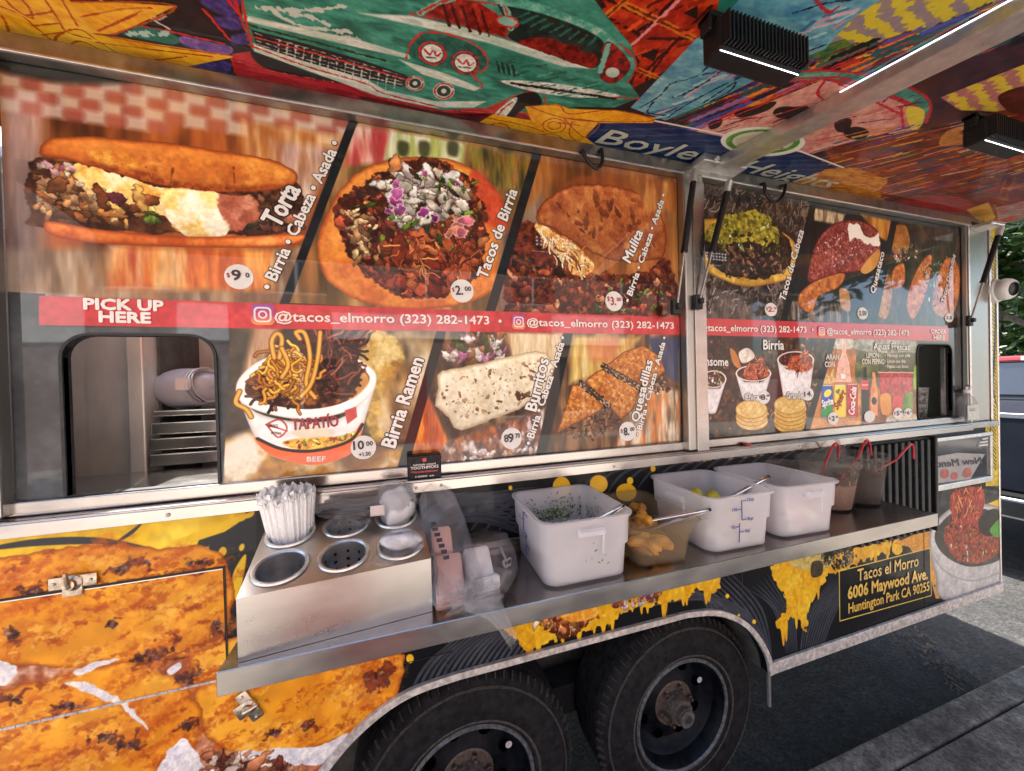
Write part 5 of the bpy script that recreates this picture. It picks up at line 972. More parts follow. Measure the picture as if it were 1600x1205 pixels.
# pick-up hatch interior: steel counter, folded wall panels, post, shelf
box('counter', (-.95, .031, 1.425), (-.30, .335, 1.452), STEELH, trailer, .003, 2)
ipx0, ipx1 = on_wall(203, 640, .36).x, on_wall(229, 640, .36).x; zsh = on_wall(290, 640, .38).z
bm = bmesh.new(); xs = [-1.35, -1.18, -1.10, -1.02, -.95, ipx0-.004]
for i, (a, b) in enumerate(zip(xs, xs[1:])): add_box(bm, (a+.001, .40+.005*(i % 2), 1.40), (b, .42, 2.2))
obj('wall_panel', bm, PANEL, trailer)
box('inner_post', (ipx0, .35, 1.40), (ipx1, .42, 2.2), PANEL, trailer, .004, 2)
box('cabinet_back', (ipx1, .66, 1.35), (-.27, .68, 2.2), PANEL, trailer); box('cabinet_side', (ipx1+.0005, .42, 1.35), (ipx1+.008, .66, 2.2), GREYIN, trailer)
box('inner_shelf', (ipx1+.009, .37, zsh-.02), (-.29, .65, zsh), STEELH, trailer, .004, 2)
for k in range(3): box('drawer_front', (ipx1+.009, .345+.006*k, 1.462+k*(zsh-1.49)/3), (-.29, .372, 1.462+(k+.8)*(zsh-1.49)/3), STEELH, trailer, .004, 2)
ox = on_wall(292, 560, .65).x
for k in range(2):
    o = box('wall_outlet', (ox-.028, .645, 1.735+k*.085), (ox+.03, .6595, 1.795+k*.085), [BLACKP, STEEL][k], trailer, .003)
    for a in (-.012, .012):
        for b in (-.012, .012): box('outlet_slot', (ox+a-.004, .642, 1.765+k*.085+b-.004), (ox+a+.004, .6445, 1.765+k*.085+b+.004), DARKM, o)
# order hatch interior
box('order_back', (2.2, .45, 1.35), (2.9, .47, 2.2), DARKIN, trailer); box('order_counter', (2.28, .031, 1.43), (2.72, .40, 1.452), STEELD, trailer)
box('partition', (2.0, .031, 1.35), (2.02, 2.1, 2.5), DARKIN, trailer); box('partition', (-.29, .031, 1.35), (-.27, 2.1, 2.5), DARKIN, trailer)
# shelf
box('shelf', (-.331, -.30, SHELF_Z-.012), (1.79, .0-.0005, SHELF_Z), STEELH, trailer)
sh0 = box('shelf_front', (-.331, -.305, SHELF_Z-.042), (1.79, -.3005, SHELF_Z+.003), STEELH, trailer, .0015)
box('shelf_upstand', (-.331, -.012, SHELF_Z+.0005), (1.79, -.0006, SHELF_Z+.022), STEELH, trailer, .002)
for x in (-.25, .7, 1.65): box('shelf_bracket', (x, -.27, SHELF_Z-.05), (x+.02, -.001, SHELF_Z-.0125), DARKM, trailer)
# louvre beside the shelf
gx0, gx1 = on_wall(1330, 690).x, on_wall(1446, 690).x
box('louvre_back', (gx0, -.008, .93), (gx1+.012, -.001, 1.382), BLACKP, trailer)
n = 11
for i in range(n):
    x = gx0+(gx1-gx0)*(i+.15)/n; box('louvre_slat', (x, -.026, .935), (x+(gx1-gx0)/n*.42, -.0085, 1.375), DARKM, trailer, .002)
box('louvre_frame', (gx1+.0125, -.03, .93), (gx1+.03, -.001, 1.385), BLACKP, trailer, .003)
# small framed window right of the louvre
fx0, fx1, fz0, fz1 = 2.462, 2.965, 1.112, 1.372
for a, b in (((fx0, fz1-.018), (fx1, fz1)), ((fx0, fz0), (fx1, fz0+.028)), ((fx1-.018, fz0+.0285), (fx1, fz1-.0185)), ((fx0, fz0+.0285), (fx0+.012, fz1-.0185))):
    box('flap_frame', (a[0], -.016, a[1]), (b[0], -.001, b[1]), ALU, trailer, .003, 2)
pane = box('flap_pane', (fx0+.012, -.008, fz0+.028), (fx1-.018, -.001, fz1-.018), mat('smoked_acrylic', (.035, .038, .04), .15, 0, var=.4, scale=6, coat=.2, spec=.3), trailer)
FLY = mat('reflected_paper', (.30, .29, .285), .35, var=.15, scale=20)
FLR = mat('reflected_red', (.38, .08, .07), .4, var=.3, scale=30)
fl = slab_xz('reflected_sheet', [(fx0+.013, 1.15), (2.77, 1.141), (2.905, 1.258), (2.66, 1.285), (fx0+.013, 1.282)], -.0095, -.0085, FLY, pane)  # mirrored New Menu reflection built as a flat sheet on the pane
for cx, cz, r in ((2.55, 1.19, .035), (2.74, 1.175, .04), (2.63, 1.17, .03)):
    slab_xz('reflected_spot', [(cx+r*math.cos(a*.6283), max(cz+.7*r*math.sin(a*.6283), 1.152)) for a in range(10)], -.0105, -.0098, FLR, pane)
for i, w in enumerate((.05, .075, .085)): box('pane_note', (2.93-w, -.0115, 1.335-.016*i), (2.93, -.0082, 1.343-.016*i), WHITEP, pane)

# ------------------------------------------------------------------ awning (raised, on gas struts)
CA = paint_awning(); PRA = print_mat('awning_print', CA, (0, 1), rough=.45, coat=.15, gain=1.22, dirt=.05, spec=.1)
awz = lambda y: AW_Z+AW_S*y
def aw_prism(name, x0, x1, y0, y1, d0, d1, m, parent=trailer, bevel=0):
    """block lying on the awning underside: d0..d1 metres below it (negative is above)"""
    bm = bmesh.new(); vs = [bm.verts.new((x, y, awz(y)-d)) for d in (d1, d0) for x, y in ((x0, y0), (x1, y0), (x1, y1), (x0, y1))]
    for f in ((3, 2, 1, 0), (4, 5, 6, 7), (0, 1, 5, 4), (1, 2, 6, 5), (2, 3, 7, 6), (3, 0, 4, 7)): bm.faces.new([vs[i] for i in f])
    if bevel: bmesh.ops.bevel(bm, geom=bm.edges[:], offset=bevel, segments=2, affect='EDGES')
    return obj(name, bm, m, parent)
aw_prism('awning_panel', -1.2, 3.07, -.93, .0, -.03, 0, PRA)
aw_prism('awning_edge', -1.2, 3.07, -.955, -.9305, -.035, .02, ALU)
aw_prism('awning_edge', 3.0705, 3.085, -.955, .0, -.035, .006, ALU)
beam = aw_prism('awning_beam', 1.085, 1.165, -.925, -.015, .0005, .034, ALU, bevel=.002)
LEDM = mat('led_strip', (.9, .93, 1), .4, emit=.7, var=0)
aw_prism('led_strip', 1.0830, 1.0848, -.925, -.44, .004, .0055, LEDM, beam)
for sx in (1.20, 1.09):
    bm = bmesh.new(); add_box(bm, (sx-.075, -.085, awz(-.05)-.032), (sx+.01, -.02, awz(-.05)-.004), .004, 2); b = obj('beam_bracket', bm, ALU, trailer)
    lathe('bolt', [(.008, 0), (.007, .005), (.0005, .006)], SCUFF, b, 8, Matrix.Translation((sx-.02, -.085, awz(-.05)-.018)) @ Matrix.Rotation(R_(90), 4, 'X'))
def strut(a, b, c, d, ya, yb):
    """a top, b cylinder end, c rod end (photo points); ya, yb depth at top and bottom"""
    A = on_wall(*a, ya); C = on_wall(*c, yb); t = (b[1]-a[1])/(c[1]-a[1]); B = A.lerp(C, t)
    o = tube('gas_strut', [A, B], .0105, BLACKP, trailer, 12); tube('strut_rod', [B, C], .0045, STEELD, o)
    tube('strut_end', [A.lerp(C, -.02), A.lerp(C, .07)], .0125, ALU, o, 10); tube('strut_tip', [B.lerp(A, .02), B.lerp(C, .02)], .0118, BLACKP, o, 12)
    bm = bmesh.new(); add_box(bm, (C.x-.018, yb-.004, C.z-.03), (C.x+.014, -.034 if C.x < 2 else -.0225, C.z+.022), .003); add_box(bm, (C.x-.008, yb-.016, C.z-.012), (C.x+.008, yb-.003, C.z+.008), .003)
    obj('strut_foot', bm, DARKM, o); return o
strut((1085, 270), (1067, 392), (1058, 478), 0, -.075, -.05); strut((1139, 288), (1108, 392), (1093, 470), 0, -.085, -.05); strut((1563, 358), (1533, 440), (1517, 500), 0, -.10, -.035)
bm = bmesh.new(); c = on_wall(1548, 354, -.06); add_box(bm, (c.x-.09, -.10, c.z-.012), (c.x+.02, -.02, c.z+.01), .006, 2); obj('strut_plate', bm, ALU, trailer)
for pts in ([(910, 236), (915, 246), (924, 258), (934, 263), (941, 252), (940, 234)], [(1194, 287), (1197, 303), (1209, 316), (1222, 308), (1228, 289)]):
    P3 = [on_wall(x, y, -.045) for x, y in pts]; P3 = [Vector((P3[0].x, -.028, P3[0].z+.004))]+[Vector(p) for p in catmull([tuple(p) for p in P3], 5)]+[Vector((P3[-1].x, -.028, P3[-1].z+.004))]
    tube('hanging_hook', P3, .006, BLACKP, trailer, 8)

# ------------------------------------------------------------------ wheels
def wheel(x):
    w = bpy.data.objects.new('wheel', None); COL.objects.link(w); w.parent = trailer; w.location = Vector((x, .075, .371))-trailer.location; w.scale = (.945, .945, .945)
    R0 = .392; prof = []; wd = .235
    # tyre profile: (radius, depth) depth 0 = outer face
    base = [(.222, .012), (.235, -.002), (.262, -.010), (.30, -.013), (.335, -.008), (.358, .004), (.376, .018), (.385, .030), (.390, .04)]
    mt = Matrix.Rotation(R_(-90), 4, 'X')
    groove = []
    y = .04
    for k in range(5):
        groove += [(R0, y+.004), (R0+.001, y+.026), (R0-.009, y+.028), (R0-.009, y+.034), (R0, y+.036)]; y += .034
    prof = base+groove+[(R0-.004, y+.012), (.37, y+.03), (.34, y+.045), (.30, y+.05), (.222, y+.03)]
    bm = bmesh.new(); add_lathe(bm, prof, 96, mt)
    def sub(name, bm, m, par, smooth=True):
        me = bpy.data.meshes.new(name); bm.normal_update(); bm.to_mesh(me); bm.free(); me.materials.append(m)
        if smooth: me.polygons.foreach_set('use_smooth', [True]*len(me.polygons)); me.set_sharp_from_angle(angle=R_(35))
        o = bpy.data.objects.new(name, me); COL.objects.link(o); o.parent = par; return o
    t = sub('tyre', bm, RUBBER, w)
    bm = bmesh.new()   # shoulder sipes and a raised rub rib
    for k in range(72):
        a = 6.2832*k/72; ca, sa = math.cos(a), math.sin(a); m4 = Matrix.Rotation(-a, 4, 'Y') @ Matrix.Translation((.3785, .018, 0)) @ Matrix.Rotation(R_(-38), 4, 'Z')
        add_box(bm, (-.006, -.006, -.0012), (.008, .022, .0012), 0, 1, m4)
    sub('sidewall_ribs', bm, DIRT, t, False)['kind'] = 'stuff'
    bm = bmesh.new(); add_lathe(bm, [(.353, -.001), (.356, -.003), (.360, .003)], 96, mt); add_lathe(bm, [(.246, -.009), (.250, -.0115), (.255, -.0095)], 96, mt); sub('sidewall_bead', bm, DIRT, t)
    bm = bmesh.new(); add_lathe(bm, [(.232, .002), (.228, -.004), (.222, -.004), (.216, .004), (.208, .02), (.204, .05), (.192, .062), (.186, .075), (.165, .088), (.13, .086), (.10, .066), (.094, .062)], 64, mt)
    r = sub('rim', bm, RIMM, w)
    bm = bmesh.new(); add_lathe(bm, [(.2335, .0015), (.2285, -.0052), (.2215, -.0052), (.217, .001)], 64, mt); sub('rim_edge', bm, RIME, r)
    bm = bmesh.new(); add_lathe(bm, [(.095, .063), (.09, .058), (.06, .058), (.058, .052), (.055, .02), (.05, .008), (.036, .006), (.036, -.012), (.030, -.016), (.018, -.016), (.017, -.010), (.0005, -.010)], 40, mt); h = sub('hub', bm, RUST, r)
    bm = bmesh.new(); add_lathe(bm, [(.031, -.013), (.034, -.014), (.0345, -.02), (.026, -.021), (.019, -.0195)], 28, mt); sub('hub_cap', bm, RIME, r)
    for k in range(8):
        a = 6.2832*(k+.4)/8; c = Vector((.146*math.cos(a), .0835, .146*math.sin(a)))
        bm = bmesh.new(); add_lathe(bm, [(.0005, 0), (.017, 0), (.019, .004)], 18, Matrix.Translation(c) @ Matrix.Rotation(-a, 4, 'Y') @ Matrix.Diagonal((1, 1, 1.2, 1)) @ Matrix.Rotation(R_(90), 4, 'X')); sub('vent_hole', bm, VOID, r)
    for k in range(6):
        a = 6.2832*(k+.2)/6; c = Vector((.075*math.cos(a), .06, .075*math.sin(a)))
        bm = bmesh.new(); add_lathe(bm, [(.011, 0), (.011, .018), (.007, .019), (.0065, .03), (.0005, .031)], 6, Matrix.Translation(c) @ Matrix.Rotation(R_(90), 4, 'X')); sub('lug_nut', bm, RUST, r, False)
    bm = bmesh.new(); add_lathe(bm, [(.0005, .0), (.012, .0), (.013, .003)], 14, Matrix.Translation((.158, .08, .045)) @ Matrix.Rotation(R_(90), 4, 'X')); sub('balance_weight', bm, WHITEP, r)
    return w
w1 = wheel(1.022); w1['label'] = 'front trailer wheel with rusty hub'
w2 = wheel(.175); w2['label'] = 'rear trailer wheel half under the arch'
box('axle_beam', (.10, .3, .30), (1.1, .40, .42), DARKM, trailer)
# ------------------------------------------------------------------ surroundings seen past the trailer and in its reflections
BARK = mat('bark', (.10, .075, .055), .9, var=.4, scale=20, bump=.02, stretch=(1, 1, .2))
def leaf_mat(name, c):
    m = mat(name, c, .5, var=.45, scale=1.2); n = m.node_tree.nodes; l = m.node_tree.links
    p = n['Principled BSDF']; tr = n.new('ShaderNodeBsdfTranslucent'); tr.inputs[0].default_value = (c[0]*1.5, c[1]*1.7, c[2], 1)
    mx = n.new('ShaderNodeMixShader'); mx.inputs[0].default_value = .4; l.new(p.outputs[0], mx.inputs[1]); l.new(tr.outputs[0], mx.inputs[2]); l.new(mx.outputs[0], n['Material Output'].inputs[0]); return m
LEAFS = [leaf_mat('leaves_a', (.055, .11, .022)), leaf_mat('leaves_b', (.035, .075, .018))]
def tree(name, x, y, h, cr, label, seed, nleaf=7000, low=1.9):
    r = random.Random(seed); t = thing(name, label, 'tree', (x, y, 0), 'street trees')
    bm = bmesh.new(); top = Vector((x+r.uniform(-.3, .3), y+r.uniform(-.3, .3), h*.62))
    add_tube(bm, [(x, y, -.1), (x+.05, y, h*.22), (x-.05, y+.05, h*.4), top], [.2, .15, .12, .05], 10); limbs = []
    for k in range(9):
        a = 6.283*k/9+r.random(); z = low*.55+h*.1+r.random()*h*.3; s = Vector((x, y, z)); e = Vector((x+math.cos(a)*cr*r.uniform(.55, .9), y+math.sin(a)*cr*r.uniform(.55, .9), z+r.uniform(.3, .35*h)))
        mid = s.lerp(e, .5)+Vector((0, 0, -.15)); add_tube(bm, [s, mid, e], [.06, .04, .012], 6); limbs.append((s, mid, e))
    obj('trunk', bm, BARK, t, True)
    cl = []
    for s, mid, e in limbs:
        cl += [(e, cr*r.uniform(.28, .42)), (mid.lerp(e, .6), cr*r.uniform(.25, .38))]
    cl += [(top+Vector((r.uniform(-1, 1)*cr*.5, r.uniform(-1, 1)*cr*.5, r.uniform(0, h*.3))), cr*r.uniform(.3, .45)) for _ in range(7)]
    cl = [(c if c.z-R > low*.8 else c+Vector((0, 0, low*.8-(c.z-R))), R) for c, R in cl]
    V = []; Fc = []
    for i in range(nleaf):
        c, R = cl[r.randrange(len(cl))]; d = Vector((r.gauss(0, 1), r.gauss(0, 1), r.gauss(0, 1))).normalized(); p = c+d*R*(r.random()**.4)
        u = Vector((r.gauss(0, 1), r.gauss(0, 1), r.gauss(0, .6))).normalized(); v = u.orthogonal().normalized(); s = r.uniform(.07, .15); k = len(V)
        V += [p-u*s, p+v*s*.42, p+u*s, p-v*s*.42]; Fc.append((k, k+1, k+2, k+3))
    me = bpy.data.meshes.new('crown'); me.from_pydata(V, [], Fc); me.materials.append(LEAFS[0]); me.materials.append(LEAFS[1])
    me.polygons.foreach_set('material_index', [r.randrange(2) for _ in Fc]); link('crown', me, None, t); return t
tree('street_tree', 8.6, .9, 6.0, 2.1, 'leafy green street tree just beyond the dark pickup truck', 4, 17000, 1.7)
tree('street_tree', 12.5, 3.6, 7.5, 3.0, 'larger leafy tree standing farther down the street', 9, 16000, 1.6)
tree('street_tree', 13.5, -1.0, 7.0, 2.6, 'leafy tree on the pavement side at the end of the street', 12, 12000, 1.8)
tree('street_tree', -6.5, -3.4, 6.0, 1.9, 'unseen leafy tree added on the pavement behind the camera for reflections', 15, 3500, 2.6)  # out of view, added for what the glass reflects
tree('street_tree', 5.2, -2.6, 6.5, 2.6, 'unseen broad leafy tree added to shade the pavement right of the trailer', 18, 12000, 2.9)  # out of view, its crown added to darken the right side
# low hedge with sign far down the street
hd = thing('hedge', 'tall dark green hedge closing the end of the street', 'hedge', (18, 3, 0))
r = random.Random(2); V = []; Fc = []
for i in range(15000):
    p = Vector((18+r.uniform(-.9, .9), r.uniform(-4, 12), r.uniform(.05, 6.5+math.sin(i*.001)))); u = Vector((r.gauss(0, 1), r.gauss(0, 1), r.gauss(0, 1))).normalized(); v = u.orthogonal().normalized(); s = r.uniform(.12, .3); k = len(V)
    V += [p-u*s, p+v*s*.5, p+u*s, p-v*s*.5]; Fc.append((k, k+1, k+2, k+3))
me = bpy.data.meshes.new('foliage'); me.from_pydata(V, [], Fc); me.materials.append(LEAFS[1]); link('foliage', me, None, hd)
# unseen shopfront added to light the trailer and show in its glass and steel
STUC = mat('pink_stucco', (.28, .20, .175), .85, var=.12, scale=12, bump=.004)
shop = thing('unseen_shopfront', 'unseen pink stucco building with wide shop windows, added to light the trailer', 'building', (0, -8.6, 0))
win = [(x, x+1.3, 3.9, 5.4) for x in (-9, -6, -3, 0, 3, 6, 9)]+[(-5.6, -3.9, .7, 2.4), (-3.2, -1.5, .7, 2.4), (1.6, 3.3, .7, 2.4), (4.4, 6.1, .7, 2.4)]
slab_xz('wall', [(-12, .1), (12, .1), (12, 6.5), (-12, 6.5)], -8.7, -8.5, STUC, shop, [[(a, c), (b, c), (b, d), (a, d)] for a, b, c, d in win]+[[(-.5, .14), (.6, .14), (.6, 2.3), (-.5, 2.3)]])
box('roof', (-12.1, -14, 6.5), (12.1, -8.42, 6.7), CONC2, shop)
SHG = mat('shop_glass', (.03, .035, .04), .05, var=.2, scale=3, coat=1)
for a, b, c, d in win:
    o = box('window', (a, -8.66, c), (b, -8.62, d), SHG, shop); box('window_frame', (a, -8.6199, c), (b, -8.60, c+.06), WHITEP, o); box('window_frame', ((a+b)/2-.03, -8.6199, c+.061), ((a+b)/2+.03, -8.60, d), WHITEP, o)
WPAINT = mat('white_reflection_panel', (.78, .78, .77), .5, var=.06, scale=4)
for a, b, c, d in ((-7.6, -6.2, 2.75, 3.75), (-4.6, -3.7, 2.8, 3.6), (-1.6, 1.8, 2.9, 3.5), (4.2, 6.6, 2.75, 3.6)): box('reflection_panel', (a, -8.499, c), (b, -8.44, d), WPAINT, shop)  # white panels added so pale patches reflect in the menu glass
box('door', (-.5, -8.66, .14), (.6, -8.62, 2.3), mat('red_door', (.35, .03, .025), .4, var=.1, scale=8), shop)
# unseen red board added behind the camera so red shows in the steel
RB = thing('reflection_board', 'unseen red board added on the pavement for its reflection in the steel', 'reflection board', (-.17, -1.75, KZ))
RED = mat('red_board', (.72, .05, .045), .45, var=.08, scale=10)
box('panel', (-.36, -1.77, KZ+.06), (.02, -1.73, KZ+.80), RED, RB, .005)
for x in (-.34, -.04): box('leg', (x, -1.81, KZ), (x+.04, -1.69, KZ+.06), BLACKP, RB)
# ---- pickup
NAVY = mat('dark_blue_paint', (.006, .008, .014), .35, 0, var=.1, scale=8, coat=.15, spec=.3)
CHR = mat('chrome', (.7, .7, .72), .12, 1, var=.05, scale=10)
TG = mat('tinted_glass', (.01, .012, .013), .04, var=.1, scale=4, coat=1)
pk = thing('pickup_truck', 'dark blue pickup truck parked ahead of the trailer at the kerb', 'pickup truck', (7.0, 1.05, 0))
X0, Y0, Y1 = 4.75, .05, 2.0
box('bed', (X0+.02, Y0, .62), (X0+2.0, Y1, 1.34), NAVY, pk, .05, 3)
bm = bmesh.new()
vs = [(X0+2.02, Y0+.02, .62), (X0+5.4, Y0+.02, .62), (X0+5.45, Y0+.02, 1.2), (X0+4.0, Y0+.02, 1.38), (X0+3.4, Y0+.12, 1.86), (X0+2.2, Y0+.12, 1.86), (X0+2.02, Y0+.05, 1.38)]
a = [bm.verts.new(v) for v in vs]; b = [bm.verts.new((v[0], Y0+Y1-v[1], v[2])) for v in vs]
for i in range(len(vs)): j = (i+1) % len(vs); bm.faces.new((a[i], a[j], b[j], b[i]))
bm.faces.new(a); bm.faces.new(b[::-1]); bmesh.ops.recalc_face_normals(bm, faces=bm.faces[:]); bmesh.ops.bevel(bm, geom=bm.edges[:], offset=.03, segments=2, affect='EDGES'); obj('cab', bm, NAVY, pk)
def quad(name, pts, m, par): bm = bmesh.new(); bm.faces.new([bm.verts.new(p) for p in pts]); o = obj(name, bm, m, par); md = o.modifiers.new('thick', 'SOLIDIFY'); md.thickness = .012; return o
quad('rear_window', [(X0+2.03, .30, 1.40), (X0+2.03, 1.75, 1.40), (X0+2.155, 1.70, 1.78), (X0+2.155, .35, 1.78)], TG, pk)
quad('side_window', [(X0+2.35, Y0+.03, 1.40), (X0+3.75, Y0+.03, 1.40), (X0+3.35, Y0+.09, 1.78), (X0+2.35, Y0+.09, 1.78)], TG, pk)
tg = box('tailgate', (X0-.02, Y0+.12, .70), (X0+.018, Y1-.12, 1.345), NAVY, pk, .015, 3)
box('handle_recess', (X0-.026, .93, 1.17), (X0-.0205, 1.17, 1.25), BLACKP, tg, .002); box('handle', (X0-.036, .96, 1.19), (X0-.0265, 1.14, 1.23), CHR, tg, .003)
box('tailgate_trim', (X0-.028, Y0+.14, 1.30), (X0-.021, Y1-.14, 1.338), CHR, tg, .003)
bp = box('bumper', (X0-.16, Y0-.01, .50), (X0+.015, Y1+.01, .68), CHR, pk, .03, 3); box('step_pad', (X0-.15, Y0+.3, .681), (X0-.01, Y1-.3, .692), BLACKP, bp)
for y in (Y0+.01, Y1-.10): box('tail_light', (X0-.015, y, .85), (X0+.03, y+.09, 1.25), mat('lamp_red', (.45, .02, .02), .2, coat=1, var=.1), pk, .01)
bl = box('brake_light', (X0+2.10, .72, 1.795), (X0+2.16, 1.35, 1.85), mat('brake_red', (.6, .03, .04), .2, var=.1, coat=1), pk, .012, 2); box('cargo_lamp', (X0+2.095, .93, 1.80), (X0+2.1005, 1.14, 1.845), WHITEP, bl)
def car_wheel(x, y):
    mt = Matrix.Translation((x, y, .37)) @ Matrix.Rotation(R_(90), 4, 'X')
    o = lathe('wheel', [(.2, -.11), (.34, -.11), (.37, -.08), (.37, .08), (.34, .11), (.2, .11)], RUBBER, pk, 40, mt); lathe('rim', [(.0005, .08), (.12, .07), (.2, .1)], CHR, o, 24, mt)
for x in (X0+1.1, X0+4.5):
    for y in (Y0+.12, Y1-.12): car_wheel(x, y)
# ---- dead leaves in the gutter
V = []; Fc = []; r = random.Random(8)
for i in range(170):
    t_ = r.random(); x = 2.80+.30*t_+r.gauss(0, .09); y = .05+.42*t_+r.gauss(0, .04); s = r.uniform(.006, .03); a = .9+r.gauss(0, .6); u = Vector((math.cos(a), math.sin(a), r.uniform(-.2, .2)))*s; v = Vector((-math.sin(a), math.cos(a), r.uniform(-.4, .4)))*s*.22; p = Vector((x, max(y, -.03), .010+r.random()*.012)); k = len(V)
    V += [p-u, p+v, p+u, p-v]; Fc.append((k, k+1, k+2, k+3))
me = bpy.data.meshes.new('gutter_litter'); me.from_pydata(V, [], Fc); me.materials.append(mat('dead_leaves', (.075, .055, .035), .9, var=.7, scale=30)); tag(link('gutter_litter', me), 'dry leaves and twigs swept along the gutter', 'leaves', kind='stuff')
# ------------------------------------------------------------------ lettering
INKS = {}
def ink(c, e=0):
    if c not in INKS: INKS[c] = mat('ink_'+c, s2l(hexc(c)), .4, var=.04, scale=20, coat=.3)
    return INKS[c]
def glyphs(s, bold=0.0, shear=0.0, spacing=1.0):
    cu = bpy.data.curves.new('t', 'FONT'); cu.body = s; cu.size = 1; cu.offset = bold; cu.shear = shear; cu.space_character = spacing; cu.resolution_u = 2
    o = bpy.data.objects.new('t', cu); COL.objects.link(o); dg = bpy.context.evaluated_depsgraph_get(); dg.update()
    me = bpy.data.meshes.new_from_object(o.evaluated_get(dg)); bpy.data.objects.remove(o); bpy.data.curves.remove(cu); return me
def text(s, A, B, h, col, parent, nrm=(0, -1, 0), outline=None, ow=.05, bold=.02, shear=0, lift=.0016, mirror=False, name='lettering'):
    """A, B baseline ends in the place; h cap height in metres"""
    A = Vector(A); B = Vector(B); u = (B-A); L = u.length; u.normalize(); w = Vector(nrm).normalized(); v = w.cross(u).normalized()
    base = glyphs(s, 0, shear); n = len(base.vertices)
    if not n: return
    co = np.empty(n*3, np.float32); base.vertices.foreach_get('co', co); co = co.reshape(-1, 3); x0, x1 = co[:, 0].min(), co[:, 0].max()
    tris = [tuple(p.vertices) for p in base.polygons]; bpy.data.meshes.remove(base); e = h/.729
    for k, (c, b, d) in enumerate([(outline, bold+ow, 0)] * (outline is not None)+[(col, bold, .0006)]):
        sh = [(0, 0)]+([(b*math.cos(i*2*math.pi/8), b*math.sin(i*2*math.pi/8)) for i in range(8)] if b else []); V = []; Fc = []
        for j, (dx, dy) in enumerate(sh):   # strokes fattened by laying the glyph several times, a hair apart
            X = (co[:, 0]-x0)/(x1-x0)*L+dx*e; Yv = (co[:, 1]+dy)*e
            if mirror: X = L-X
            P = np.array(A)[None]+X[:, None]*np.array(u)[None]+Yv[:, None]*np.array(v)[None]+np.array(w)[None]*(lift+d+j*.00005)
            V += [tuple(p) for p in P]; Fc += [tuple(i+j*n for i in (t if not mirror else t[::-1])) for t in tris]
        me = bpy.data.meshes.new('lettering'); me.from_pydata(V, [], Fc); link(name if k == (outline is not None) else 'lettering_outline', me, ink(c), parent)
def wt(s, a, b, h, col, parent, y=0, **k): text(s, on_wall(*a, y), on_wall(*b, y), h, col, parent, **k)
WH = 'e6e2de'
K = dict(outline='141210', ow=.055, bold=.03)
wt('Torta', (437, 357), (470, 298), .048, WH, mwl, **K)
wt('• Birria • Cabeza • Asada •', (425, 455), (532, 226), .029, WH, mwl, **K)
wt('Tacos de Birria', (760, 437), (808, 300), .034, WH, mwl, **K)
wt('Mulita', (984, 412), (1004, 364), .036, WH, mwl, **K)
wt('• Birria • Cabeza • Asada •', (983, 474), (1040, 306), .023, WH, mwl, **K)
wt('Birria Ramen', (617, 700), (662, 563), .040, WH, mwl, **K)
wt('Burritos', (837, 643), (857, 563), .040, WH, mwl, **K)
wt('• Birria • Cabeza • Asada •', (830, 696), (884, 528), .026, WH, mwl, **K)
wt('Quesadillas', (997, 660), (1019, 565), .034, WH, mwl, **K)
wt('• Birria • Cabeza • Asada •', (999, 682), (1041, 528), .022, WH, mwl, **K)
wt('PICK UP', (133, 483), (256, 486), .025, WH, mwl, bold=.05); wt('HERE', (157, 503), (236, 505), .025, WH, mwl, bold=.05)
for a, b, h, p in (((430, 502), (764, 507), .026, mwl), ((823, 509), (1052, 514), .024, mwl), ((1092, 517), (1259, 520), .026, mwr), ((1291, 522), (1419, 524.5), .026, mwr)): wt('@tacos_elmorro (323) 282-1473', a, b, h, WH, p, bold=.02)
for px, py, p in ((781, 502, mwl), (1269, 515.5, mwr)): c = on_wall(px, py); slab_xz('bullet', [(c.x+.005*math.cos(i*.785), c.z+.005*math.sin(i*.785)) for i in range(8)], -.0024, -.0016, ink(WH), p)
IGM = mat('icon_gradient', (.36, .10, .28), .4, var=.0); 
nn = IGM.node_tree.nodes; gl = IGM.node_tree.links; tcn = nn.new('ShaderNodeTexCoord'); sep = nn.new('ShaderNodeSeparateXYZ'); gl.new(tcn.outputs['Object'], sep.inputs[0]); mrr = nn.new('ShaderNodeMapRange'); mrr.inputs[1].default_value = 1.86; mrr.inputs[2].default_value = 1.92; gl.new(sep.outputs[2], mrr.inputs[0]); cr = nn.new('ShaderNodeValToRGB'); gl.new(mrr.outputs[0], cr.inputs[0])
cr.color_ramp.elements[0].color = (.85, .38, .10, 1); cr.color_ramp.elements[1].color = (.20, .10, .45, 1); e = cr.color_ramp.elements.new(.5); e.color = (.55, .06, .18, 1); gl.new(cr.outputs[0], nn['Principled BSDF'].inputs['Base Color'])
def icon(px, py, s, p):
    c = on_wall(px, py); slab_xz('icon_tile', rrect(c.x-s, c.x+s, c.z-s, c.z+s, s*.45, 5), -.0022, -.0012, IGM, p)
    def rg(o, i): slab_xz('icon_ring', o, -.0032, -.0023, ink(WH), p, [i])
    rg(rrect(c.x-s*.75, c.x+s*.75, c.z-s*.75, c.z+s*.75, s*.4, 5), rrect(c.x-s*.6, c.x+s*.6, c.z-s*.6, c.z+s*.6, s*.3, 5))
    rg([(c.x+s*.4*math.cos(i*.42), c.z+s*.4*math.sin(i*.42)) for i in range(15)], [(c.x+s*.26*math.cos(i*.42), c.z+s*.26*math.sin(i*.42)) for i in range(15)])
icon(411, 492, .026, mwl); icon(810, 503.5, .022, mwl); icon(1283, 517.5, .022, mwr)
wt('TAPATÍO', (457, 672), (529, 666), .030, '9a2c34', mwl, bold=.03); wt('BEEF', (480, 721), (509, 720), .013, 'f0e4dc', mwl, bold=.03)
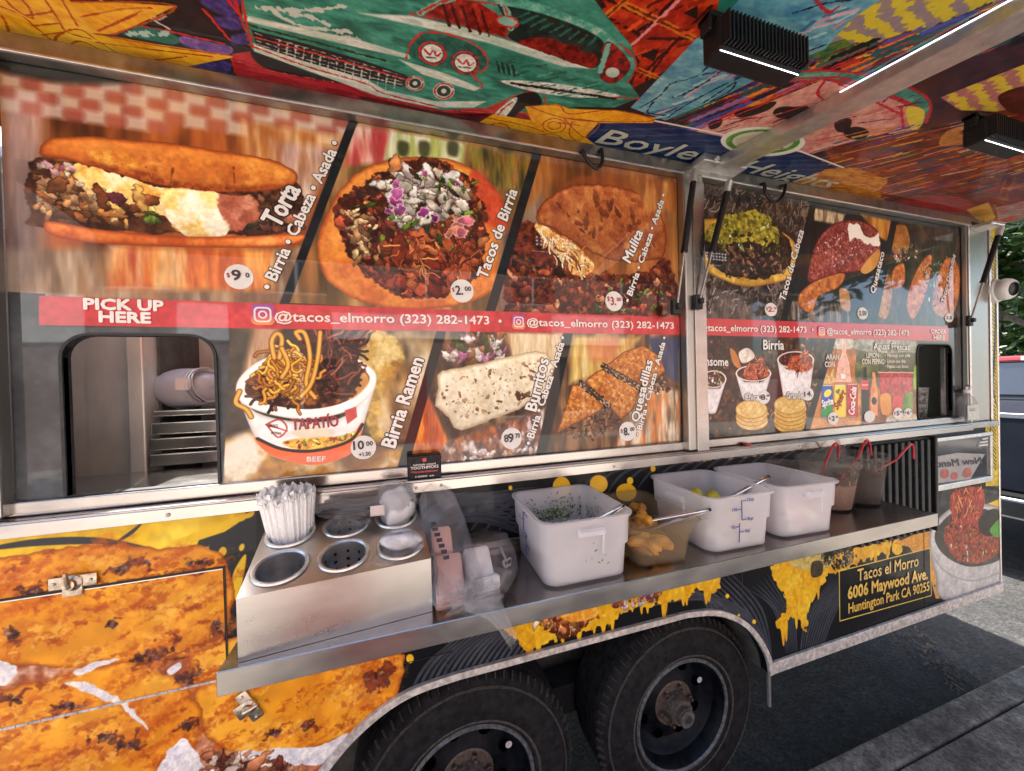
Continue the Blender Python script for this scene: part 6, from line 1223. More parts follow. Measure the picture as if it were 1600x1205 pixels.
wt('BIG', (421, 667), (434, 668), .008, '5a2024', mwl, bold=.02); wt('BOWL', (424, 678), (440, 680), .007, '5a2024', mwl, bold=.02)
K2 = dict(outline='141210', ow=.05, bold=.02)
wt('Tacos de Cabeza', (1225, 472), (1255, 362), .034, WH, mwr, **K2); wt('Quesataco', (1365, 460), (1381, 396), .033, WH, mwr, **K2); wt('Tacos Dorados', (1474, 475), (1492, 400), .030, WH, mwr, **K2)
wt('onsome', (1094, 571), (1137, 572), .034, WH, mwr, **K2); wt('Birria', (1192, 546), (1224, 546.5), .040, WH, mwr, **K2); wt('Chica', (1163, 626), (1184, 626), .030, WH, mwr, **K2); wt('Grande', (1228, 623), (1253, 623), .030, WH, mwr, **K2)
wt('Aguas Frescas', (1364, 546), (1420, 547), .032, WH, mwr, **K2)
for s, a, b, h in (('LIMON', (1353, 559), (1372, 559), .024), ('CON PEPINO', (1346, 569), (1381, 569), .024), ('• Naranja con piña', (1382, 558), (1421, 558), .016), ('• Limon con chia', (1382, 567), (1414, 567), .016), ('• Pepino con limon', (1382, 575), (1418, 575), .016), ('ARAN', (1290, 561.5), (1310, 562), .024), ('CON', (1288, 573.5), (1303, 573.5), .024)): wt(s, a, b, h, 'd8d4cc', mwr, bold=.03)
wt('ORDER', (1454, 521), (1477, 521.5), .021, WH, mwr, bold=.035); wt('HERE', (1458, 530.5), (1475, 531), .021, WH, mwr, bold=.035)
wt('Sprite', (1284, 636), (1301, 631), .030, 'e8ecf0', mwr, bold=.04); wt('Squirt', (1308, 641), (1321, 614), .034, '9a3420', mwr, bold=.03, shear=.2); wt('Coca-Cola', (1333.5, 648), (1337, 606), .040, 'f0e8e8', mwr, bold=.03, shear=.2)
wt('Tacos el Morro', (1339, 908), (1434, 884), .056, 'e0be6a', trailer, bold=.012); wt('6006 Maywood Ave.', (1324, 936), (1448, 904), .056, 'e0b84c', trailer, bold=.03); wt('Huntington Park CA 90255', (1325, 958), (1451, 922), .046, 'e0b84c', trailer, bold=.02)
NA = (0, AW_S, -1)
for s, a, b in (('Boyle', (930, 221), (1078, 249)), ('Heights', (1146, 264), (1290, 293))): text(s, on_awning(*a), on_awning(*b), .085, 'c8ccb8', trailer, nrm=NA, bold=.012, shear=.1)
text('New Menu', Vector((2.475, 0, 1.228)), Vector((2.87, 0, 1.212)), .038, '26262a', pane, lift=.011, mirror=True, shear=.2, bold=.01)
# price stickers with marker figures
STK = mat('sticker_paper', (.72, .70, .68), .45, var=.05, scale=30)
def sticker(px, py, r, parts, par, ry=None):
    c = on_wall(px, py); rx = (on_wall(px+r, py).x-on_wall(px-r, py).x)/2; rz = rx if ry is None else ry
    slab_xz('price_sticker', [(c.x+rx*math.cos(i*.3142), c.z+rz*math.sin(i*.3142)) for i in range(20)], -.0022, -.0012, STK, par)
    for s, x, z, w, h, col in parts:
        text(s, Vector((c.x+rx*(x-w/2), 0, c.z+rz*z)), Vector((c.x+rx*(x+w/2), 0, c.z+rz*(z+.03))), rz*h, col, par, lift=.003, bold=.03, name='price')
DK = '2a1c24'; RD = 'a82c34'
sticker(374, 433, 23, [('9', -.15, -.3, .6, .85, DK), ('0', .62, -.05, .26, .4, DK), ('$', -.68, -.1, .2, .35, RD)], mwl)
sticker(722, 455, 18, [('2.', -.25, -.35, .6, .8, DK), ('00', .5, 0, .55, .4, DK), ('$', -.75, -.1, .2, .35, RD)], mwl)
sticker(959, 471, 13.5, [('3.', -.1, -.4, .55, .85, RD), ('00', .55, 0, .5, .4, RD), ('$', -.65, 0, .25, .45, RD)], mwl)
sticker(568, 699, 20, [('10', -.35, -.15, .8, .75, DK), ('00', .5, .1, .5, .4, DK), ('+1.50', .1, -.75, .9, .35, DK)], mwl)
sticker(799, 685, 16, [('9', -.05, -.35, .5, .85, DK), ('8', -.5, -.3, .4, .7, DK), ('70', .6, 0, .45, .45, DK)], mwl)
sticker(980, 674, 13, [('8.', -.15, -.4, .6, .85, DK), ('00', .55, 0, .5, .4, DK), ('$', -.7, -.1, .2, .4, RD)], mwl)
for px, py, r, t, col in ((1204, 484, 9.5, '2.', RD), (1347, 490, 8, '2.50', DK), (1482, 497, 6.5, '2.0', DK), (1193, 621, 9.5, '8.', DK), (1262, 616, 8.5, '14.', DK), (1301, 654, 8.5, '2', DK), (1358, 651, 8.5, '', DK), (1402, 646, 7.5, '5', DK), (1418, 645, 6.5, '6', DK)):
    ps = [(t, -.05, -.35, .5*len(t) if len(t) < 3 else 1.4, .8, col)] if t else []
    if len(t) < 3 and t: ps.append(('$', -.7, -.1, .25, .4, RD)); ps.append(('00', .62, .05, .4, .35, col))
    sticker(px, py, r, ps, mwr, ry=.027 if r > 7 else .022)
# ------------------------------------------------------------------ things on the shelf and sill
def film(name, tint=(1, 1, 1), fac=.14, rough=.08):
    m = bpy.data.materials.new(name); m.use_nodes = True; n = m.node_tree.nodes; l = m.node_tree.links; n.remove(n['Principled BSDF'])
    tr = n.new('ShaderNodeBsdfTransparent'); tr.inputs[0].default_value = tint+(1,); gl = n.new('ShaderNodeBsdfGlossy'); gl.inputs[1].default_value = rough; gl.inputs[0].default_value = (.95, .95, .95, 1)
    fr = n.new('ShaderNodeLayerWeight'); fr.inputs[0].default_value = .5; pw = n.new('ShaderNodeMath'); pw.operation = 'POWER'; pw.inputs[1].default_value = 4; l.new(fr.outputs['Facing'], pw.inputs[0]); ml = n.new('ShaderNodeMath'); ml.operation = 'MULTIPLY'; ml.inputs[1].default_value = .5; l.new(pw.outputs[0], ml.inputs[0]); ad = n.new('ShaderNodeMath'); ad.inputs[1].default_value = fac; l.new(ml.outputs[0], ad.inputs[0]); ad.use_clamp = True
    nz = n.new('ShaderNodeTexNoise'); nz.inputs['Scale'].default_value = 60; bp_ = n.new('ShaderNodeBump'); bp_.inputs['Distance'].default_value = .003; l.new(nz.outputs[0], bp_.inputs['Height']); l.new(bp_.outputs[0], gl.inputs['Normal']); l.new(bp_.outputs[0], fr.inputs['Normal'])
    mx = n.new('ShaderNodeMixShader'); l.new(ad.outputs[0], mx.inputs[0]); l.new(tr.outputs[0], mx.inputs[1]); l.new(gl.outputs[0], mx.inputs[2]); l.new(mx.outputs[0], n['Material Output'].inputs[0]); return m
FILM = film('clear_film', (.985, .985, .99), .13, .16)
def poly_mat(name, c, transp, sss=.0, rough=.32, tr=.35):
    m = mat(name, c, rough, var=.05, scale=14, rvar=.06); n = m.node_tree.nodes; l = m.node_tree.links; p = n['Principled BSDF']
    t = n.new('ShaderNodeBsdfTranslucent'); t.inputs[0].default_value = tuple(c)+(1,); a = n.new('ShaderNodeMixShader'); a.inputs[0].default_value = tr; l.new(p.outputs[0], a.inputs[1]); l.new(t.outputs[0], a.inputs[2])
    b = n.new('ShaderNodeBsdfTransparent'); x = n.new('ShaderNodeMixShader'); x.inputs[0].default_value = transp; l.new(a.outputs[0], x.inputs[1]); l.new(b.outputs[0], x.inputs[2]); l.new(x.outputs[0], n['Material Output'].inputs[0]); return m
POLY = poly_mat('white_poly', (.92, .90, .92), .52, tr=.45)
AMBER = poly_mat('cloudy_clear_poly', (.46, .34, .20), .80, rough=.15, tr=.3)
JUG = poly_mat('cloudy_jug', (.50, .44, .38), .92, rough=.2, tr=.3)
BLUE = ink('2c3c8c')
def rr_ring(cx, cy, hx, hy, r, n=5):
    return [(cx+x, cy+y) for x, y in rrect(-hx, hx, -hy, hy, r, n)]
def add_loft(bm, levels, cap0=True, mtx=None):
    t = bmesh.new(); rows = []
    for z, hx, hy, r in levels: rows.append([t.verts.new((x, y, z)) for x, y in rr_ring(0, 0, hx, hy, r)])
    for a, b in zip(rows, rows[1:]):
        n = len(a)
        for i in range(n): t.faces.new((a[i], a[(i+1) % n], b[(i+1) % n], b[i]))
    if cap0: t.faces.new(rows[0][::-1])
    merge(bm, t, mtx)
def tote(name, label, x, y, hx, hy, H, rz, m, scale_side, handle_sides, grp=None):
    hx *= 1.035
    t = thing(name, label, 'container', (x, y, SHELF_Z), grp); M4 = Matrix.Translation((x, y, SHELF_Z)) @ Matrix.Rotation(R_(rz), 4, 'Z')
    k = .89; bm = bmesh.new()
    add_loft(bm, [(.0012, hx*k-.01, hy*k-.01, .03), (.006, hx*k, hy*k, .035), (H*.52, hx*.925, hy*.925, .035), (H*.53, hx*.965, hy*.965, .036), (H*.955, hx*.985, hy*.985, .036), (H*.965, hx*1.035, hy*1.035, .04), (H, hx*1.04, hy*1.04, .04), (H, hx*.955, hy*.955, .033), (H*.53, hx*.925, hy*.925, .032), (.008, hx*k-.004, hy*k-.004, .03)], True, M4)
    t2 = bmesh.new(); t2.faces.new([t2.verts.new((a, b, .008)) for a, b in rr_ring(0, 0, hx*k-.004, hy*k-.004, .03)]); merge(bm, t2, M4)
    body = obj('body', bm, m, t, True)
    for s in handle_sides:
        hm = Matrix.Rotation(R_(s), 4, 'Z'); d = hy if s % 180 == 0 else hx; bm = bmesh.new()
        add_loft(bm, [(0, .038, .002, .002), (.0, .038, .010, .008), (.012, .036, .010, .008), (.016, .032, .006, .005)], True, M4 @ hm @ Matrix.Translation((0, -d*.985-.006, H*.78)))
        add_box(bm, (.031, -.004, -.055), (.036, .004, 0), .001, 1, M4 @ hm @ Matrix.Translation((0, -d*.985-.001, H*.78)))
        obj('handle', bm, m, t, True)
    # printed measure
    hm = M4 @ Matrix.Rotation(R_(scale_side), 4, 'Z'); d = hy if scale_side % 180 == 0 else hx; rm = hm.to_3x3()
    f = lambda u, z, dd=0: hm @ Vector((u, -d*(.975 if z > H*.53 else .90+.05*z/H)-.0035-dd, z))
    def bar(a, b, w=.0012): bm = bmesh.new(); add_tube(bm, [f(*a), f(*b)], w, 4); obj('measure_mark', bm, BLUE, body)
    u0 = -.012; bar((u0, H*.57), (u0, H*.9)); bar((u0, H*.9), (u0+.016, H*.9)); bar((u0, H*.57), (u0+.016, H*.57)); bar((u0-.014, H*.76), (u0, H*.76)); bar((u0-.002, H*.16), (u0-.002, H*.50)); bar((u0-.002, H*.34), (u0+.014, H*.34)); bar((u0-.014, H*.44), (u0-.002, H*.44))
    nn = rm @ Vector((0, -1, 0))
    for s, u, z, w in (('12qt', u0+.018, H*.885, .024), ('8qt', u0+.018, H*.555, .02), ('10L', u0-.036, H*.745, .02), ('5L', u0-.03, H*.425, .015), ('4qt', u0+.016, H*.325, .018)):
        text(s, f(u, z), f(u+w, z), .009, '2c3c8c', body, nrm=nn, lift=.001, bold=.03, name='measure_text')
    return t, M4
HC = .165
c1, M1 = tote('food_box', 'white square food box of chopped onion with herbs stuck to its inside', .432, -.152, .122, .136, HC, -1, POLY, -90, (0,), 'white food boxes on the shelf')
c3, M3 = tote('food_box', 'white food box with two yellow limes showing at its rim and measuring marks in front', .930, -.150, .118, .136, HC, -2, POLY, 0, (-90,), 'white food boxes on the shelf')
c4, M4_ = tote('food_box', 'rightmost white food box with radish slices showing through its front', 1.208, -.150, .118, .136, HC, -3, POLY, 90, (0,), 'white food boxes on the shelf')
# contents
def pile(name, M4, hx, hy, z0, z1, n, size, mats, par, seed, squash=.7, label=None):
    """heap of small lumps as one mesh with several materials"""
    r = random.Random(seed); V = []; Fc = []; mi = []
    oc = [(1, 0, 0), (-1, 0, 0), (0, 1, 0), (0, -1, 0), (0, 0, 1), (0, 0, -1)]; of = [(0, 2, 4), (2, 1, 4), (1, 3, 4), (3, 0, 4), (2, 0, 5), (1, 2, 5), (3, 1, 5), (0, 3, 5)]
    for i in range(n):
        s = r.uniform(*size); c = Vector((r.uniform(-hx, hx), r.uniform(-hy, hy), r.uniform(z0, z1))); q = Matrix.Rotation(r.random()*6.28, 3, Vector((r.gauss(0, 1), r.gauss(0, 1), r.gauss(0, 1))).normalized()); k = len(V); a = (s, s*r.uniform(.5, 1), s*r.uniform(.3, .8))
        for o in oc: V.append(M4 @ (c+q @ Vector((o[0]*a[0], o[1]*a[1], o[2]*a[2]))))
        m_ = r.randrange(len(mats))
        for f in of: Fc.append(tuple(k+j for j in f)); mi.append(m_)
    me = bpy.data.meshes.new(name); me.from_pydata(V, [], Fc)
    for m in mats: me.materials.append(m)
    me.polygons.foreach_set('material_index', mi); o = link(name, me, None, par, True); return o
ONI = mat('chopped_onion', (.62, .61, .57), .5, var=.1, scale=60); HERB = mat('chopped_herb', (.09, .18, .045), .6, var=.5, scale=60); HERB2 = mat('dark_herb', (.05, .09, .03), .6, var=.4, scale=60)
o = tag(pile('onion_mix', M1, .092, .102, .012, .075, 2600, (.004, .009), [ONI, ONI, ONI, ONI, ONI, HERB], None, 1), 'chopped white onion and herb filling the lower half of the leftmost white box', 'onion', kind='stuff')
r = random.Random(3); V = []; Fc = []
def herb(p, n, s):
    u = Vector((r.gauss(0, 1), r.gauss(0, 1), r.gauss(0, 1))); u = (u-n*u.dot(n)).normalized()*s; v = n.cross(u)*.35; k = len(V); V.extend([p-u, p+v, p+u, p-v]); Fc.append((k, k+1, k+2, k+3))
for i in range(420):   # herbs clinging to the walls inside
    if r.random() < .72: x = r.gauss(0, .055); x = max(-.1, min(.1, x)); z = .07+abs(r.gauss(0, .03)); n = Vector((0, -1, 0)); p = Vector((x, .125-.012*(1-z/HC), min(z, .15)))
    else: y = r.uniform(-.1, .1); z = .08+abs(r.gauss(0, .025)); n = Vector((-1, 0, 0)); p = Vector((.110, y, min(z, .15)))
    herb(M1 @ p, n, r.uniform(.0025, .007))
for i in range(8): herb(M1 @ Vector((r.uniform(-.02, .06), -.1365, r.uniform(.05, .13))), Vector((0, -1, 0)), r.uniform(.002, .006))
me = bpy.data.meshes.new('herb_scraps'); me.from_pydata(V, [], Fc); me.materials.append(HERB); me.materials.append(HERB2); me.polygons.foreach_set('material_index', [i % 2 for i in range(len(Fc))]); tag(link('herb_scraps', me), 'tiny green herb scraps stuck inside the leftmost white box', 'herbs', kind='stuff')
LIME = mat('yellow_lime', (.48, .40, .03), .4, var=.25, scale=40, bump=.001)
def lump(name, c, rad, m, par, seed, ax=(1, 1, 1), amp=.12, sub=3, smooth=True, freq=3, mtx=None):
    bm = bmesh.new(); bmesh.ops.create_icosphere(bm, subdivisions=sub, radius=1); rs = np.random.RandomState(seed); ph = rs.rand(6, 4)*6.28; fr = rs.randn(6, 3)*freq
    for v in bm.verts:
        d = 1+amp*sum(math.sin(fr[k] @ np.array(v.co)+ph[k][0]) for k in range(6))/2.5; v.co = Vector((v.co.x*ax[0], v.co.y*ax[1], v.co.z*ax[2]))*d*rad
    bmesh.ops.transform(bm, matrix=Matrix.Translation(c) @ (mtx or Matrix()), verts=bm.verts[:]); return obj(name, bm, m, par, smooth)
for i, (u, v, z) in enumerate(((-.005, .045, .113), (.038, .018, .110), (.012, .06, .092), (-.03, .0, .085), (.03, -.05, .085), (-.05, .05, .085))):
    tag(lump('lime', M3 @ Vector((u, v, z)), .021, LIME, None, 30+i, (1, 1, .95), .03), ['yellow lime at the back of the middle white box', 'yellow lime nearest the tongs in the middle white box', 'lime half hidden under the two top limes', 'lime deep in the left of the middle white box', 'lime deep in the front of the middle white box', 'lime deep in the back corner of the middle white box'][i], 'lime', 'limes in the middle box')
PALE = mat('pale_onion', (.62, .57, .47), .5, var=.15, scale=40)
tag(pile('lime_wedges', M3, .085, .10, .012, .066, 240, (.012, .022), [PALE, mat('lime_wedge', (.45, .42, .15), .5, var=.2, scale=40), PALE], None, 5), 'pale cut limes filling the lower half of the middle white box', 'limes', kind='stuff')
RADW = mat('radish_flesh', (.66, .62, .50), .45, var=.08, scale=50); RADP = mat('radish_pink', (.55, .22, .32), .45, var=.2, scale=40)
r = random.Random(11)
for i in range(34):
    p = M4_ @ Vector((r.uniform(-.075, .08), -.112+r.uniform(0, .012)+(0 if i < 24 else .03), .025+r.uniform(0, .078))); q = Matrix.Rotation(R_(90+r.uniform(-25, 25)), 4, 'X') @ Matrix.Rotation(R_(r.uniform(-30, 30)), 4, 'Y')
    o = lathe('radish_slice', [(.0005, -.003), (.017, -.003), (.019, 0), (.017, .003), (.0005, .003)], RADW if i % 4 else RADP, None, 14, Matrix.Translation(p) @ q)
    tag(o, 'round radish slice pressed against the front of the rightmost white box', 'radish', 'radish slices in the rightmost box')
tag(pile('cut_radish', M4_, .085, .09, .012, .08, 220, (.012, .02), [RADW, RADP, RADW], None, 6), 'cut radish pieces filling the rightmost white box', 'radishes', kind='stuff')
# clear box of grilled peppers
PX, PY = .668, -.155
c2 = thing('pepper_pan', 'cloudy clear pan of grilled yellow peppers between two white boxes', 'container', (PX, PY, SHELF_Z)); M2 = Matrix.Translation((PX, PY, SHELF_Z)) @ Matrix.Rotation(R_(-3), 4, 'Z'); H2 = .122
bm = bmesh.new(); add_loft(bm, [(.0012, .072, .105, .02), (.006, .077, .112, .024), (H2*.72, .086, .128, .026), (H2*.73, .09, .132, .027), (H2*.96, .092, .135, .028), (H2, .104, .147, .03), (H2, .088, .131, .026), (H2*.72, .083, .125, .024), (.008, .074, .108, .02)], True, M2); obj('body', bm, AMBER, c2, True)
bm = bmesh.new(); add_loft(bm, [(0, .010, .012, .003), (.003, .012, .014, .003)], True, M2 @ Matrix.Translation((.108, -.125, H2-.002))); obj('rim_tab', bm, AMBER, c2)
PEP = mat('grilled_pepper', (.64, .30, .035), .35, var=.35, scale=26, coat=.3); PEP2 = mat('charred_pepper', (.30, .12, .02), .4, var=.6, scale=30, coat=.3)
r = random.Random(21)
for i in range(40):
    top = i < 9
    c = M2 @ Vector((r.uniform(-.05, .045), r.uniform(-.075, .08) if not top else r.uniform(-.03, .09), (.068+r.random()*.018) if top else r.uniform(.02, .055))); a = r.random()*6.28; L = r.uniform(.022, .04); d = Vector((math.cos(a), math.sin(a), r.uniform(-.3, .3)))
    ps = [c-d*L, c-d*L*.4+Vector((0, 0, .006)), c+d*L*.4+Vector((0, 0, .004)), c+d*L]; o = tube('pepper', [Vector(p) for p in catmull([tuple(p) for p in ps], 3)], [.006, .010, .013, .015, .015, .014, .012, .009, .007, .003][:10], PEP if i % 3 else PEP2, None, 8)
    tag(o, 'wrinkled grilled yellow pepper lying in the cloudy clear pan', 'pepper', 'grilled peppers in the clear pan')
def tongs(name, A, B, label):
    A, B = Vector(A), Vector(B); t = thing(name, label, 'tongs', B); d = (A-B).normalized(); s = d.cross(Vector((0, 0, 1))).normalized(); up = s.cross(d)
    for k, off in enumerate((-1, 1)):
        bm = bmesh.new(); w = .0105
        rows = []
        for f in range(7):
            q = A.lerp(B, f/6)+up*off*(.0015+.010*(f/6)); ww = w*(1-.35*f/6); rows.append([bm.verts.new(q+s*x*ww+up*off*(abs(x) < .5)*.0035) for x in (-1, -.45, .45, 1)])
        for a, b in zip(rows, rows[1:]):
            for j in range(3): bm.faces.new((a[j], a[j+1], b[j+1], b[j]))
        o = obj('tong_arm', bm, CHR2, t, True); md = o.modifiers.new('thick', 'SOLIDIFY'); md.thickness = .0012
    tube('hinge_loop', [A+d*.004-s*.007, A+d*.007, A+d*.004+s*.007], .003, BLACKP, t, 6)
CHR2 = mat('polished_steel', (.72, .71, .70), .16, 1, var=.08, scale=30)
tongs('steel_tongs', on_wall(1106, 797, -.275), M2 @ Vector((0.0, -.03, .075)), 'steel tongs resting in the clear pan of peppers')
tongs('steel_tongs', on_wall(1199, 746, -.22), M3 @ Vector((.035, -.02, .09)), 'steel tongs standing in the white box of limes')
tongs('steel_tongs', M1 @ Vector((.112, -.10, HC+.006)), M1 @ Vector((.02, -.02, .075)), 'steel tongs with only the tip above the leftmost white box')
# salsa jugs
def jug(name, label, x, y, r0, r1, H, fill, fcol, splash, seed):
    t = thing(name, label, 'jug', (x, y, SHELF_Z), 'salsa jugs on the shelf'); T4 = Matrix.Translation((x, y, SHELF_Z))
    lathe('body', [(.0005, .0015), (r0-.004, .0015), (r0, .006), (r0+(r1-r0)*.86, H*.86), (r1, H*.87), (r1+.002, H*.985), (r1+.006, H), (r1+.003, H), (r1-.001, H*.985), (r1-.003, H*.87), (r0-.003, .008), (.0005, .008)], JUG, t, 40, T4)
    bm = bmesh.new(); add_loft(bm, [(0, .012, .014, .004), (.006, .014, .016, .004)], True, T4 @ Matrix.Translation((r1+.012, -.02, H*.955))); obj('spout_tab', bm, JUG, t)
    if fill:
        rf = r0+(r1-r0)*fill; tag(lathe('salsa', [(.0005, .0085), (r0-.0038, .0085), (rf-.0038, H*fill), (.0005, H*fill+.0005)], fcol, None, 36, T4), 'salsa in the '+label.split(' with')[0].replace('cloudy jug of ', 'jug of '), 'salsa')
        if splash:
            r = random.Random(seed); V = []; Fc = []
            for i in range(splash):
                a = -math.pi*.5+r.gauss(0, .9); f = fill+abs(r.gauss(0, .2)); f = min(f, .92); rr = r0+(r1-r0)*f-.0045; c = Vector((x+rr*math.cos(a), y+rr*math.sin(a), SHELF_Z+H*f)); s = r.uniform(.001, .0045); k = len(V); tn = Vector((-math.sin(a), math.cos(a), 0))
                V += [c+tn*s, c+Vector((0, 0, s*1.5)), c-tn*s, c-Vector((0, 0, s))]; Fc.append((k, k+1, k+2, k+3))
            me = bpy.data.meshes.new('salsa_splash'); me.from_pydata(V, [], Fc); o = link('salsa_splash', me, fcol, t); o['kind'] = 'stuff'
    return t
REDP = mat('red_plastic', (.42, .015, .025), .3, var=.08, scale=30)
SB = mat('brown_salsa', (.16, .075, .045), .4, var=.35, scale=70); SD = mat('dark_salsa', (.010, .004, .004), .5, var=.5, scale=50, spec=.15)
j3 = jug('salsa_jug', 'empty cloudy jug standing behind the rightmost white box', 1.39, -.09, .062, .084, .17, 0, None, 0, 1)
j1 = jug('salsa_jug', 'cloudy jug of brown salsa with red ladles', 1.535, -.125, .066, .092, .188, .52, SB, 60, 2)
j2 = jug('salsa_jug', 'cloudy jug of dark salsa with dark spatter at the end of the shelf', 1.70, -.122, .068, .088, .190, .60, SD, 190, 3)
j2b = [c for c in j2.children if c.name.startswith('body')][0]
def ladle(pts, label, hang):
    P = [on_wall(x, y, d) for x, y, d in pts]; t = thing('ladle', label, 'ladle', tuple(hang), 'red ladles in the salsa jugs'); q = [Vector(p) for p in catmull([tuple(p) for p in P], 6)]
    bm = bmesh.new(); add_tube(bm, q, .0042, 8); obj('handle', bm, REDP, t, True)
    bm = bmesh.new(); add_tube(bm, [q[0], Vector(hang)+Vector((0, 0, .02))], .003, 6); add_lathe(bm, [(.0005, -.008), (.016, -.004), (.022, .008), (.0225, .012), (.021, .012), (.0005, -.004)], 16, Matrix.Translation(hang)); obj('bowl', bm, REDP, t, True)
B1, B2 = Vector((1.54, -.12, SHELF_Z+.05)), Vector((1.705, -.12, SHELF_Z+.05))
ladle([(1290, 724, -.10), (1298, 703, -.095), (1305, 693, -.09), (1310, 698, -.085), (1310, 716, -.08)], 'leftmost red ladle hooked over the brown salsa jug', B1+Vector((-.02, .02, 0)))
ladle([(1340, 718, -.12), (1347, 700, -.115), (1354, 688, -.11), (1359, 695, -.105), (1361, 712, -.10)], 'middle red ladle hooked between the two salsa jugs', B1+Vector((.022, -.01, .01)))
ladle([(1401, 718, -.14), (1413, 704, -.135), (1424, 694, -.13), (1427, 703, -.125), (1427, 717, -.12)], 'rightmost red ladle hooked over the dark salsa jug', B2+Vector((.02, .0, .01)))
text('Chiles', Vector((1.64, -.195, SHELF_Z+.175)), Vector((1.71, -.210, SHELF_Z+.175)), .016, '1c1814', j2b, nrm=(.1, -1, 0), lift=.002, bold=.01, mirror=True)
HST = mat('satin_holder_steel', (.50, .475, .45), .30, 1, var=.09, scale=6, rvar=.1, bump=.0003, stretch=(1, 1, 2))
# ---- cutlery holder
hx0, hx1, hy0, hy1 = -.304, .05, -.287, -.05; zf, zb = 1.315, 1.372
ch = thing('cutlery_holder', 'stainless steel six hole cutlery holder with sloping top on the shelf', 'cutlery holder', ((hx0+hx1)/2, (hy0+hy1)/2, SHELF_Z))
slope = math.atan2(zb-zf, hy1-hy0); HR = Matrix.Translation((hx0, hy0, 0)) @ Matrix.Rotation(R_(5), 4, 'Z') @ Matrix.Translation((-hx0, -hy0, 0)); HM = HR @ Matrix.Translation((hx0, hy0, zf)) @ Matrix.Rotation(slope, 4, 'X'); LY = math.hypot(zb-zf, hy1-hy0); WX = hx1-hx0
cups = [(WX*(.165+.335*i), LY*(.27+.47*j)) for j in range(2) for i in range(3)]; CRr = .0475
bm = bmesh.new(); eds = []
for loop in [[(0, 0), (WX, 0), (WX, LY), (0, LY)]]+[[(cx+CRr*math.cos(k*.2618), cy+CRr*math.sin(k*.2618)) for k in range(24)] for cx, cy in cups]:
    vs = [bm.verts.new((x, y, 0)) for x, y in loop]; eds += [bm.edges.new((vs[i], vs[(i+1) % len(vs)])) for i in range(len(vs))]
bmesh.ops.triangle_fill(bm, use_beauty=True, use_dissolve=False, edges=eds)
for f in bm.faces:
    f.normal_update()
    if f.normal.z < 0: f.normal_flip()
bmesh.ops.transform(bm, matrix=HM, verts=bm.verts[:]); o = obj('top', bm, HST, ch)
z0 = SHELF_Z+.0008
bm = bmesh.new(); v = [bm.verts.new(p) for p in ((hx0, hy0, z0), (hx1, hy0, z0), (hx1, hy1, z0), (hx0, hy1, z0), (hx0, hy0, zf), (hx1, hy0, zf), (hx1, hy1, zb), (hx0, hy1, zb))]
for f in ((0, 1, 5, 4), (1, 2, 6, 5), (2, 3, 7, 6), (3, 0, 4, 7)): bm.faces.new([v[i] for i in f])
bmesh.ops.transform(bm, matrix=HR, verts=bm.verts[:]); obj('casing', bm, HST, ch)
for k, (cx, cy) in enumerate(cups):
    cm = HM @ Matrix.Translation((cx, cy, 0)); o = lathe('cup', [(.044, .002), (.0475, .005), (.0515, .005), (.0535, .0015), (.0525, .0005)], ALU, ch, 40, cm); lathe('cup_wall', [(.044, .002), (.0432, -.01), (.042, -.088), (.0005, -.09)], ALU, o, 40, cm)
    if k in (1, 4):
        for a in range(10):
            for b in range(3):
                an = a*.6283+.2; rr = .0428-.0004*b; p = Vector((rr*math.cos(an), rr*math.sin(an), -.022-.02*b)); bm = bmesh.new(); add_lathe(bm, [(.0005, 0), (.0042, 0)], 10, cm @ Matrix.Translation(p) @ Matrix.Rotation(an, 4, 'Z') @ Matrix.Rotation(R_(-90), 4, 'Y')); obj('drain_hole', bm, BLACKP, o)
# straws: wrapped in paper, one bunch in the back left cup
PAPER = mat('straw_paper', (.86, .85, .83), .6, var=.06, scale=80, sss=.1)
bm = bmesh.new(); add_tube(bm, [(0, 0, 0), (0, 0, .13), (.0006, 0, .15)], [.0041, .0041, .0046], 6)
for a_, l_ in ((0, .018), (2.1, .014), (4.2, .016)):
    c_, s_ = math.cos(a_), math.sin(a_); bm.faces.new([bm.verts.new(p) for p in ((-s_*.005, c_*.005, .147), (s_*.005, -c_*.005, .147), (c_*.006+s_*.004, s_*.006-c_*.003, .147+l_*.7), (c_*.002-s_*.004, s_*.002+c_*.005, .147+l_))])
me = bpy.data.meshes.new('drinking_straw'); bm.to_mesh(me); bm.free(); me.materials.append(PAPER)
cm = HM @ Matrix.Translation((cups[3][0], cups[3][1], 0)); up = Vector((0, 0, 1)); cc = cm @ Vector((0, 0, -.088)); r = random.Random(6)
for i in range(190):
    fr = math.sqrt((i+.5)/190); a = i*2.39996; b = cc+Vector((fr*.036*math.cos(a), fr*.036*math.sin(a), r.uniform(.002, .012))); tt = cc+Vector((fr*.062*math.cos(a)-.012, fr*.056*math.sin(a), .20)); d = (tt-b).normalized()
    o = bpy.data.objects.new('drinking_straw', me); COL.objects.link(o); o.location = b; o.rotation_mode = 'QUATERNION'; o.rotation_quaternion = d.to_track_quat('Z', 'Y') @ Matrix.Rotation(r.random()*6.28, 3, 'Z').to_quaternion(); o.scale = (1, 1, 1.08+r.uniform(-.06, .06))
    tag(o, 'paper wrapped white straw in the bunch in the back left cup of the cutlery holder', 'straw', 'paper wrapped straws')
def crumple(name, c, size, m, par, seed, amp=.35, sub=4, freq=4, mtx=None):
    return lump(name, c, 1, m, par, seed, size, amp, sub, False, freq, mtx)
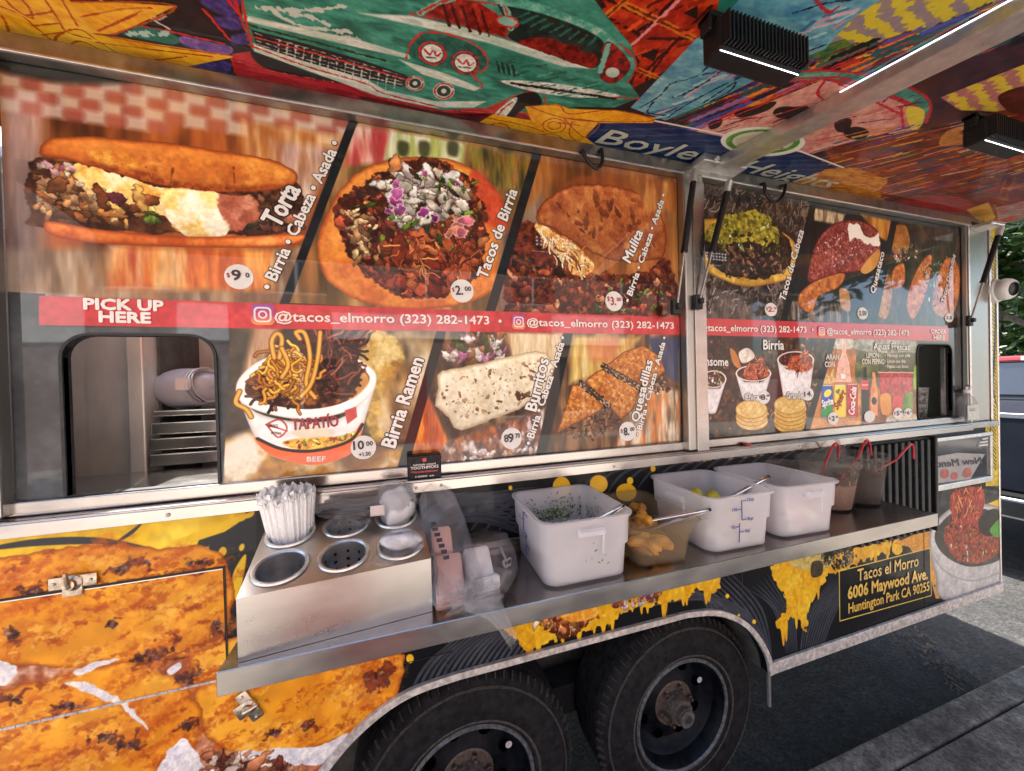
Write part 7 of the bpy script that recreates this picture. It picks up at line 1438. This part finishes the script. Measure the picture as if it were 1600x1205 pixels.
def sheet_bag(name, pts, m, par, seed, puff=.012):
    """loose film draped over a row of cross sections: (centre, half width vector, height)"""
    rs = random.Random(seed); bm = bmesh.new(); rows = []; n = 14
    for c, hw, hh in pts:
        c, hw = Vector(c), Vector(hw); row = []
        for k in range(n):
            a = 6.2832*k/n; row.append(bm.verts.new(c+hw*math.cos(a)*(1+rs.uniform(-.12, .12))+Vector((0, 0, hh*math.sin(a)))+Vector((rs.uniform(-1, 1), rs.uniform(-1, 1), rs.uniform(-1, 1)))*puff*.5))
        rows.append(row)
    for a, b in zip(rows, rows[1:]):
        for k in range(n):
            j = (k+1) % n; bm.faces.new((a[k], a[j], b[j])); bm.faces.new((a[k], b[j], b[k]))
    return obj(name, bm, m, par)
# bag of black forks behind the straws
fb = thing('bag_of_forks', 'clear bag of black plastic forks lying behind the straws at the wall', 'bag', (-.08, -.075, 1.375))
bm = bmesh.new(); r = random.Random(14)
for i in range(16): y = -.085+r.uniform(-.025, .03); z = 1.383+r.uniform(0, .03); add_tube(bm, [(-.185+r.uniform(-.02, .02), y, z), (-.1, y+r.uniform(-.01, .01), z+r.uniform(-.004, .008)), (.01+r.uniform(-.02, .012), y+r.uniform(-.01, .01), z)], .0045, 6)
obj('forks', bm, mat('black_forks', (.03, .028, .035), .35, var=.2, scale=40), fb, True)
sheet_bag('bag_film', [((-.235, -.06, 1.425), (0, .012, .0), .006), ((-.2, -.07, 1.405), (0, .035, 0), .026), ((-.11, -.075, 1.40), (0, .042, 0), .032), ((-.02, -.07, 1.398), (0, .04, 0), .028), ((.03, -.06, 1.39), (0, .02, 0), .008)], FILM, fb, 4, .014)
box('price_label', (-.085, -.124, 1.379), (-.052, -.1225, 1.404), mat('paper_label', (.62, .52, .49), .6, var=.05), fb)
cpos = lambda k, z=0: HM @ Vector((cups[k][0], cups[k][1], z))
b = crumple('plastic_bag', cpos(4, -.012), (.040, .040, .034), FILM, None, 51, .5, 3, 5); tag(b, 'crumpled clear bag stuffed in the back middle cup of the holder', 'bag')
LID = mat('white_lids', (.70, .68, .69), .35, var=.06, scale=30, sss=.15)
wl_ = thing('lid_bag', 'clear bag of white cup lids standing in the back right cup of the holder', 'bag', tuple(cpos(5, -.05)))
lump('lids', cpos(5, .022), 1, LID, wl_, 61, (.038, .036, .052), .14, 4, True, 3); crumple('bag_film', cpos(5, .028), (.046, .043, .064), FILM, wl_, 62, .22, 4, 4); lathe('beaker', [(.036, -.05), (.045, .075), (.0455, .078), (.0445, .076), (.0355, -.05)], FILM, wl_, 28, Matrix.Translation(cpos(5, 0)))
ws = thing('bag_of_spoons', 'white plastic spoons in a crumpled clear bag in the front right cup', 'bag', tuple(cpos(2, -.05)))
for i in range(9): a = i*.05; c = cpos(2, .0)+Vector((-.018+i*.005, -.004, .006+.003*(i % 3))); lump('spoon', c, 1, LID, ws, 70+i, (.032, .016, .012), .05, 2, True, 2, Matrix.Rotation(R_(-15+i*4), 4, 'Z') @ Matrix.Rotation(R_(20), 4, 'Y'))
crumple('bag_film', cpos(2, .0), (.047, .045, .032), FILM, ws, 81, .35, 4, 5)
# ---- bags of napkins right of the holder
PK = mat('pink_napkins', (.76, .44, .36), .6, var=.06, scale=30); NAP = mat('white_napkins', (.74, .70, .67), .65, var=.05, scale=30)
def leaned(name, a, b, c, th, m, par):
    """block with one face through corner a, edges a->b, a->c, thickness th away from the viewer"""
    a, b, c = Vector(a), Vector(b), Vector(c); u, v = b-a, c-a; w = u.cross(v).normalized()*(-th); bm = bmesh.new(); V = [bm.verts.new(p) for p in (a, a+u, a+u+v, a+v, a+w, a+u+w, a+u+v+w, a+v+w)]
    for f in ((0, 1, 2, 3), (7, 6, 5, 4), (0, 4, 5, 1), (1, 5, 6, 2), (2, 6, 7, 3), (3, 7, 4, 0)): bm.faces.new([V[i] for i in f])
    bmesh.ops.recalc_face_normals(bm, faces=bm.faces[:]); bmesh.ops.bevel(bm, geom=bm.edges[:], offset=.004, segments=2, affect='EDGES'); return obj(name, bm, m, par, True)
SZ = SHELF_Z
n1 = thing('napkin_pack', 'pack of pink napkins in printed clear film leaning against the cutlery holder', 'napkin pack', (.10, -.2, SZ))
leaned('napkins', (.058, -.268, SZ+.014), (.125, -.262, SZ+.010), (.062, -.17, SZ+.085), .03, PK, n1)
leaned('napkins', (.060, -.165, SZ+.085), (.110, -.162, SZ+.08), (.060, -.118, SZ+.135), .03, PK, n1)
sheet_bag('film', [((.075, -.055, SZ+.215), (.03, .004, 0), .01), ((.085, -.09, SZ+.185), (.05, .01, 0), .03), ((.095, -.14, SZ+.13), (.055, .01, 0), .035), ((.10, -.20, SZ+.085), (.055, .01, 0), .04), ((.10, -.255, SZ+.045), (.055, .006, 0), .03), ((.11, -.285, SZ+.03), (.05, .006, 0), .018)], FILM, n1, 9, .012)
BLKI = ink('1c1a1c')
for i in range(7):
    p = Vector((.064+.004*i, -.13-.012*i, SZ+.146-.0095*i)); box('film_print', (-.007, -.0045, -.0006), (.007, .0045, .0006), BLKI, n1, 0, 1, Matrix.Translation(p) @ Matrix.Rotation(R_(38), 4, 'X'))
n2 = thing('napkin_pack', 'white napkins in torn clear film lying between the pink pack and the onion box', 'napkin pack', (.19, -.19, SZ))
leaned('napkins', (.140, -.225, SZ+.012), (.205, -.222, SZ+.012), (.135, -.165, SZ+.085), .035, NAP, n2)
leaned('napkins', (.150, -.238, SZ+.004), (.215, -.228, SZ+.004), (.150, -.228, SZ+.035), .03, NAP, n2)
sheet_bag('film', [((.19, -.105, SZ+.085), (.045, .02, 0), .015), ((.20, -.15, SZ+.075), (.062, .02, 0), .03), ((.20, -.21, SZ+.055), (.065, .02, 0), .035), ((.185, -.255, SZ+.035), (.07, .015, 0), .03), ((.16, -.288, SZ+.022), (.05, .012, 0), .018)], FILM, n2, 17, .018)
sheet_bag('film_tail', [((.15, -.29, SZ+.02), (.04, .01, 0), .014), ((.175, -.315, SZ+.008), (.022, .008, 0), .012), ((.195, -.322, SZ-.02), (.016, .008, 0), .012), ((.208, -.322, SZ-.05), (.015, .008, 0), .014), ((.214, -.318, SZ-.068), (.010, .006, 0), .006)], FILM, n2, 23, .006)
crumple('film_crumple', Vector((.135, -.275, SZ+.027)), (.05, .025, .024), FILM, n2, 91, .5, 4, 6)
for i in range(3): box('film_print', (-.006, -.001, -.004), (.006, .001, .004), BLKI, n2, 0, 1, Matrix.Translation((.243, -.195-.012*i, SZ+.062-.008*i)) @ Matrix.Rotation(R_(40), 4, 'Z'))
rb = tube('twist_tie', [Vector(p) for p in catmull([(.245, -.115, SZ+.05), (.252, -.12, SZ+.03), (.262, -.13, SZ+.012), (.252, -.14, SZ+.006), (.248, -.13, SZ+.016), (.268, -.125, SZ+.02), (.262, -.14, SZ+.006)], 5)], .0035, WHITEP); tag(rb, 'white knotted twist tie lying on the shelf beside the onion box', 'tie')
# ---- on the sill
tp = thing('toothpick_box', 'small black printed toothpick box standing on the window sill', 'toothpick box', (.05, -.022, 1.437))
a, b_ = on_wall(637, 745, -.042), on_wall(690, 742, -.042); TPM = mat('box_print', (.014, .012, .013), .45, var=.9, scale=120, spec=.25)
box('carton', (a.x, -.042, 1.4372), (b_.x, -.006, 1.503), TPM, tp, .002); cx = (a.x+b_.x)/2
for s, z, w, h, c in (('Individually wrapped', 1.476, .06, .005, 'c8c0bc'), ('TOOTHPICKS', 1.466, .075, .008, 'd8ccc8'), ('Mondadientes', 1.456, .07, .006, 'c03a34'), ('1000 ct', 1.443, .05, .005, 'd8d0cc')): text(s, Vector((cx-w/2, -.042, z)), Vector((cx+w/2, -.042, z)), h, c, tp, bold=.03)
slab_xz('red_mark', [(cx+.006*math.cos(i*.785), 1.49+.006*math.sin(i*.785)) for i in range(8)], -.0436, -.0424, ink('b03038'), tp)
p = on_wall(706, 741, -.03); tag(box('toothpick_sachet', (p.x-.03, -.04, 1.4365), (p.x+.008, -.03, 1.4375), WHITEP), 'single wrapped toothpick lying beside the toothpick box', 'toothpick')
p = on_level(1149, 692, 1.437); o = lathe('bottle_cap', [(.014, 0), (.0145, .003), (.012, .008), (.0005, .009)], REDP, None, 20, Matrix.Translation((p.x, -.026, 1.4362))); tag(o, 'red bottle cap lying on the sill right of the steel post', 'bottle cap')
# hand sanitiser
sx = on_wall(1514, 640, -.03).x; sb = thing('soap_bottle', 'clear pump bottle of hand gel with white label on the sill end', 'bottle', (sx, -.022, 1.437)); CLR = poly_mat('clear_bottle', (.5, .5, .5), .7, rough=.08, tr=.2); TB = Matrix.Translation((sx, -.022, 1.4365)) 
bm = bmesh.new(); add_loft(bm, [(0, .05, .019, .015), (.004, .054, .021, .018), (.105, .054, .021, .018), (.125, .04, .018, .016), (.138, .014, .014, .012), (.15, .012, .012, .011)], True, TB); obj('bottle', bm, CLR, sb, True)
box('label_sheet', (sx-.05, -.0448, 1.452), (sx+.05, -.0436, 1.525), mat('label_white', (.5, .53, .48), .5, var=.12, scale=40), sb); 
for z in (1.505, 1.497): box('label_line', (sx-.035, -.0456, z), (sx+.01, -.0449, z+.003), BLACKP, sb)
lathe('pump', [(.013, .15), (.013, .165), (.005, .167), (.005, .185), (.0005, .186)], WHITEP, sb, 16, TB); tube('nozzle', [(sx, -.022, 1.62), (sx-.006, -.03, 1.622), (sx-.02, -.045, 1.614)], .005, WHITEP, sb)
# tip jar in the order hatch
tj = thing('tip_jar', 'clear plastic tip jar with black marker words in the order hatch', 'tip jar', (2.50, .12, 1.4525)); TJ = Matrix.Translation((2.50, .12, 1.4528)); bm = bmesh.new(); add_loft(bm, [(0, .085, .06, .012), (.16, .095, .066, .014), (.165, .1, .07, .016), (.165, .092, .063, .013), (.004, .082, .057, .011)], True, TJ); obj('jar', bm, CLR, tj, True)
for s, z in (('Tips', 1.575), ('Thank', 1.535), ('You', 1.50), ('TIPS', 1.468)): text(s, Vector((2.445, .056, z)), Vector((2.555, .056, z)), .026, '17141a', tj, lift=.004, bold=.01, shear=.2)
bm = bmesh.new(); r = random.Random(5)
for i in range(9): add_box(bm, (-.05, -.022, -.0006), (.05, .022, .0006), 0, 1, TJ @ Matrix.Translation((r.uniform(-.02, .02), r.uniform(-.01, .02), .03+.012*i)) @ Matrix.Rotation(r.uniform(-.5, .5), 4, 'Z') @ Matrix.Rotation(r.uniform(-.7, .7), 4, 'Y') @ Matrix.Rotation(r.uniform(.5, 1.2), 4, 'X'))
obj('banknotes', bm, mat('banknote', (.20, .24, .17), .7, var=.25, scale=60), tj)
cbx = thing('steel_canister', 'pale boxes stacked beside the tip jar inside the order hatch', 'box', (2.42, .3, 1.4525)); box('lower_box', (2.36, .25, 1.4528), (2.46, .36, 1.60), WHITEP, cbx, .004); box('upper_box', (2.45, .22, 1.62), (2.60, .34, 1.68), GREYIN, cbx, .01, 2); box('box_riser', (2.461, .26, 1.4528), (2.58, .34, 1.6195), DARKM, cbx)
# wrapped roll of bowls inside the pick-up hatch
c = on_wall(297, 612, .45); br = thing('wrapped_bowls', 'plastic wrapped roll of white foam bowls on the inner steel shelf', 'bowls', (c.x, .45, zsh)); BM4 = Matrix.Translation((c.x-.005, .45, zsh+.066)) @ Matrix.Scale(1.12, 4) @ Matrix.Rotation(R_(78), 4, 'Y') @ Matrix.Rotation(R_(18), 4, 'X'); FOAM = mat('foam_white', (.55, .57, .62), .5, var=.05, scale=20)
for i in range(9): lathe('bowl', [(.0005, -.004), (.034, 0), (.0545, .05), (.057, .052), (.054, .052), (.03, .004), (.0005, .002)], FOAM, br, 28, BM4 @ Matrix.Translation((0, 0, -.08+i*.012)))
lump('wrap', Vector((c.x-.005, .45, zsh+.070)), 1, poly_mat('milky_wrap', (.60, .65, .74), .12, rough=.2), br, 44, (.098, .073, .069), .05, 4, True, 3)
box('price_label', (c.x-.005, .377, zsh+.065), (c.x+.035, .3785, zsh+.105), WHITEP, br); 
# ---- floodlights under the awning
LEDW = mat('led_panel', (.9, .95, 1), .3, emit=2, var=0)
def flood(x0, x1, y, label):
    zt = awz(y)-.006; h = .075; t = thing('floodlight', label, 'floodlight', ((x0+x1)/2, y+.03, zt), 'floodlights under the awning')
    bm = bmesh.new(); add_box(bm, (x0, y+.012, zt-h), (x1, y+.055, zt-.012), .004, 2); obj('housing', bm, BLACKP, t)
    n = 22
    bm = bmesh.new()
    for i in range(n): x = x0+.006+(x1-x0-.012)*i/(n-1); add_box(bm, (x-.0018, y-.004, zt-h+.004), (x+.0018, y+.0118, zt-.016))
    obj('heat_fins', bm, BLACKP, t)
    bm = bmesh.new(); add_box(bm, (x0-.012, y+.025, zt-.03), (x0-.003, y+.05, zt+.004), .002); add_box(bm, (x1+.003, y+.025, zt-.03), (x1+.012, y+.05, zt+.004), .002); add_box(bm, (x0-.012, y+.022, zt-.006), (x1+.012, y+.053, zt+.0035)); obj('bracket', bm, BLACKP, t)
    o = box('lens', (x0+.008, y+.056, zt-h+.006), (x1-.008, y+.059, zt-.02), mat('lens_dark', (.02, .02, .022), .15, var=.1, coat=1), t)
    for i in range(9):
        for j in range(3): x = x0+.02+(x1-x0-.04)*i/8; z = zt-h+.014+.016*j; box('led', (x-.0045, y+.0592, z-.0035), (x+.0045, y+.0605, z+.0035), LEDW, o)
    box('lower_led_bar', (x0+.004, y+.0165, zt-h-.0015), (x1-.004, y+.0175, zt-h-.0005), LEDW, o)
a, b_ = on_wall(1130, 3, -.54), on_wall(1261, 51, -.54); flood(a.x, a.x+.215, -.545, 'black finned floodlight nearer the camera under the awning'); a = on_wall(1553, 171, -.53); flood(a.x, a.x+.215, -.53, 'black finned floodlight at the right edge of the picture')
# ---- dome camera
c = on_wall(1566, 450, -.07); dc = thing('security_camera', 'white dome security camera with black lens on the end of the trailer', 'security camera', (3.0, 0, c.z)); DM = Matrix.Translation((2.985, -.0008, c.z)) @ Matrix.Rotation(R_(90), 4, 'X')
lathe('base', [(.062, 0), (.064, .018), (.06, .032), (.045, .04), (.0005, .041)], WHITEP, dc, 36, DM)
dd = Vector((-.15, -.95, -.12)).normalized(); DB = Matrix.Translation((2.985, -.052, c.z)) @ dd.to_track_quat('Z', 'Y').to_matrix().to_4x4()
lathe('ball', [(.05, -.02), (.056, .0), (.053, .018), (.046, .028), (.034, .033)], WHITEP, dc, 36, DB); o = lathe('lens', [(.034, .0335), (.032, .028), (.024, .027), (.0005, .029)], BLACKP, dc, 28, DB); lathe('lens_ring', [(.035, .033), (.033, .036), (.029, .034)], DARKM, o, 28, DB)
